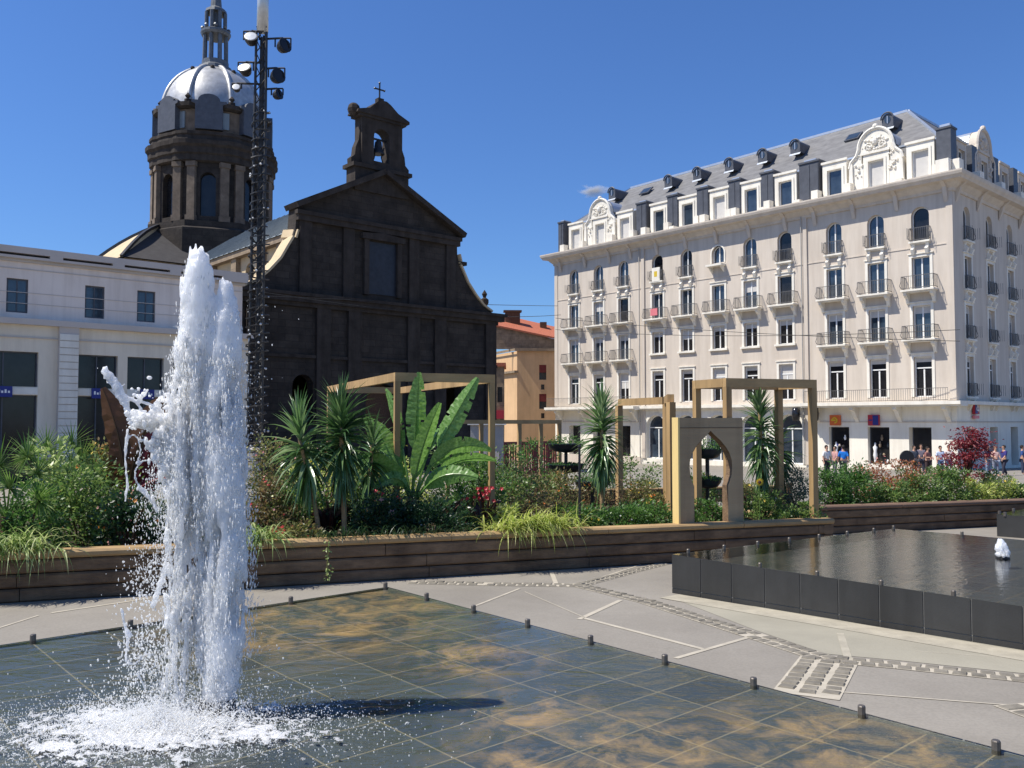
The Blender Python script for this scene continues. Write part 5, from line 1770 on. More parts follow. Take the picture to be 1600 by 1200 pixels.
def jet():
    Y0 = JET.y
    T = thing('water_jet', 'tall white fountain jet bursting up from the near pool', 'fountain jet', JET)
    S_ = Y0 / FOC
    P = lambda px, py, dy=0.0: at(px, py, Y0) - JET + Vector((0, dy, 0))
    rr = random.Random(21)
    b = MB()
    # table: y px, centre px, half width px
    A = [(398, 309, 6), (405, 310, 13), (430, 310, 21), (470, 308, 24), (520, 307, 26), (580, 303, 33), (640, 297, 38), (700, 296, 36), (760, 297, 34), (850, 297, 28), (950, 288, 24), (1050, 276, 20), (1105, 268, 26)]
    Bc = [(452, 352, 6), (460, 353, 11), (500, 355, 17), (560, 352, 25), (620, 346, 33), (700, 348, 37), (800, 353, 36), (900, 353, 37), (1000, 352, 34), (1060, 346, 30), (1105, 341, 22)]

    def fill(tab, n, dens, rmin, rmax):
        y0, y1 = tab[0][0], tab[-1][0]
        for i in range(n):
            u = rr.random()
            py = y0 + (y1 - y0) * u
            if rr.random() > dens(py): continue
            cx, hw = interp(tab, py)
            a = rr.uniform(0, 2 * PI); q = math.sqrt(rr.random()) * (0.97 if py < 560 else 0.82)
            # strands: bias the radius angle by vertical streak noise
            sx = math.cos(a) * q; sy = math.sin(a) * q
            nz = noise.noise(Vector((sx * 3.4 + (3 if tab is A else 9), 0.6 * sy, py * 0.009)))
            if nz < (-0.10 if tab is A else -0.22) and py > 540: continue
            r = rr.uniform(rmin, rmax) * (0.7 + 0.3 * min(1, hw / 20))
            r = min(r, max(0.006, hw * S_ * (1.02 - abs(q) * 0.55)))
            if q > 0.8 and rr.random() < 0.5: cx += rr.gauss(0, 3) * (0.3 + hw / 40)
            p = P(cx + sx * hw, py, sy * hw * S_)
            b.ball(p, r, 6, 4, (0.85, 0.85, rr.uniform(1.5, 6.5)))
    Mc = [(470, 331, 8), (520, 331, 14), (650, 325, 18), (800, 322, 16), (950, 318, 12), (1060, 315, 10)]
    fill(Mc, 2200, lambda y: 1 if y < 800 else 0.25, 0.006, 0.016)
    fill(A, 7200, lambda y: 1 if y < 720 else max(0.05, 1 - (y - 720) / 150), 0.006, 0.017)
    fill(Bc, 8200, lambda y: 1, 0.006, 0.018)
    # side burst
    for i in range(900):
        u = rr.random()
        px = 285 - 75 * u; py = 655 + rr.gauss(0, 14 + 18 * (1 - u)) + 30 * (1 - u) - 15 * u
        if noise.noise(Vector((px * 0.045, py * 0.045, 3))) < -0.05 * u - 0.02 and u > 0.3: continue
        b.ball(P(px, py, rr.gauss(0, 0.05)), rr.uniform(0.005, 0.015), 6, 4, (1.3, 1, 1))
    for i in range(600):
        px = rr.gauss(262, 13); py = rr.uniform(650, 780)
        b.ball(P(px + (py - 650) * 0.10, py, rr.gauss(0, 0.05)), rr.uniform(0.005, 0.015), 6, 4, (1, 1, 2.2))

    def rope(pts, r, dy=0.0, jit=1.2):
        out = []
        n = len(pts)
        for i in range(n - 1):
            for t in (0, 0.25, 0.5, 0.75):
                x = pts[i][0] + (pts[i + 1][0] - pts[i][0]) * t; y = pts[i][1] + (pts[i + 1][1] - pts[i][1]) * t
                out.append(P(x + rr.uniform(-jit, jit), y + rr.uniform(-jit, jit), dy))
        out.append(P(*pts[-1], dy))
        b.tube(out, [r * S_ * rr.uniform(0.75, 1.3) for _ in out], 6)
    rope([(161, 577), (170, 582), (180, 592), (187, 603), (194, 618), (201, 638), (205, 655)], 3.0, jit=0.8)
    rope([(161, 577), (166, 578)], 4.2, jit=0.2)
    rope([(188, 612), (200, 622), (215, 626), (235, 633), (255, 645)], 3.0)
    rope([(196, 625), (197, 645), (205, 655), (216, 652), (222, 640), (212, 628)], 2.2)
    rope([(200, 660), (220, 668), (245, 672)], 3.0)
    ring = lambda cx, cy, rx, ry, a0, a1, n=12: [(cx + rx * math.cos(a0 + (a1 - a0) * i / n), cy + ry * math.sin(a0 + (a1 - a0) * i / n)) for i in range(n + 1)]
    rope(ring(208, 703, 11, 24, 1.2, -3.4), 1.8)
    rope(ring(233, 742, 22, 24, -0.2, -4.6, 14), 2.0)
    rope([(201, 668), (197, 690), (195, 715), (197, 740), (199, 760), (195, 785)], 2.2)
    rope([(215, 762), (228, 772), (238, 782), (246, 800)], 3.2)
    rope([(228, 700), (240, 705), (252, 700)], 3.2)
    rope([(190, 950), (195, 972), (200, 1000), (198, 1016), (196, 1034)], 2.6)
    rope([(196, 985), (204, 996)], 6)
    rope([(197, 1035), (212, 1038), (222, 1026), (236, 1020)], 2.2)
    rope([(214, 1050), (222, 1066), (228, 1078)], 2.4)
    rope([(262, 880), (254, 905), (246, 925), (238, 950)], 4.5)
    rope([(280, 950), (276, 990), (270, 1030), (275, 1070), (284, 1100)], 3.6)
    rope([(286, 860), (283, 900), (281, 950)], 5)
    rope([(270, 790), (262, 812), (258, 840), (262, 868)], 3)
    for i in range(260):
        u = rr.random()
        x = 161 + 46 * u + rr.gauss(0, 3); y = 577 + 78 * u ** 1.15 + rr.gauss(0, 4)
        b.ball(P(x, y, rr.gauss(0, 0.01)), rr.uniform(0.003, 0.009), 6, 4)
    # strands weaving between the two columns
    for i in range(95):
        x = rr.uniform(262, 332); y = rr.uniform(640, 1010)
        L_ = rr.uniform(30, 110)
        rope([(x, y), (x + rr.uniform(-5, 5), y + L_ * 0.5), (x + rr.uniform(-8, 8), y + L_)], rr.uniform(0.9, 2.6), rr.uniform(-0.08, 0.08))
    obj_mesh('water_column', remesh(b, 0.0062, 5), M['splash'], T)
    # fine streaks of falling and rising water shrouding the core
    b = MB()

    def streak(p, r, L_, lean=0.0, ly=0.0):
        k = len(b.v)
        b.v += [(p[0] - r, p[1], p[2]), (p[0], p[1] - r, p[2]), (p[0] + r, p[1], p[2]), (p[0], p[1] + r, p[2]), (p[0] + lean, p[1] + ly, p[2] + L_), (p[0] - lean, p[1] - ly, p[2] - L_)]
        b.f += [(k, k + 1, k + 4), (k + 1, k + 2, k + 4), (k + 2, k + 3, k + 4), (k + 3, k, k + 4), (k + 1, k, k + 5), (k + 2, k + 1, k + 5), (k + 3, k + 2, k + 5), (k, k + 3, k + 5)]
    for tab, n_, dn in ((A, 15000, lambda y: 0.3 if y < 540 else (0.9 if y < 740 else max(0.28, 0.9 - (y - 740) / 240))), (Bc, 13000, lambda y: 0.3 if y < 560 else 0.85), (Mc, 3000, lambda y: 0.6)):
        for i in range(n_):
            u = rr.random(); py = tab[0][0] + (tab[-1][0] - tab[0][0]) * u
            if rr.random() > dn(py): continue
            cx, hw = interp(tab, py)
            a = rr.uniform(0, 2 * PI); q = min(1.5, abs(rr.gauss(0.80, 0.17 + 0.10 * u)))
            nz = noise.noise(Vector((math.cos(a) * q * 3.4 + (3 if tab is A else 9), 0.6 * math.sin(a), py * 0.009)))
            if nz < -0.14 and py > 540 and rr.random() < 0.8: continue
            hw2 = hw + (4 if py > 480 else 0.5)
            p = P(cx + math.cos(a) * q * hw2, py, math.sin(a) * q * hw2 * S_)
            r = rr.uniform(0.0014, 0.0048) * (1.15 if q < 0.8 else 0.8)
            streak(p, r, r * rr.uniform(1.5, 7.0), (math.cos(a) * 0.12 * r * 4) * rr.random())
    for i in range(5200):
        px = rr.gauss(262, 20) - max(0, rr.gauss(0, 12)); py = rr.uniform(640, 1095)
        if py > 860: px -= (py - 860) * 0.12
        if noise.noise(Vector((px * 0.03, py * 0.012, 9))) < -0.05: continue
        r = rr.uniform(0.001, 0.0036)
        streak(P(px, py, rr.gauss(0, 0.09)), r, r * rr.uniform(1.0, 4))
    b.build('water_streaks', M['drops'], T, smooth=True, kind='stuff')
    # loose drops
    b = MB()
    for i in range(2600):
        t = rr.random()
        if t < 0.36:
            px = rr.gauss(268, 22); py = rr.uniform(700, 1090); r = rr.uniform(0.0015, 0.0045)
        elif t < 0.60:
            py = rr.uniform(870, 1060); px = 262 - abs(rr.gauss(0, 30)) - (py - 870) * 0.10; r = rr.uniform(0.0015, 0.006)
        elif t < 0.78:
            py = rr.uniform(560, 1100); px = rr.gauss(384, 8) + (py - 560) * 0.02; r = rr.uniform(0.0010, 0.0028)
        elif t < 0.83:
            px = 390 + abs(rr.gauss(0, 20)); py = rr.uniform(470, 700); r = rr.uniform(0.0012, 0.004)
            if rr.random() < 0.6: continue
        else:
            px = rr.gauss(310, 85); py = 1110 - abs(rr.gauss(0, 50)); r = rr.uniform(0.002, 0.006)
        b.ball(P(px, py, rr.gauss(0, 0.12)), r, 5, 3, (1, 1, rr.uniform(0.9, 1.8)))
    b.build('water_drops', M['drops'], T, smooth=True, kind='stuff')
    # black nozzle ring and upright jets
    n = MB()
    n.lathe([(0.105, -0.05), (0.105, 0.015), (0.09, 0.03), (0.06, 0.03), (0.055, 0.0)], 20)
    for i in range(11):
        a = 2 * PI * i / 11
        n.tube([(0.085 * math.cos(a), 0.085 * math.sin(a), 0.0), (0.082 * math.cos(a), 0.082 * math.sin(a), 0.075)], [0.016, 0.012], 7)
    n.build('nozzle', M['black_metal'], T)
    # foam spreading over the water: lace of real froth with a threshold of noise
    f = MB()
    st = 0.011
    x0, x1 = -1.5, 1.25
    y0, y1 = -0.95, 0.75
    nx = int((x1 - x0) / st); ny = int((y1 - y0) / st)
    hts = {}
    cc = Vector((-0.22, -0.30))
    for j_ in range(ny + 1):
        y = y0 + j_ * st
        for i_ in range(nx + 1):
            x = x0 + i_ * st
            dx = (x - cc.x) / 1.05; dy = (y - cc.y) / 0.62
            d = math.sqrt(dx * dx + dy * dy)
            if d > 1.35: continue
            v = noise.noise(Vector((x * 7 + 3 * noise.noise(Vector((x * 4, y * 4, 1))), y * 16, 0.3)))
            v2 = noise.noise(Vector((x * 26, y * 32, 5.3)))
            ridge = 1 - abs(v * 1.7 + v2 * 0.55)
            dens = 1.58 - d * 0.90
            hgt = ridge * 0.62 + 0.28 * v2 + dens * 0.62 - 1.03
            if hgt > 0: hts[(i_, j_)] = min(hgt, 0.30) * 0.05 * (1.2 - d * 0.6) + 0.002
    idx = {}
    for (i_, j_), h in hts.items():
        idx[(i_, j_)] = len(f.v)
        f.v.append((x0 + i_ * st, y0 + j_ * st, h))
    for (i_, j_) in hts:
        q = [(i_, j_), (i_ + 1, j_), (i_ + 1, j_ + 1), (i_, j_ + 1)]
        if all(k_ in idx for k_ in q): f.f.append(tuple(idx[k_] for k_ in q))
    f.build('foam', M['splash'], T, smooth=True, kind='stuff')
    b = MB()
    for i in range(21000):
        a = rr.uniform(0, 2 * PI); q = abs(rr.gauss(0, 0.55))
        x = cc.x + 1.0 * q * math.cos(a); y = cc.y + 0.55 * q * math.sin(a)
        z = abs(rr.gauss(0, 0.035 if q > 0.5 else 0.07))
        r = rr.uniform(0.001, 0.0034)
        b.ball((x, y, z), r, 4, 3, (1, 1, rr.uniform(0.8, 1.8)))
    b.build('spray', M['drops'], T, smooth=True, kind='stuff')
    b = MB()
    for i in range(1300):
        a = rr.uniform(0, 2 * PI); q = abs(rr.gauss(0, 0.45))
        x = cc.x + 0.9 * q * math.cos(a); y = cc.y + 0.5 * q * math.sin(a)
        L_ = rr.uniform(0.01, 0.065) * (1.3 if q < 0.5 else 0.55)
        s1 = rr.uniform(0.1, 1.8); s2 = -rr.uniform(0.2, 1.0) * s1; an = rr.uniform(-1.0, 1.0) + (PI if rr.random() < 0.3 else 0)
        pts = [(x + L_ * t * math.cos(an), y + 0.4 * L_ * t * math.sin(an), 0.004 + L_ * (s1 * t + s2 * t * t) + rr.uniform(0, 0.004)) for t in (0, 0.3, 0.6, 1)]
        k_ = rr.uniform(0.35, 1.0)
        b.tube(pts, [0.005 * k_, 0.0045 * k_, 0.0035 * k_, 0.002 * k_], 4)
    for i in range(0):
        a = rr.uniform(0, 2 * PI); q = abs(rr.gauss(0, 0.32))
        b.ball((cc.x + 2.2 * q * math.cos(a), cc.y + 1.2 * q * math.sin(a), rr.uniform(0, 0.03)), rr.uniform(0.008, 0.018), 6, 4, (rr.uniform(1, 2.6), 1.1, 0.7))
    b.build('splash_crown', M['drops'], T, smooth=True, kind='stuff')


jet()


def small_jet():
    base = atz(1567, 872, WZ)
    T = thing('bubbling_jet', 'small white bubbling jet on dark nozzle in the raised pool', 'fountain jet', base)
    b = MB()
    s = base.y / FOC
    rr = random.Random(2)
    for i in range(420):
        u = rr.random()
        z = u * 24 * s
        hw = (10.5 - 8.0 * u ** 2.2) * s
        a = rr.uniform(0, 2 * PI); q = rr.uniform(0.2, 1)
        b.ball((hw * q * math.cos(a) - 3 * s * u, hw * q * math.sin(a), z + 0.03), rr.uniform(0.009, 0.016), 6, 4, (1, 1, 1.5))
    obj_mesh('water_column', remesh(b, 0.006, 9), M['splash'], T)
    n = MB().lathe([(0.07, -0.1), (0.075, 0.01), (0.06, 0.035), (0.02, 0.04)], 14)
    n.build('nozzle', M['black_metal'], T)


small_jet()

# ================================================================ timber planters
PD = Vector((0.9255, 0.3788, 0)).normalized()
PN = Vector((-PD.y, PD.x, 0))
PP0 = Vector((-5.77, 9.66, 0))
SOILH = 0.47


def front(px, d):
    """point behind the planter's front wall, d metres in, seen in the direction of px"""
    a = (px - 800) / FOC / math.cos(PITCH)
    q = PP0 + PN * (0.24 + d)
    s = (a * q.y - q.x) / (PD.x - a * PD.y)
    w = q + PD * s
    w.z = gz(w.y) + SOILH
    return w


def logbeam(b, A, B_, w, h, bev=0.018):
    """chamfered sleeper whose outer top edge runs A-B; local y = inward"""
    d = (B_ - A).normalized()
    n = Vector((-d.y, d.x, 0)).normalized()
    pr = [(0, bev), (bev, 0), (w - bev, 0), (w, bev), (w, h - bev), (w - bev, h), (bev, h), (0, h - bev)]
    vs = []
    for P_ in (A, B_):
        for y, z in pr:
            q = P_ + n * y
            vs.append((q.x, q.y, P_.z + z))
    k = 8
    b.add(vs, [(i, (i + 1) % k, (i + 1) % k + k, i + k) for i in range(k)] + [tuple(range(k))[::-1], tuple(range(k, 2 * k))])


def planter(name, label, P0, D, L0, L1, seed, ret=None, h=0.57, cap='sleeper_top'):
    rr = random.Random(seed)
    T = thing(name, label, 'planter', (P0.x, P0.y, gz(P0.y)))
    cs = MB(); cp = MB()
    N = Vector((-D.y, D.x, 0))
    hh = (h - 0.09) / 3
    segs = [(P0 + D * L0, D, L1 - L0)]
    if ret: segs.append((P0 + D * L1 + N * 0.0, N, ret))
    for O, dr, Ln in segs:
        isr = dr is not D
        for c in range(4):
            s = -rr.uniform(0, 1.5) if not isr else 0
            while s < Ln:
                e = min(Ln, s + 2.4)
                a = O + dr * max(0, s) ; b_ = O + dr * (e - 0.008)
                if (b_ - a).length > 0.05:
                    z = c * hh
                    sh = Vector((-dr.y, dr.x, 0)) * (rr.uniform(0.0, 0.012) + (0 if c < 3 else -0.03))
                    A = a + sh; B2_ = b_ + sh
                    A.z = gz(a.y) + z; B2_.z = gz(b_.y) + z
                    if c < 3:
                        logbeam(cs, A, B2_, 0.2, hh - 0.012, 0.02)
                    else: logbeam(cp, A, B2_, 0.26, 0.088, 0.025)
                s = e
    cs.build('sleeper_wall', M['sleeper'], T, world=True)
    cp.build('capping', M[cap], T, world=True)
    return T


L_END = 11.95
planter('timber_planter', 'long raised sleeper planter full of exotic plants across the middle of the square', PP0, PD, -4.2, L_END, 3, ret=6.0)
Q0 = at(1279, 787, 17.0); Q0 = Vector((Q0.x, Q0.y, 0))
planter('timber_planter', 'farther sleeper planter with hedge of flowers and crimson maple at the right', Q0, PD, 0, 14.0, 5, cap='cap_dark')
b = MB()
c = [PP0 + PD * -4.2 + PN * 0.15, PP0 + PD * (L_END) + PN * 0.15, PP0 + PD * (L_END) + PN * 9.5, PP0 + PD * -4.2 + PN * 9.5]
b.add([(p.x, p.y, gz(p.y) + SOILH) for p in c] + [(p.x, p.y, gz(p.y) - 0.1) for p in c], [(0, 1, 2, 3), (1, 5, 6, 2), (2, 6, 7, 3), (3, 7, 4, 0)])
c = [Q0 + PN * 0.1 + PD * 0.1, Q0 + PN * 0.1 + PD * 14, Q0 + PN * 1.9 + PD * 14, Q0 + PN * 1.9 + PD * 0.1]
b.add([(p.x, p.y, gz(p.y) + SOILH) for p in c] + [(p.x, p.y, gz(p.y) - 0.1) for p in c], [(0, 1, 2, 3), (0, 4, 7, 3), (2, 6, 7, 3), (3, 7, 4, 0), (1, 5, 6, 2)])
b.build('planting_soil', M['soil'], kind='structure')
# timber edge inside the garden
pe = front(840, 5.2); pe2 = front(1230, 5.2)
T = thing('inner_timber_edge', 'low brown timber edging running across the garden behind the bowls', 'garden edging', pe)
bb = MB()
for k in range(2):
    A = pe + Vector((0, 0, k * 0.15)); Bq = pe2 + Vector((0, 0, k * 0.15))
    logbeam(bb, A, Bq, 0.14, 0.14, 0.015)
for i in range(6):
    q = pe.lerp(pe2, i / 5)
    bb.box(q.x - .06, q.y - 0.1, q.z - .1, q.x + .06, q.y, q.z + .4)
bb.build('board', M['sleeper'], T, world=True)
bb = MB(); logbeam(bb, pe + Vector((0, 0, 0.3)), pe2 + Vector((0, 0, 0.3)), 0.18, 0.04, 0.01)
bb.build('capping', M['sleeper_top'], T, world=True)


# ================================================================ pergolas and the arch panel
def frame(name, label, pts, beams, w=0.105, bh=0.14):
    """pts: list of (base vector, top z)"""
    T = thing(name, label, 'pergola', pts[0][0])
    for p, zt in pts:
        ww = w / 2
        k = MB(); k.obox(Matrix.Translation((p.x, p.y, 0)) @ Matrix.Rotation(math.atan2(PD.y, PD.x), 4, 'Z'), -ww, -ww, p.z - 0.2, ww, ww, zt - bh)
        k.build('post', M['wood'], T, world=True)
    for i, j_, in beams:
        a, za = pts[i]; c_, zc = pts[j_]
        d = (c_ - a).normalized(); d.z = 0
        along = abs(d.dot(PD)) > 0.7
        ext = w / 2 if along else -w / 2
        A = Vector((a.x, a.y, za - bh / 2)) - d * ext; C_ = Vector((c_.x, c_.y, zc - bh / 2)) + d * ext
        k = MB(); k.beam(A, C_, w, bh)
        k.build('beam', M['wood_h' if along else 'wood'], T, world=True)
    return T


fl, fr_ = front(1136, 0.12), front(1269, 0.02)
zt = at(1200, 591, fl.y).z
bl, br_ = fl + PN * 0.85, fr_ + PN * 0.85
frame('timber_pergola', 'tall box-shaped timber pergola right of the arch panel', [(fl, zt), (fr_, zt), (br_, zt), (bl, zt)], [(0, 1), (3, 2), (0, 3), (1, 2)])
m1 = at(1043, 800, 16.7); m1.z = gz(16.7) + SOILH
m2 = at(968, 790, 18.4); m2.z = gz(18.4) + SOILH
m3 = bl + PN * 0.35
frame('timber_pergola', 'lower timber frame left of the arch panel behind the tall yucca', [(m1, 2.24), (m2, 2.24), (m3 + Vector((-0.25, 0, 0)), 2.24)], [(0, 1), (0, 2)], w=0.12)
l1 = Vector((-1.73, 12.9, gz(12.9) + SOILH)); l2 = Vector((-0.32, 13.48, gz(13.5) + SOILH))
frame('timber_pergola', 'large timber pergola behind the banana plant', [(l1, 2.5), (l2, 2.5), (l2 + PN * 5.6, 2.5), (l1 + PN * 5.6, 2.5)], [(0, 1), (3, 2), (0, 3), (1, 2)], w=0.085, bh=0.13)
g1 = at(700, 660, 21); g2 = at(874, 660, 23)
pts = []
for u in (0, 0.28, 0.62, 0.82, 1):
    q = g1.lerp(g2, u); q.z = gz(q.y)
    pts.append((q, 1.80))
frame('timber_pergola', 'low long timber frame in front of the ochre house', pts, [(0, 4)], w=0.09, bh=0.1)


def arch_panel():
    o = front(1060, -0.13)
    T = thing('arch_panel', 'sand coloured board panel with pointed horseshoe arch opening standing on the planter edge', 'arch panel', o, math.atan2(PD.y, PD.x))
    w, h, cx, th = 1.19, 1.72, 0.585, 0.15
    half = [(0.315, 0), (0.315, 0.66), (0.345, 0.72), (0.385, 0.82), (0.398, 0.95), (0.39, 1.06), (0.35, 1.17), (0.28, 1.27), (0.18, 1.37), (0.07, 1.455), (0.0, 1.52)]
    xz = lambda a, d, z: (a, d, z)
    b = MB()
    L = [(0.012, 0), (cx - half[0][0], 0)] + [(cx - x, z) for x, z in half[1:]] + [(cx, h), (0.012, h)]
    Rr = [(w, 0), (w, h), (cx, h)] + [(cx + x, z) for x, z in half[::-1]]
    b.prism(L, 0, th, xz); b.prism(Rr, 0, th, xz)
    b.build('board', M['panel'], T)
    e = MB(); e.box(-0.02, -0.01, 0, 0.012, th + 0.01, h + 0.005)
    e.build('lit_edge', M['panel_lit_edge'], T)
    # reveal lining in dark brown, slightly proud of the cut
    r = MB()
    out = [(cx - x, z) for x, z in half] + [(cx + x, z) for x, z in half[::-1][1:]]
    ins = [(cx + (x - cx) * 0.985, z - (0.006 if z > 1 else 0)) for x, z in out]
    vs = [(x, 0.004, z) for x, z in ins] + [(x, th - 0.004, z) for x, z in ins]
    n = len(ins)
    r.add(vs, [(i, i + 1, i + 1 + n, i + n) for i in range(n - 1)])
    r.build('reveal', M['sleeper'], T)
    g = MB()
    g.box(0.012, -0.006, 1.56, w, 0, 1.572)
    g.build('board_joint', M['sleeper'], T)


arch_panel()


# ================================================================ bowls on stands, posts, fences
def bowl_stand(name, label, base, tiers, cat='planter'):
    T = thing(name, label, cat, base)
    zt = tiers[-1][0]
    p = MB(); p.tube([(0, 0, -0.1), (0, 0, zt)], 0.035, 8)
    p.lathe([(0.16, -0.02), (0.16, 0.02), (0.05, 0.05)], 12)
    p.build('pole', M['black_metal'], T)
    rr = random.Random(int(base.x * 100))
    for z, r in tiers:
        b = MB().lathe([(0.05, z - 0.17), (r * 0.7, z - 0.14), (r * 0.95, z - 0.06), (r, z), (r * 1.03, z + 0.01), (r * 0.94, z + 0.01), (r * 0.9, z - 0.03), (0.01, z - 0.03)], 20)
        o = b.build('bowl', M['bowl'], T, smooth=True)
        f = MB()
        for i in range(420):
            a = rr.uniform(0, 2 * PI); q = r * math.sqrt(rr.random()) * 1.02
            hgt = (0.22 if z == zt else 0.06) * (1 - (q / r) ** 2 * 0.7)
            leaf(f, rr, Vector((q * math.cos(a), q * math.sin(a), z - 0.02 + rr.random() * hgt)), Vector((math.cos(a) * 0.6, math.sin(a) * 0.6, rr.uniform(0, 1))), rr.uniform(0.03, 0.06), 0.022)
        f.build('foliage', M['lf_green'], o, kind='stuff')


def leaf(b, rr, p, d, l, w):
    d = (d + Vector((rr.uniform(-.6, .6), rr.uniform(-.6, .6), rr.uniform(-.5, .5)))).normalized()
    s = d.cross(Vector((rr.uniform(-1, 1), rr.uniform(-1, 1), rr.uniform(-1, 1))))
    if s.length < 0.01: s = d.orthogonal()
    s = s.normalized() * w / 2
    m = p + d * (l * 0.45)
    k = len(b.v)
    e = p + d * l
    b.v += [(p.x, p.y, p.z), (m.x + s.x, m.y + s.y, m.z + s.z), (e.x, e.y, e.z), (m.x - s.x, m.y - s.y, m.z - s.z)]
    b.f.append((k, k + 1, k + 2, k + 3))


def flower(b, rr, p, r, up):
    n = 5
    up = (up + Vector((0, -0.5, 0.3))).normalized()
    s = up.orthogonal().normalized(); t = up.cross(s)
    k = len(b.v)
    b.v.append(tuple(p))
    for i in range(n * 2):
        a = PI * i / n
        q = p + (s * math.cos(a) + t * math.sin(a)) * (r if i % 2 else r * 0.55) + up * r * 0.25
        b.v.append(tuple(q))
    for i in range(n * 2): b.f.append((k, k + 1 + i, k + 1 + (i + 1) % (n * 2)))


def bush(base, rx, ry, h, lf, n, label, lsize=0.05, flowers=None, seed=0, name='shrub', cat='shrub', lean=0, group=None, low=0.0, ragged=0.3, narrow=0.5):
    rr = random.Random(seed * 77 + 5)
    T = thing(name, label, cat, base, 0, group)
    nc = max(8, int(n / 70))
    cl = []
    for i in range(nc):
        a = rr.uniform(0, 2 * PI); e = math.asin(rr.random() ** 0.8)
        q = rr.uniform(0.45, 1.0) ** 0.6
        bump = 1 + ragged * (rr.random() - 0.5) * 2
        cl.append((Vector((math.cos(a) * math.cos(e) * q * rx * bump, math.sin(a) * math.cos(e) * q * ry * bump, low + max(0.02, math.sin(e) * q * (h - low) * bump * 0.95))), rr.uniform(0.10, 0.2) * (rx + h) * 0.7))
    f = MB()
    for i in range(n):
        c_, r = cl[rr.randrange(nc)]
        o = Vector((rr.gauss(0, r * 0.5), rr.gauss(0, r * 0.5), rr.gauss(0, r * 0.42)))
        p = c_ + o
        if p.z < 0.01: p.z = rr.uniform(0.0, 0.08)
        if p.z > h * 1.04: p.z = h * rr.uniform(0.8, 1.0)
        leaf(f, rr, p, o.normalized() + Vector((p.x / rx * 0.5, p.y / ry * 0.5, 0.35)), lsize * rr.uniform(0.7, 1.5), lsize * narrow * rr.uniform(0.9, 1.4))
    f.build('foliage', M[lf], T, kind='stuff')
    s = MB()
    for i in range(min(14, nc)):
        c_, r = cl[i]
        s.tube([(c_.x * 0.1, c_.y * 0.1, -0.05), (c_.x * 0.5, c_.y * 0.5, c_.z * 0.6), tuple(c_)], [0.014, 0.010, 0.005], 4)
    s.build('stem', M['bark_dark'], T)
    if flowers:
        for col, cnt, fr in flowers:
            g = MB()
            for i in range(cnt):
                c_, r = cl[rr.randrange(nc)]
                p = c_ + Vector((rr.gauss(0, r * 0.4), rr.gauss(0, r * 0.4), r * rr.uniform(0.2, 0.8)))
                if p.z < 0.05: continue
                flower(g, rr, p, fr * rr.uniform(0.7, 1.2), Vector((p.x / rx, p.y / ry, 0.5)))
            if g.v: g.build('blossom', M[col], T, kind='stuff')
    return T


def blade(b, root, d, L, w, droop, seg=5, fold=0.35, up=Vector((0, 0, 1))):
    """sword leaf: folded ribbon bending down along its length"""
    d = d.normalized()
    s = d.cross(up)
    if s.length < 0.05: s = Vector((1, 0, 0))
    s.normalize()
    p = Vector(root)
    k = len(b.v)
    for i in range(seg + 1):
        u = i / seg
        ww = w * (0.55 + 0.45 * math.sin(PI * min(1, u * 1.25 + 0.12))) * (1 - u ** 3.0)
        nn = s.cross(d).normalized()
        for sg in (-1, 0, 1):
            q = p + s * (sg * ww / 2) + nn * (abs(sg) * ww * fold)
            b.v.append(tuple(q))
        d = (d + Vector((0, 0, -droop / seg * (0.4 + 1.2 * u)))).normalized()
        p = p + d * (L / seg)
    for i in range(seg):
        a = k + i * 3
        b.f += [(a, a + 1, a + 4, a + 3), (a + 1, a + 2, a + 5, a + 4)]


def yucca(label, base, top, crown_len, blade_len, n, matn, seed, trunk_r=0.035, lean=0.0, w=0.035):
    rr = random.Random(seed)
    T = thing('yucca', label, 'yucca', base)
    H = top - base.z
    t = MB()
    pts = [(lean * (u ** 1.3), 0.02 * math.sin(u * 6), H * u - 0.05 * (1 - u)) for u in [i / 8 for i in range(9)]]
    t.tube(pts, [trunk_r * (1.25 - 0.4 * i / 8) for i in range(9)], 8)
    t.build('trunk', M['bark'], T)
    b = MB()
    for i in range(n):
        u = rr.random()
        z = H - crown_len * u
        x = lean * ((z / H) ** 1.3)
        az = rr.uniform(0, 2 * PI)
        el = rad(80 - 160 * u + rr.uniform(-14, 14))
        if rr.random() < 0.12: el += 0.4
        d = Vector((math.cos(az) * math.cos(el), math.sin(az) * math.cos(el), math.sin(el)))
        blade(b, (x, 0, z), d, blade_len * rr.uniform(0.75, 1.15), w * rr.uniform(0.8, 1.15), rr.uniform(0.4, 1.5) * (1.3 if u > 0.35 else 0.7))
    b.build('crown', M[matn], T)
    return T


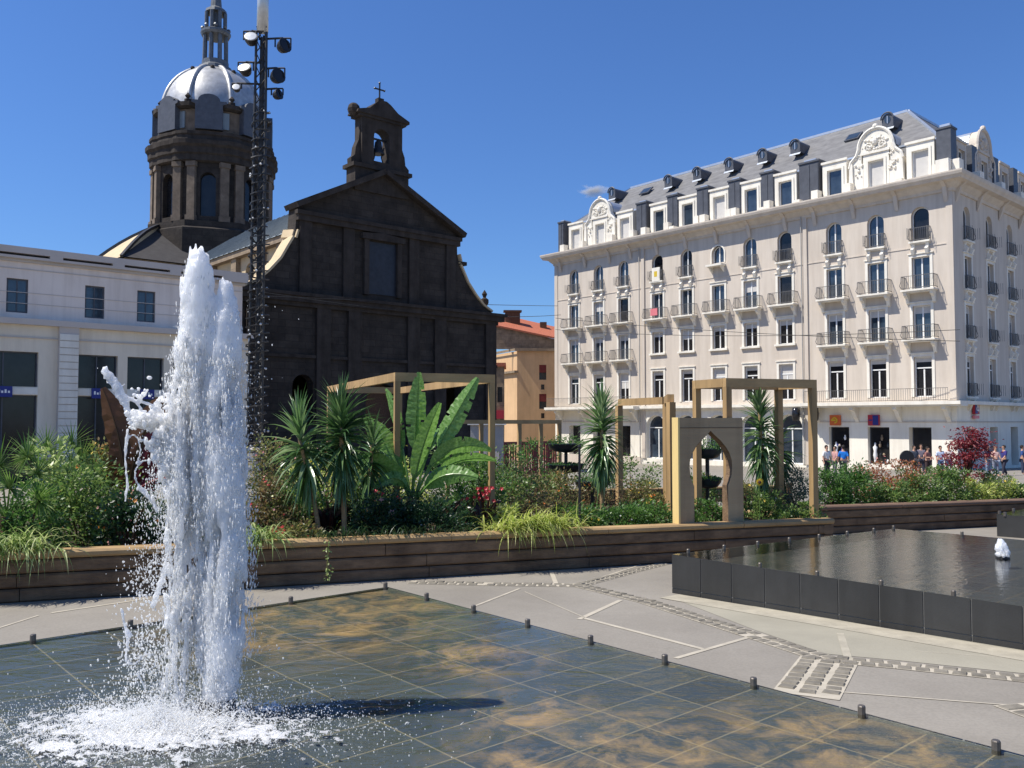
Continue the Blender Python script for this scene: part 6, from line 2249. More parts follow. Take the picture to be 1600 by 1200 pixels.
def paddle(b, root, mid, tip, w, roll=0.0, seg=14, tear=0, rr=None, stalk=0.22, face=False):
    """big banana or canna leaf along a bezier from root to tip"""
    root, mid, tip = Vector(root), Vector(mid), Vector(tip)
    k0 = len(b.v)
    pr = []
    for i in range(seg + 1):
        u = stalk + (1 - stalk) * i / seg
        p = root * (1 - u) ** 2 + mid * 2 * u * (1 - u) + tip * u * u
        d = ((mid - root) * (1 - u) + (tip - mid) * u).normalized()
        s = d.cross(Vector((0, 1, 0)) if face else Vector((0, 0, 1)))
        if s.length < 0.1: s = Vector((1, 0, 0))
        s.normalize()
        s = Quaternion(d, roll) @ s
        nn = s.cross(d).normalized()
        t = i / seg
        ww = w * (math.sin(PI * (0.04 + 0.93 * t ** 0.8)) ** 0.7) * 0.5
        tw = 1 + (rr.uniform(-0.07, 0.04) if rr else 0)
        for sg in (-1, -0.5, 0, 0.5, 1):
            q = p + s * (sg * ww * tw) + nn * (abs(sg) * ww * 0.28 + (0.03 * ww * math.sin(i * 2.1 + sg * 3) if sg else 0))
            b.v.append(tuple(q))
    for i in range(seg):
        for c_ in range(4):
            if tear and rr and c_ in (0, 3) and rr.random() < tear: continue
            a = k0 + i * 5 + c_
            b.f.append((a, a + 1, a + 6, a + 5))
    b.tube([tuple(root * (1 - u) ** 2 + mid * 2 * u * (1 - u) + tip * u * u) for u in [j / 10 for j in range(11)]], [0.022 - 0.018 * j / 10 for j in range(11)], 5)


def banana():
    base = front(645, 1.0)
    T = thing('banana_plant', 'banana plant with huge upright bright green leaves in the centre of the planter', 'banana plant', base)
    Y = base.y
    P = lambda px, py, dy=0.0: at(px, py, Y) - base + Vector((0, dy, 0))
    t = MB()
    for dx in (-0.05, 0.05):
        t.tube([(dx * 2, 0, -0.05), (dx, 0, 0.3), (0, 0, 0.62)], [0.085, 0.07, 0.045], 10)
    t.build('stem', M['bark'], T)
    rr = random.Random(9)
    spec = [((648, 680), (656, 582), 0.30, 0.2, -0.1, 0.42), ((684, 690), (746, 590), 0.32, -0.3, 0.0, 0.46), ((655, 700), (690, 630), 0.28, 0.5, -0.25, 0.25),
            ((690, 668), (768, 704), 0.30, 0.5, -0.15, 0.32), ((678, 722), (748, 744), 0.30, -0.2, -0.35, 0.26), ((620, 690), (566, 652), 0.34, 0.4, 0.2, 0.25),
            ((618, 705), (548, 722), 0.30, -0.5, -0.2, 0.25), ((668, 660), (720, 640), 0.26, -0.9, 0.5, 0.4), ((630, 720), (590, 760), 0.22, 0.3, -0.3, 0.3),
            ((626, 665), (596, 606), 0.22, -0.6, 0.4, 0.4), ((690, 700), (775, 722), 0.26, 0.9, 0.3, 0.4)]
    for (m, e, w, roll, dy, st_) in spec:
        b = MB()
        paddle(b, (rr.uniform(-.04, .04), 0, 0.40), P(*m, dy * 0.4), P(*e, dy), w, roll, seg=30, tear=0.05, rr=rr, stalk=st_, face=True)
        b.build('leaf', M['banana'], T)


def canna(base, label, h, n, matn, seed, spread=0.35, w=0.14, flower_col=None, name='canna', cat='canna'):
    rr = random.Random(seed)
    T = thing(name, label, cat, base)
    b = MB()
    for i in range(n):
        az = rr.uniform(0, 2 * PI); sp = spread * rr.uniform(0.3, 1)
        z0 = rr.uniform(0, 0.45) * h; L_ = h * rr.uniform(0.45, 0.62)
        r = Vector((math.cos(az) * 0.04, math.sin(az) * 0.04, z0))
        m = r + Vector((math.cos(az) * sp * 0.35, math.sin(az) * sp * 0.35, L_ * 0.6))
        e = r + Vector((math.cos(az) * sp, math.sin(az) * sp, L_ * rr.uniform(0.6, 1.05)))
        paddle(b, r, m, e, w * rr.uniform(0.7, 1.2), rr.uniform(-1.2, 1.2), seg=7, rr=rr)
    b.build('leaf', M[matn], T, kind='stuff')
    if flower_col:
        g = MB()
        for i in range(26): flower(g, rr, Vector((rr.gauss(0, 0.10), rr.gauss(0, 0.1), h * rr.uniform(0.75, 1.05))), 0.035, Vector((0, -1, 0.4)))
        g.build('blossom', M[flower_col], T, kind='stuff')
    return T


def hanging(base, label, L, n, matn, seed, w=0.012, spread=0.35, up=0.3, stringy=False):
    rr = random.Random(seed)
    T = thing('trailing_grass', label, 'trailing plant', base)
    b = MB()
    out = -PN
    for i in range(n):
        a = rr.gauss(0, 0.9)
        d = (out * math.cos(a) + PD * math.sin(a)) * rr.uniform(0.3, 1) + Vector((0, 0, rr.uniform(0.1, 1.3) * up * 3))
        r = PD * rr.gauss(0, spread * 0.4) + PN * rr.uniform(0, 0.12)
        blade(b, r, d, L * rr.uniform(0.5, 1.1), w * rr.uniform(0.7, 1.3), rr.uniform(1.2, 3.4), seg=7, fold=0.15)
    b.build('strand', M[matn], T, kind='stuff')
    return T


def fan_palm(base, label, fans, seed):
    rr = random.Random(seed)
    T = thing('fan_palm', label, 'fan palm', base)
    t = MB()
    t.tube([(0, 0, -0.05), (0.01, 0, 0.2), (0, 0, 0.45)], [0.11, 0.09, 0.08], 10)
    for i in range(60):
        a = rr.uniform(0, 2 * PI); z = rr.uniform(0.02, 0.45)
        leaf(t, rr, Vector((math.cos(a) * 0.09, math.sin(a) * 0.09, z)), Vector((math.cos(a), math.sin(a), 1.5)), 0.10, 0.03)
    t.build('trunk', M['bark_dark'], T)
    for (tx, ty, tz, R_) in fans:
        b = MB()
        e = Vector((tx, ty, tz))
        b.tube([(0, 0, 0.42), (tx * 0.55, ty * 0.55, 0.42 + (tz - 0.42) * 0.7), tuple(e)], [0.012, 0.010, 0.008], 5)
        d = (e - Vector((0, 0, 0.35))).normalized()
        s = d.cross(Vector((rr.uniform(-.3, .3), rr.uniform(-1.2, -.6), rr.uniform(-.2, .6)))).normalized()
        for k in range(26):
            a = rad(-125 + 250 * k / 25)
            dd = d * math.cos(a) + s * math.sin(a)
            blade(b, e, dd, R_ * (1 - 0.25 * abs(a) / 2.2) * rr.uniform(0.9, 1.05), 0.026, rr.uniform(0.2, 0.6), seg=4, fold=0.3)
        b.build('frond', M['lf_palm'], T)


def garden():
    FY = lambda px, d: front(px, d)
    # two pole planters behind the arch and left of it
    bs = front(1104, 1.1)
    zz = lambda py, b: at(1100, py, b.y).z - b.z
    bowl_stand('tiered_bowl_planter', 'two-tier dark bowl planter with green top seen through the pointed arch', bs, [(zz(748, bs), 0.24), (zz(702, bs), 0.25)])
    b2 = front(925, 3.0)
    bowl_stand('bowl_planter', 'dark blue bowl planter under the tall yucca left of the arch', b2, [(zz(752, b2), 0.33)])
    b3 = front(884, 4.2)
    bowl_stand('tiered_bowl_planter', 'two-tier dark bowl planter standing in front of the ochre house', b3, [(zz(726, b3), 0.38), (zz(694, b3), 0.36)])
    # slim dark post
    p = front(905, 0.3)
    T = tag(MB().tube([(0, 0, -0.1), (0, 0, at(905, 700, p.y).z - p.z)], 0.018, 8).ball((0, 0, at(905, 698, p.y).z - p.z), 0.03).build('garden_stake', M['black_metal'], loc=p), 'slim dark stake rising from the planter edge left of the yucca', 'stake')
    fan_palm(front(16, 0.45), 'small fan palm with brown shaggy trunk at the left edge', [(-0.05, -0.1, 1.05, 0.42), (0.35, 0, 0.95, 0.4), (-0.35, 0.1, 0.9, 0.4), (0.12, 0.2, 1.15, 0.42), (0.45, -0.15, 0.65, 0.36), (-0.25, -0.25, 0.75, 0.36), (0.2, -0.3, 0.8, 0.34)], 4)
    fan_palm(front(70, 2.4), 'pale fan palm with spiky fronds behind the big left shrub', [(0.1, -0.1, 1.25, 0.42), (0.55, 0, 1.1, 0.40), (-0.3, 0.1, 1.1, 0.4), (0.3, 0.2, 1.3, 0.42), (0.75, -0.1, 0.85, 0.36)], 5)
    fan_palm(front(150, 3.0), 'fan palm with stiff pale leaves in front of the low building', [(0.1, -0.1, 1.0, 0.42), (0.5, 0, 1.2, 0.40), (-0.4, 0.1, 1.0, 0.4), (0.9, 0.2, 1.2, 0.42)], 6)
    # red-leaved banana behind the jet
    base = front(200, 1.9)
    T = thing('red_banana_plant', 'red-brown leaved banana plant seen through the splashing water', 'banana plant', base)
    Pp = lambda px, py, dy=0.0: at(px, py, base.y) - base + Vector((0, dy, 0))
    t = MB().tube([(0, 0, -0.05), (0, 0, 0.7)], [0.10, 0.05], 10); t.build('stem', M['lf_canna'], T)
    rr = random.Random(3)
    for (m, e, w, roll) in (((196, 690), (160, 606), 0.42, 0.7), ((215, 660), (262, 620), 0.4, 1.0), ((225, 720), (245, 672), 0.42, 1.3), ((190, 720), (182, 668), 0.3, 1.5), ((235, 740), (262, 752), 0.3, 0.4), ((180, 740), (160, 720), 0.28, -0.4), ((215, 740), (225, 690), 0.36, 1.5)):
        b = MB(); paddle(b, (0, 0, 0.5), Pp(*m), Pp(*e), w, roll * 0.5 - 0.4, rr=rr, face=True); b.build('leaf', M['lf_rust' if m[0] < 220 else 'lf_red'], T)
    S = [  # px, ytop, half width px, depth, foliage, leaves, leaf size, flowers, label
        (610, 715, 70, 3.4, 'lf_lime', 1500, 0.06, [('fl_yellow', 14, 0.03)], 'yellow-green shrub behind the banana plant'),
        (455, 700, 60, 3.2, 'lf_mid', 1600, 0.06, [('fl_orange', 14, 0.03), ('fl_pink', 20, 0.03)], 'mid green shrub with scattered orange and pink blooms behind the left yucca'),
        (548, 728, 60, 2.6, 'lf_olive', 1600, 0.055, [('fl_white', 20, 0.03), ('fl_yellow', 14, 0.03)], 'olive shrub with pale blooms behind the dense yucca'),
        (800, 735, 60, 2.0, 'lf_mid', 1700, 0.05, [('fl_white', 14, 0.022)], 'mid green thicket right of the banana plant'),
        (48, 752, 62, 0.42, 'lf_green', 1500, 0.05, None, 'dark green shrub beside the fan palm trunk at the left edge'),
        (135, 716, 92, 1.15, 'lf_mid', 3300, 0.055, [('fl_orange', 14, 0.035)], 'largest bushy green shrub, left of the water jet'),
        (205, 772, 60, 0.40, 'lf_dark', 2200, 0.05, [('fl_orange', 22, 0.03), ('fl_pink', 14, 0.02)], 'low dark green shrub with orange and pink blooms at the planter edge behind the jet'),
        (95, 690, 46, 2.2, 'lf_varieg', 700, 0.09, None, 'yellow-variegated shrub between the fan palms'),
        (178, 692, 40, 2.4, 'lf_olive', 800, 0.07, [('fl_orange', 40, 0.035), ('fl_yellow', 26, 0.035)], 'orange and yellow flowering clump below the red banana'),
        (-50, 700, 50, 1.1, 'lf_mid', 1500, 0.055, None, 'mid green shrub cut by the left edge'),
        (300, 735, 60, 1.0, 'lf_dark', 1800, 0.055, None, 'dark shrub directly behind the water jet'),
        (345, 790, 50, 0.4, 'lf_green', 1200, 0.05, None, 'low green shrub behind the right half of the jet'),
        (412, 668, 36, 1.5, 'lf_olive', 1500, 0.045, [('fl_pink', 26, 0.02)], 'tall loose olive shrub with tiny pink flowers right of the jet'),
        (428, 738, 48, 0.9, 'lf_brown', 1700, 0.045, [('fl_red', 12, 0.025), ('fl_pink', 16, 0.02)], 'brownish mixed shrub under the left yucca'),
        (462, 805, 44, 0.28, 'lf_olive', 900, 0.045, [('fl_red', 30, 0.028)], 'low clump with bright red blossoms at the planter edge'),
        (468, 742, 45, 1.2, 'lf_green', 1400, 0.05, None, 'leafy green shrub between the two leaning yucca trunks'),
        (500, 705, 58, 2.3, 'lf_lime', 900, 0.055, [('fl_yellow', 20, 0.03)], 'yellow-green shrub glowing behind the yucca trunks'),
        (575, 700, 55, 2.0, 'lf_mid', 1600, 0.055, None, 'mid green shrub left of the banana plant'),
        (590, 762, 66, 0.7, 'lf_dark', 2600, 0.048, [('fl_pink', 5, 0.045), ('fl_red', 4, 0.04)], 'dense dark shrub with a few pink roses below the banana plant'),
        (672, 772, 74, 0.55, 'lf_dark', 2800, 0.048, [('fl_white', 8, 0.02)], 'dense dark shrub at the foot of the banana plant'),
        (740, 705, 50, 1.6, 'lf_green', 2000, 0.05, [('fl_white', 10, 0.02)], 'fresh green shrub right of the banana plant'),
        (712, 690, 42, 3.0, 'lf_mid', 1200, 0.055, None, 'shrub in front of the grey block behind the banana plant'),
        (782, 780, 34, 0.45, 'lf_lime', 1300, 0.045, None, 'bright lime shrub right of the bronze canna'),
        (822, 722, 52, 2.6, 'lf_brown', 1500, 0.042, [('fl_pink', 14, 0.02)], 'thin brownish shrub in front of the maroon railing'),
        (872, 735, 46, 2.2, 'lf_olive', 1200, 0.042, [('fl_orange', 16, 0.028)], 'olive shrub dotted with orange flowers below the dark bowls'),
        (842, 772, 52, 1.0, 'lf_brown', 1400, 0.042, [('fl_orange', 20, 0.026), ('fl_pink', 12, 0.02)], 'reddish-brown clump behind the yellow trailing grass'),
        (905, 786, 48, 0.7, 'lf_green', 1400, 0.045, [('fl_yellow', 10, 0.025)], 'low green clump left of the dark stake'),
        (962, 782, 52, 0.55, 'lf_green', 1600, 0.045, [('fl_white', 8, 0.02)], 'low green clump under the blue bowl planter'),
        (1018, 782, 38, 0.5, 'lf_green', 1300, 0.045, [('fl_yellow', 6, 0.03)], 'low green clump touching the left of the arch panel'),
        (925, 722, 60, 3.8, 'lf_brown', 1500, 0.045, [('fl_orange', 14, 0.03)], 'brown and green thicket behind the blue bowl'),
        (1008, 752, 42, 3.2, 'lf_olive', 1100, 0.045, [('fl_yellow', 16, 0.035), ('fl_orange', 14, 0.03)], 'yellow and orange flowering clump left of the arch panel'),
        (985, 706, 50, 6.2, 'lf_mid', 1200, 0.06, None, 'far green shrub behind the inner timber edging'),
        (850, 688, 40, 6.4, 'lf_green', 1000, 0.06, None, 'far shrub below the low timber frame'),
        (780, 700, 40, 5.0, 'lf_mid', 1100, 0.06, None, 'mid green shrub in front of the pale block'),
        (1108, 782, 36, 0.7, 'lf_green', 1100, 0.045, None, 'low green plants inside the arch opening'),
        (1095, 735, 40, 3.2, 'lf_mid', 1100, 0.05, [('fl_yellow', 22, 0.035)], 'yellow-flowered clump seen through the arch opening'),
        (1190, 768, 36, 0.6, 'lf_mid', 1500, 0.045, [('fl_yellow', 6, 0.03), ('fl_white', 5, 0.02)], 'low green clump right of the arch panel'),
        (1244, 733, 32, 0.75, 'lf_grey', 1600, 0.040, None, 'grey-green feathery shrub inside the tall pergola'),
        (1245, 786, 40, 0.25, 'lf_mid', 1200, 0.045, None, 'low green clump at the foot of the grey-green shrub'),
        (1168, 745, 30, 2.6, 'lf_olive', 900, 0.045, [('fl_yellow', 8, 0.03)], 'olive clump behind the pergola post'),
    ]
    for i, (px, yt, hw, d, lf, n, ls, fl_, lab) in enumerate(S):
        b = front(px, d)
        h = at(px, yt, b.y).z - b.z
        rx = hw * b.y / FOC
        bush(b, rx, rx * 0.75, max(0.15, h), lf, int(n * 1.7), lab, ls, fl_, seed=i + 1)
    # yuccas
    def Y(px_base, px_top, ytop, d, crown_px, bl, n, m, seed, label, tr=0.035, w=0.058):
        b = front(px_base, d)
        top = at(px_top, ytop, b.y)
        yucca(label, b, top.z, crown_px * b.y / FOC, bl, int(n * 0.95), m, seed, tr, top.x - b.x, w)
    Y(502, 465, 672, 0.55, 72, 0.60, 170, 'lf_yucca', 1, 'left yucca of the pair with thin leaning tan trunk', 0.028)
    Y(540, 532, 648, 0.50, 88, 0.58, 270, 'lf_yucca2', 2, 'straight dense yucca just left of the banana plant', 0.032)
    Y(575, 582, 690, 1.1, 60, 0.5, 110, 'lf_yucca2', 3, 'short dark yucca crown against the banana leaves', 0.03)
    Y(940, 940, 640, 1.3, 95, 0.52, 260, 'lf_yucca', 4, 'yucca with drooping leaves beside the blue bowl planter', 0.03)
    Y(1190, 1186, 632, 0.95, 115, 0.48, 260, 'lf_yucca', 5, 'tall yucca just right of the arch panel', 0.03)
    Y(1222, 1214, 672, 1.2, 75, 0.46, 170, 'lf_yucca2', 6, 'smaller darker yucca inside the tall pergola', 0.03)
    banana()
    canna(front(516, 0.75), 'dark bronze canna between the yucca trunks', 0.68, 16, 'lf_canna', 2, 0.3)
    canna(front(705, 0.7), 'black-leaved canna right under the banana leaves', 0.55, 18, 'lf_canna', 3, 0.35)
    canna(front(620, 1.0), 'dark bronze canna left of the banana stem', 0.55, 12, 'lf_canna', 31, 0.4)
    canna(front(758, 0.45), 'bronze-red canna at the planter edge right of the banana plant', 0.66, 14, 'lf_canna', 4, 0.22, 0.10, 'fl_red')
    canna(front(748, 1.0), 'second bronze canna just behind the red-flowered one', 0.5, 8, 'lf_canna', 14, 0.2, 0.1)
    # sunflower
    s = front(1184, 0.35)
    T = thing('sunflower', 'single yellow sunflower right of the arch panel', 'flower', s)
    hz_ = at(1184, 753, s.y).z - s.z
    MB().tube([(0, 0, -0.02), (0.01, 0, hz_ * 0.5), (0, 0, hz_)], 0.008, 5).build('stem', M['lf_mid'], T)
    g = MB(); c0 = Vector((0, -0.02, hz_))
    for i in range(16):
        a = 2 * PI * i / 16
        dd = Vector((math.cos(a), -0.15, math.sin(a)))
        blade(g, c0, dd, 0.075, 0.03, 0.05, seg=3, up=Vector((0, -1, 0)))
    g.build('petals', M['fl_yellow'], T)
    MB().ball(tuple(c0 + Vector((0, -0.01, 0))), 0.03, 8, 5, (1, 0.5, 1)).build('flower_centre', M['bark_dark'], T)
    # plants spilling over the capping
    def spill(px, label, L, n, m, seed, **k):
        q = front(px, -0.18); q.z = gz(q.y) + 0.58
        hanging(q, label, L, n, m, seed, **k)
    spill(28, 'pale striped trailing grass over the planter edge at the left', 0.62, 190, 'lf_varieg', 1, w=0.018, spread=0.5)
    spill(-4, 'pale striped trailing grass cut by the left edge of the view', 0.5, 60, 'lf_varieg', 12, w=0.016, spread=0.3)
    spill(404, 'pale trailing grass over the planter edge just right of the jet', 0.55, 140, 'lf_varieg', 2, w=0.018, spread=0.35)
    spill(838, 'big yellow-green trailing grass spilling over the middle of the planter edge', 0.56, 460, 'lf_lime', 3, w=0.018, spread=0.8, up=0.38)
    spill(812, 'thin pale trailing strands left of the big yellow grass', 0.5, 26, 'lf_varieg', 6, w=0.012, spread=0.2, up=0.1)
    spill(560, 'dark grass clump leaning over the planter edge below the yuccas', 0.30, 120, 'lf_dark', 8, w=0.014, spread=1.0, up=0.4)
    spill(665, 'dark grass clump leaning over the edge below the banana plant', 0.28, 100, 'lf_dark', 9, w=0.014, spread=0.9, up=0.4)
    # one thin vine hanging down the sleepers
    q = front(519, -0.2); q.z = gz(q.y) + 0.57
    T = thing('hanging_vine', 'single thin leafy vine hanging down the planter wall below the yuccas', 'vine', q)
    m = MB(); pts = [(0, 0, 0.02), (0.0, -0.12, 0.03), (0.01, -0.16, -0.1), (-0.01, -0.165, -0.3), (0.0, -0.165, -0.46)]
    m.tube(pts, 0.005, 4); m.build('stem', M['lf_olive'], T)
    f = MB(); rr = random.Random(3)
    for i in range(70):
        z = -rr.uniform(0, 0.48)
        if -0.12 > z > -0.34 and rr.random() < 0.6: continue
        leaf(f, rr, Vector((rr.gauss(0, 0.018), -0.17, z)), Vector((rr.uniform(-1, 1), -0.5, -0.5)), 0.045, 0.022)
    f.build('leaf', M['lf_varieg'], T, kind='stuff')
    # ground cover that nobody could count
    rr = random.Random(44)
    for nm, lf, cnt, d0, d1, ph in (('ground_cover', 'lf_mid', 9000, 0.0, 8.5, 0.16), ('ground_cover', 'lf_brown', 5000, 1.0, 8.5, 0.22)):
        b = MB()
        for i in range(cnt):
            s_ = rr.uniform(-4, L_END - 0.2); d = rr.uniform(d0, d1)
            p = PP0 + PD * s_ + PN * (0.26 + d)
            if noise.noise(Vector((p.x * 0.9, p.y * 0.9, 1 if lf == 'lf_mid' else 7))) < -0.12: continue
            p.z = gz(p.y) + SOILH + rr.random() * ph * (0.5 + 0.5 * min(1, d))
            leaf(b, rr, p, Vector((0, 0, 1)), rr.uniform(0.04, 0.09), 0.03)
        tag(b.build(nm, M[lf], kind='stuff'), 'low green leafy ground cover over the planter soil' if lf == 'lf_mid' else 'low brownish ground cover between the garden shrubs', 'ground cover')
    # far planter at the right
    def QF(px, d):
        a = (px - 800) / FOC
        q = Q0 + PN * (0.24 + d)
        s = (a * q.y - q.x) / (PD.x - a * PD.y)
        w = q + PD * s
        w.z = gz(w.y) + SOILH
        return w
    S2 = [(1300, 745, 26, 0.35, 'lf_green', 1500, 0.055, None, 'round green shrub at the left end of the farther planter'),
          (1328, 738, 30, 0.5, 'lf_green', 1900, 0.055, None, 'taller bushy green shrub second from the left in the farther planter'),
          (1378, 738, 40, 0.85, 'lf_orange', 1900, 0.05, [('fl_orange', 30, 0.035), ('fl_pink', 30, 0.03)], 'salmon and orange flowering shrub in the farther planter'),
          (1418, 738, 34, 0.9, 'lf_orange', 1200, 0.05, [('fl_orange', 30, 0.035)], 'orange-red shrub left of centre behind the green hedge'),
          (1388, 760, 34, 0.3, 'lf_mid', 1400, 0.055, None, 'low mid green shrub in front of the salmon flowers'),
          (1436, 745, 36, 0.4, 'lf_mid', 2000, 0.055, [('fl_pink', 14, 0.02)], 'full green shrub in the middle of the farther planter'),
          (1480, 744, 34, 0.4, 'lf_mid', 1900, 0.055, [('fl_pink', 14, 0.02)], 'full green shrub left of the crimson maple foot'),
          (1520, 758, 28, 0.35, 'lf_lime', 1000, 0.055, None, 'lime shrub below the crimson maple'),
          (1562, 752, 34, 0.45, 'lf_lime', 1300, 0.055, [('fl_yellow', 10, 0.03)], 'lime shrub at the right end of the hedge'),
          (1590, 764, 26, 0.4, 'lf_green', 1000, 0.055, None, 'low dark green shrub at the far right of the hedge'),
          (1540, 742, 14, 0.9, 'lf_green', 400, 0.055, None, 'small upright green sprig right of the crimson maple')]
    for i, (px, yt, hw, d, lf, n, ls, fl_, lab) in enumerate(S2):
        b = QF(px, d)
        h = at(px, yt, b.y).z - b.z
        rx = hw * b.y / FOC
        bush(b, rx, rx * 0.8, max(0.2, h * 1.33), lf, int(n * 1.9), lab, ls, fl_, seed=60 + i)
    # crimson maple: trunk, limbs, layered crown
    b = QF(1508, 0.8)
    T = thing('maple_tree', 'small crimson Japanese maple in front of the building corner', 'tree', b)
    H = at(1508, 668, b.y).z - b.z
    s_ = b.y / FOC
    t = MB(); lm = []
    rr = random.Random(12)
    t.tube([(0, 0, -0.05), (0.02, 0, H * 0.3), (0.0, 0, H * 0.5)], [0.05, 0.035, 0.02], 7)
    f = MB()
    for i in range(30):
        u = rr.random()
        a = rr.uniform(0, 2 * PI)
        z = H * (0.30 + 0.66 * u)
        r = 46 * s_ * (1.0 - 0.72 * u) * rr.uniform(0.45, 1.0)
        x = r * math.cos(a) + 5 * s_ * u * 2; y = r * math.sin(a) * 0.8
        t.tube([(0, 0, H * rr.uniform(0.2, 0.4)), (x * 0.5, y * 0.5, z * 0.85), (x, y, z)], [0.02, 0.012, 0.005], 4)
        for k in range(95):
            p = Vector((x + rr.gauss(0, 0.13), y + rr.gauss(0, 0.12), z + rr.gauss(0, 0.05)))
            leaf(f, rr, p, Vector((p.x, p.y, -0.1)), rr.uniform(0.05, 0.1), 0.03)
    t.build('trunk', M['bark_dark'], T)
    f.build('crown', M['lf_red'], T)


garden()


# ================================================================ railing and block behind the garden
def railing():
    a = at(742, 693, 26); b_ = at(872, 693, 28)
    T = thing('maroon_railing', 'maroon painted railing behind the garden in front of the ochre house', 'railing', (a.x, a.y, gz(a.y)))
    zt = 1.08
    r = MB()
    for z in (zt, 0.15, -0.5):
        r.beam((a.x, a.y, z), (b_.x, b_.y, z), 0.06, 0.09)
    n = 34
    for i in range(n + 1):
        q = a.lerp(b_, i / n)
        r.beam((q.x, q.y, gz(q.y)), (q.x, q.y, zt), 0.05 if i % 6 else 0.09)
    r.build('rail', M['red_rail'], T, world=True)
    k = MB()
    for i in range(0, n, 2):
        if i % 6 > 3: continue
        q = a.lerp(b_, i / n); w = a.lerp(b_, (i + 1.7) / n)
        k.beam((q.x, q.y + .06, -0.35), (w.x, w.y + .06, -0.35), 0.02, 0.7)
    k.build('infill_panel', M['red_rail'], T, world=True)
    c0 = at(735, 700, 24); c1 = at(786, 700, 24)
    z0 = gz(24); z1 = at(760, 664, 24).z
    T = thing('pale_kiosk', 'pale grey kiosk block with flat top behind the garden', 'kiosk', ((c0.x + c1.x) / 2, 24, z0))
    w = (c1.x - c0.x) / 2
    MB().box(-w, 0, 0, w, 1.5, z1 - z0).build('wall', M['concrete'], T)
    MB().box(-w - .08, -.08, z1 - z0, w + .08, 1.58, z1 - z0 + .1).build('roof', M['white_stone'], T)
    MB().box(-0.2, -0.02, 0.1, 0.35, 0.0, 1.6).build('door', M['block_roof'], T)


railing()


# ================================================================ people
def skin_mesh(verts, edges, radii, root=0, sub=2):
    me = bpy.data.meshes.new('t'); me.from_pydata(verts, edges, [])
    o = bpy.data.objects.new('t', me); COL.objects.link(o)
    o.modifiers.new('s', 'SKIN')
    lay = me.skin_vertices[0].data
    for i, r in enumerate(radii):
        lay[i].radius = r if hasattr(r, '__len__') else (r, r)
        lay[i].use_root = (i == root)
    m = o.modifiers.new('b', 'SUBSURF'); m.levels = sub
    dg = bpy.context.evaluated_depsgraph_get()
    r = bpy.data.meshes.new_from_object(o.evaluated_get(dg))
    bpy.data.objects.remove(o)
    for p in r.polygons: p.use_smooth = True
    return r


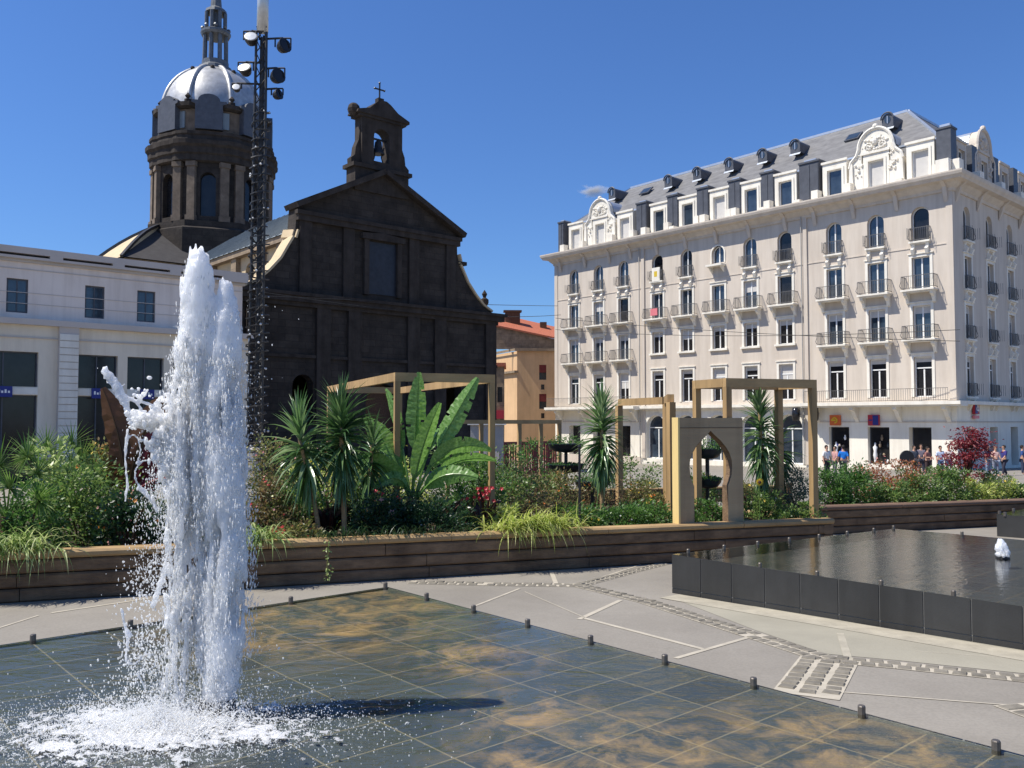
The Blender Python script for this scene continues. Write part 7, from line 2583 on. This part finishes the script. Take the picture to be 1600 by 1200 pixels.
def person_kit(pose):
    """joints: pelvis, chest, neck, head; arms and legs bend at the joints"""
    ar, al, lg, ll = pose
    v = [(0, 0, 0.95), (0, 0.01, 1.12), (0, 0.01, 1.34), (0, 0, 1.47), (0, -0.01, 1.54), (0, -0.015, 1.66), (0, -0.01, 1.72)]
    e = [(0, 1), (1, 2), (2, 3), (3, 4), (4, 5), (5, 6)]
    r = [(0.15, 0.105), (0.135, 0.10), (0.165, 0.105), (0.055, 0.055), (0.06, 0.065), (0.078, 0.092), (0.06, 0.07)]
    limbs = {}
    for sg, (sx, el, ha) in ((1, ar), (-1, al)):
        i = len(v)
        v += [(sg * 0.17, 0.01, 1.40), (sg * (0.20 + el[0]), el[1], 1.14), (sg * (0.20 + ha[0]), ha[1], 1.14 + ha[2]), (sg * (0.20 + ha[0]), ha[1] - 0.03, 1.14 + ha[2] - 0.09)]
        e += [(2, i), (i, i + 1), (i + 1, i + 2), (i + 2, i + 3)]
        r += [0.06, 0.043, 0.03, 0.024]
        limbs['a%d' % sg] = (i, i + 1, i + 2)
        k = len(v)
        h0 = i + 3
        for f_ in range(5):
            v.append((v[h0][0] + sg * 0.004, v[h0][1] - 0.03 + 0.016 * f_ - (0.03 if f_ == 0 else 0), v[h0][2] - (0.075 if 0 < f_ < 4 else 0.055) + (0.03 if f_ == 0 else 0)))
            e.append((h0, k + f_)); r.append(0.009)
    for sg, (kn, an) in ((1, lg), (-1, ll)):
        i = len(v)
        v += [(sg * 0.09, 0, 0.88), (sg * 0.105, kn, 0.5), (sg * 0.11, an, 0.09), (sg * 0.12, an - 0.15, 0.035)]
        e += [(0, i), (i, i + 1), (i + 1, i + 2), (i + 2, i + 3)]
        r += [0.095, 0.062, 0.042, (0.045, 0.03)]
        limbs['l%d' % sg] = (i, i + 1, i + 2)
    body = skin_mesh(v, e, r)
    # clothes follow the same skeleton, a little wider
    g = 0.016
    sv = [v[0], v[1], v[2]] + [v[limbs['a1'][0]], v[limbs['a1'][1]], v[limbs['a-1'][0]], v[limbs['a-1'][1]]]
    top = skin_mesh(sv, [(0, 1), (1, 2), (2, 3), (3, 4), (2, 5), (5, 6)], [(0.15 + g, .105 + g), (.135 + g, .10 + g), (.165 + g, .105 + g), .06 + g, .05 + g, .06 + g, .05 + g])
    tv = [v[0]] + [v[j_] for s_ in ('l1', 'l-1') for j_ in limbs[s_]]
    tro = skin_mesh(tv, [(0, 1), (1, 2), (2, 3), (0, 4), (4, 5), (5, 6)], [(.155 + g, .11 + g), .095 + g, .065 + g, .05 + g, .095 + g, .065 + g, .05 + g])
    hair = MB().ball((0, 0.02, 1.675), 0.108, 12, 8, (0.9, 1.0, 1.05))
    hair.v = [p if not (p[1] < -0.045 and p[2] < 1.71) else (p[0], p[1] * 0.35 + -0.02, p[2]) for p in hair.v]
    face = MB()
    face.ball((0, -0.108, 1.645), 0.016, 6, 5, (0.8, 1.2, 1.4))
    for sg in (-1, 1): face.ball((sg * 0.086, 0.0, 1.65), 0.022, 6, 5, (0.4, 0.8, 1.3))
    eyes = MB()
    for sg in (-1, 1): eyes.ball((sg * 0.032, -0.096, 1.672), 0.011, 6, 4)
    eyes.box(-0.025, -0.106, 1.598, 0.025, -0.098, 1.606)
    return body, top, tro, hair, face, eyes


def people():
    cm = {}

    def C_(c):
        if c not in cm: cm[c] = mat('cloth_%d' % len(cm), c, 0.85, 0.12, 12)
        return cm[c]
    skin = mat('skin', (0.52, 0.29, 0.19), 0.6, 0.06)
    stand = (((0, (0.03, 0.0), (0.04, -0.05, -0.24))), ((0, (0.03, 0.02), (0.05, -0.06, -0.24))), (0.0, 0.0), (-0.03, 0.02))
    walk = (((0, (0.02, -0.10), (0.0, -0.26, -0.16))), ((0, (0.02, 0.10), (0.02, 0.06, -0.26))), (-0.12, -0.16), (0.04, 0.26))
    hold = (((0, (0.02, -0.03), (-0.10, -0.26, 0.02))), ((0, (0.03, -0.02), (-0.08, -0.25, 0.0))), (-0.02, 0.0), (0.02, 0.05))
    kits = [person_kit(p) for p in (stand, walk, hold)]
    dk = (0.02, 0.015, 0.012)
    L = [  # px, Y, pose, rot deg, top, trousers, hair, height, label
        (1292, 47.0, 0, 20, (0.72, 0.70, 0.66), (0.03, 0.03, 0.035), dk, 1.0, 'person in white top with dark hair standing by the left shop window'),
        (1305, 48.5, 1, -60, (0.45, 0.25, 0.24), (0.10, 0.10, 0.11), dk, 0.97, 'person in dusty pink top between the white and blue shirts'),
        (1318, 46.5, 1, 175, (0.015, 0.19, 0.62), (0.03, 0.03, 0.04), dk, 1.0, 'person in bright blue shirt seen from behind at the shop window'),
        (1429, 50.0, 0, 10, (0.10, 0.11, 0.13), (0.05, 0.05, 0.06), dk, 1.0, 'person in charcoal top beside the round board at the doorway'),
        (1440, 51.5, 2, -20, (0.16, 0.14, 0.17), (0.04, 0.04, 0.06), (0.05, 0.03, 0.02), 1.03, 'person in grey-mauve top in the open doorway'),
        (1450, 49.0, 2, 30, (0.28, 0.12, 0.10), (0.05, 0.03, 0.03), dk, 0.95, 'person in brick-red top right of the doorway group'),
        (1470, 50.0, 0, 0, (0.55, 0.62, 0.75), (0.12, 0.18, 0.30), dk, 0.98, 'person in pale blue top left of the crimson maple'),
        (1483, 51.0, 2, -15, (0.70, 0.60, 0.55), (0.10, 0.14, 0.22), (0.06, 0.03, 0.02), 1.0, 'person in cream top partly hidden by the crimson maple'),
        (1544, 50.0, 0, 25, (0.08, 0.07, 0.12), (0.20, 0.25, 0.34), dk, 1.02, 'person in dark purple top right of the crimson maple'),
        (1556, 49.0, 2, 0, (0.75, 0.48, 0.40), (0.22, 0.24, 0.30), (0.10, 0.05, 0.03), 0.98, 'person in peach top in the group at the right edge'),
        (1569, 50.0, 1, -80, (0.035, 0.03, 0.16), (0.03, 0.03, 0.05), dk, 1.0, 'person in navy top walking at the right edge'),
        (1598, 52.0, 0, 60, (0.03, 0.07, 0.22), (0.03, 0.04, 0.08), dk, 1.0, 'person in dark blue cut by the right edge'),
    ]
    for px, Y, k, rot, ct, cb_, ch, sc, lab in L:
        p = at(px, 735, Y)
        T = thing('person', lab, 'person', (p.x, p.y, gz(Y)), rad(rot))
        T.scale = (sc, sc, sc)
        bo, to, tr, hr, fc, ey = kits[k]
        o = obj_mesh('body', bo.copy(), skin, T)
        fc.build('nose_and_ears', skin, o, smooth=True)
        ey.build('eyes_and_mouth', M['bark_dark'], o)
        obj_mesh('top', to.copy(), C_(ct), T)
        obj_mesh('trousers', tr.copy(), C_(cb_), T)
        hr.build('hair', C_(ch), T, smooth=True)
    p = at(1417, 715, 49.5)
    T = thing('round_board', 'round dark advertising board on a foot outside the doorway', 'street sign', (p.x, 49.5, gz(49.5)))
    zc = p.z - gz(49.5)
    b = MB().lathe([(0.40, -0.04), (0.42, -0.02), (0.42, 0.02), (0.40, 0.04)], 24)
    b.tf(Matrix.Translation((0, 0, zc)) @ Matrix.Rotation(PI / 2, 4, 'X'))
    b.build('disc', M['black_metal'], T)
    MB().tube([(0, 0, 0), (0, 0, zc - 0.38)], 0.03, 6).lathe([(0.25, 0), (0.25, 0.04), (0.05, 0.07)], 12).build('foot', M['black_metal'], T)


people()


def cloud():
    m = bpy.data.materials.new('cloud_vapour'); m.use_nodes = True
    nt = m.node_tree
    nt.nodes.remove(nt.nodes['Principled BSDF'])
    pv = nd(nt, 'ShaderNodeVolumePrincipled')
    tc = nd(nt, 'ShaderNodeTexCoord')
    n = nd(nt, 'ShaderNodeTexNoise'); n.inputs['Scale'].default_value = 2.3; n.inputs['Detail'].default_value = 6
    nt.links.new(tc.outputs['Object'], n.inputs['Vector'])
    ln = nd(nt, 'ShaderNodeVectorMath', operation='LENGTH')
    nt.links.new(tc.outputs['Object'], ln.inputs[0])
    mr = nd(nt, 'ShaderNodeMapRange'); mr.inputs[1].default_value = 0.1; mr.inputs[2].default_value = 1.0; mr.inputs[3].default_value = 0.30; mr.inputs[4].default_value = -0.25
    nt.links.new(ln.outputs['Value'], mr.inputs[0])
    ad = nd(nt, 'ShaderNodeMath', operation='ADD'); nt.links.new(n.outputs[0], ad.inputs[0]); nt.links.new(mr.outputs[0], ad.inputs[1])
    r2 = nd(nt, 'ShaderNodeMapRange'); r2.inputs[1].default_value = 0.48; r2.inputs[2].default_value = 0.8; r2.inputs[4].default_value = 0.22
    nt.links.new(ad.outputs[0], r2.inputs[0]); nt.links.new(r2.outputs[0], pv.inputs['Density'])
    pv.inputs['Color'].default_value = (1, 1, 1, 1)
    nt.links.new(pv.outputs[0], nt.nodes['Material Output'].inputs['Volume'])
    c_ = at(928, 298, 900)
    b = MB().ball((0, 0, 0), 1.0, 24, 14)
    o = b.build('cloud', m, kind='structure')
    o.location = c_
    o.scale = (24, 14, 9)


cloud()
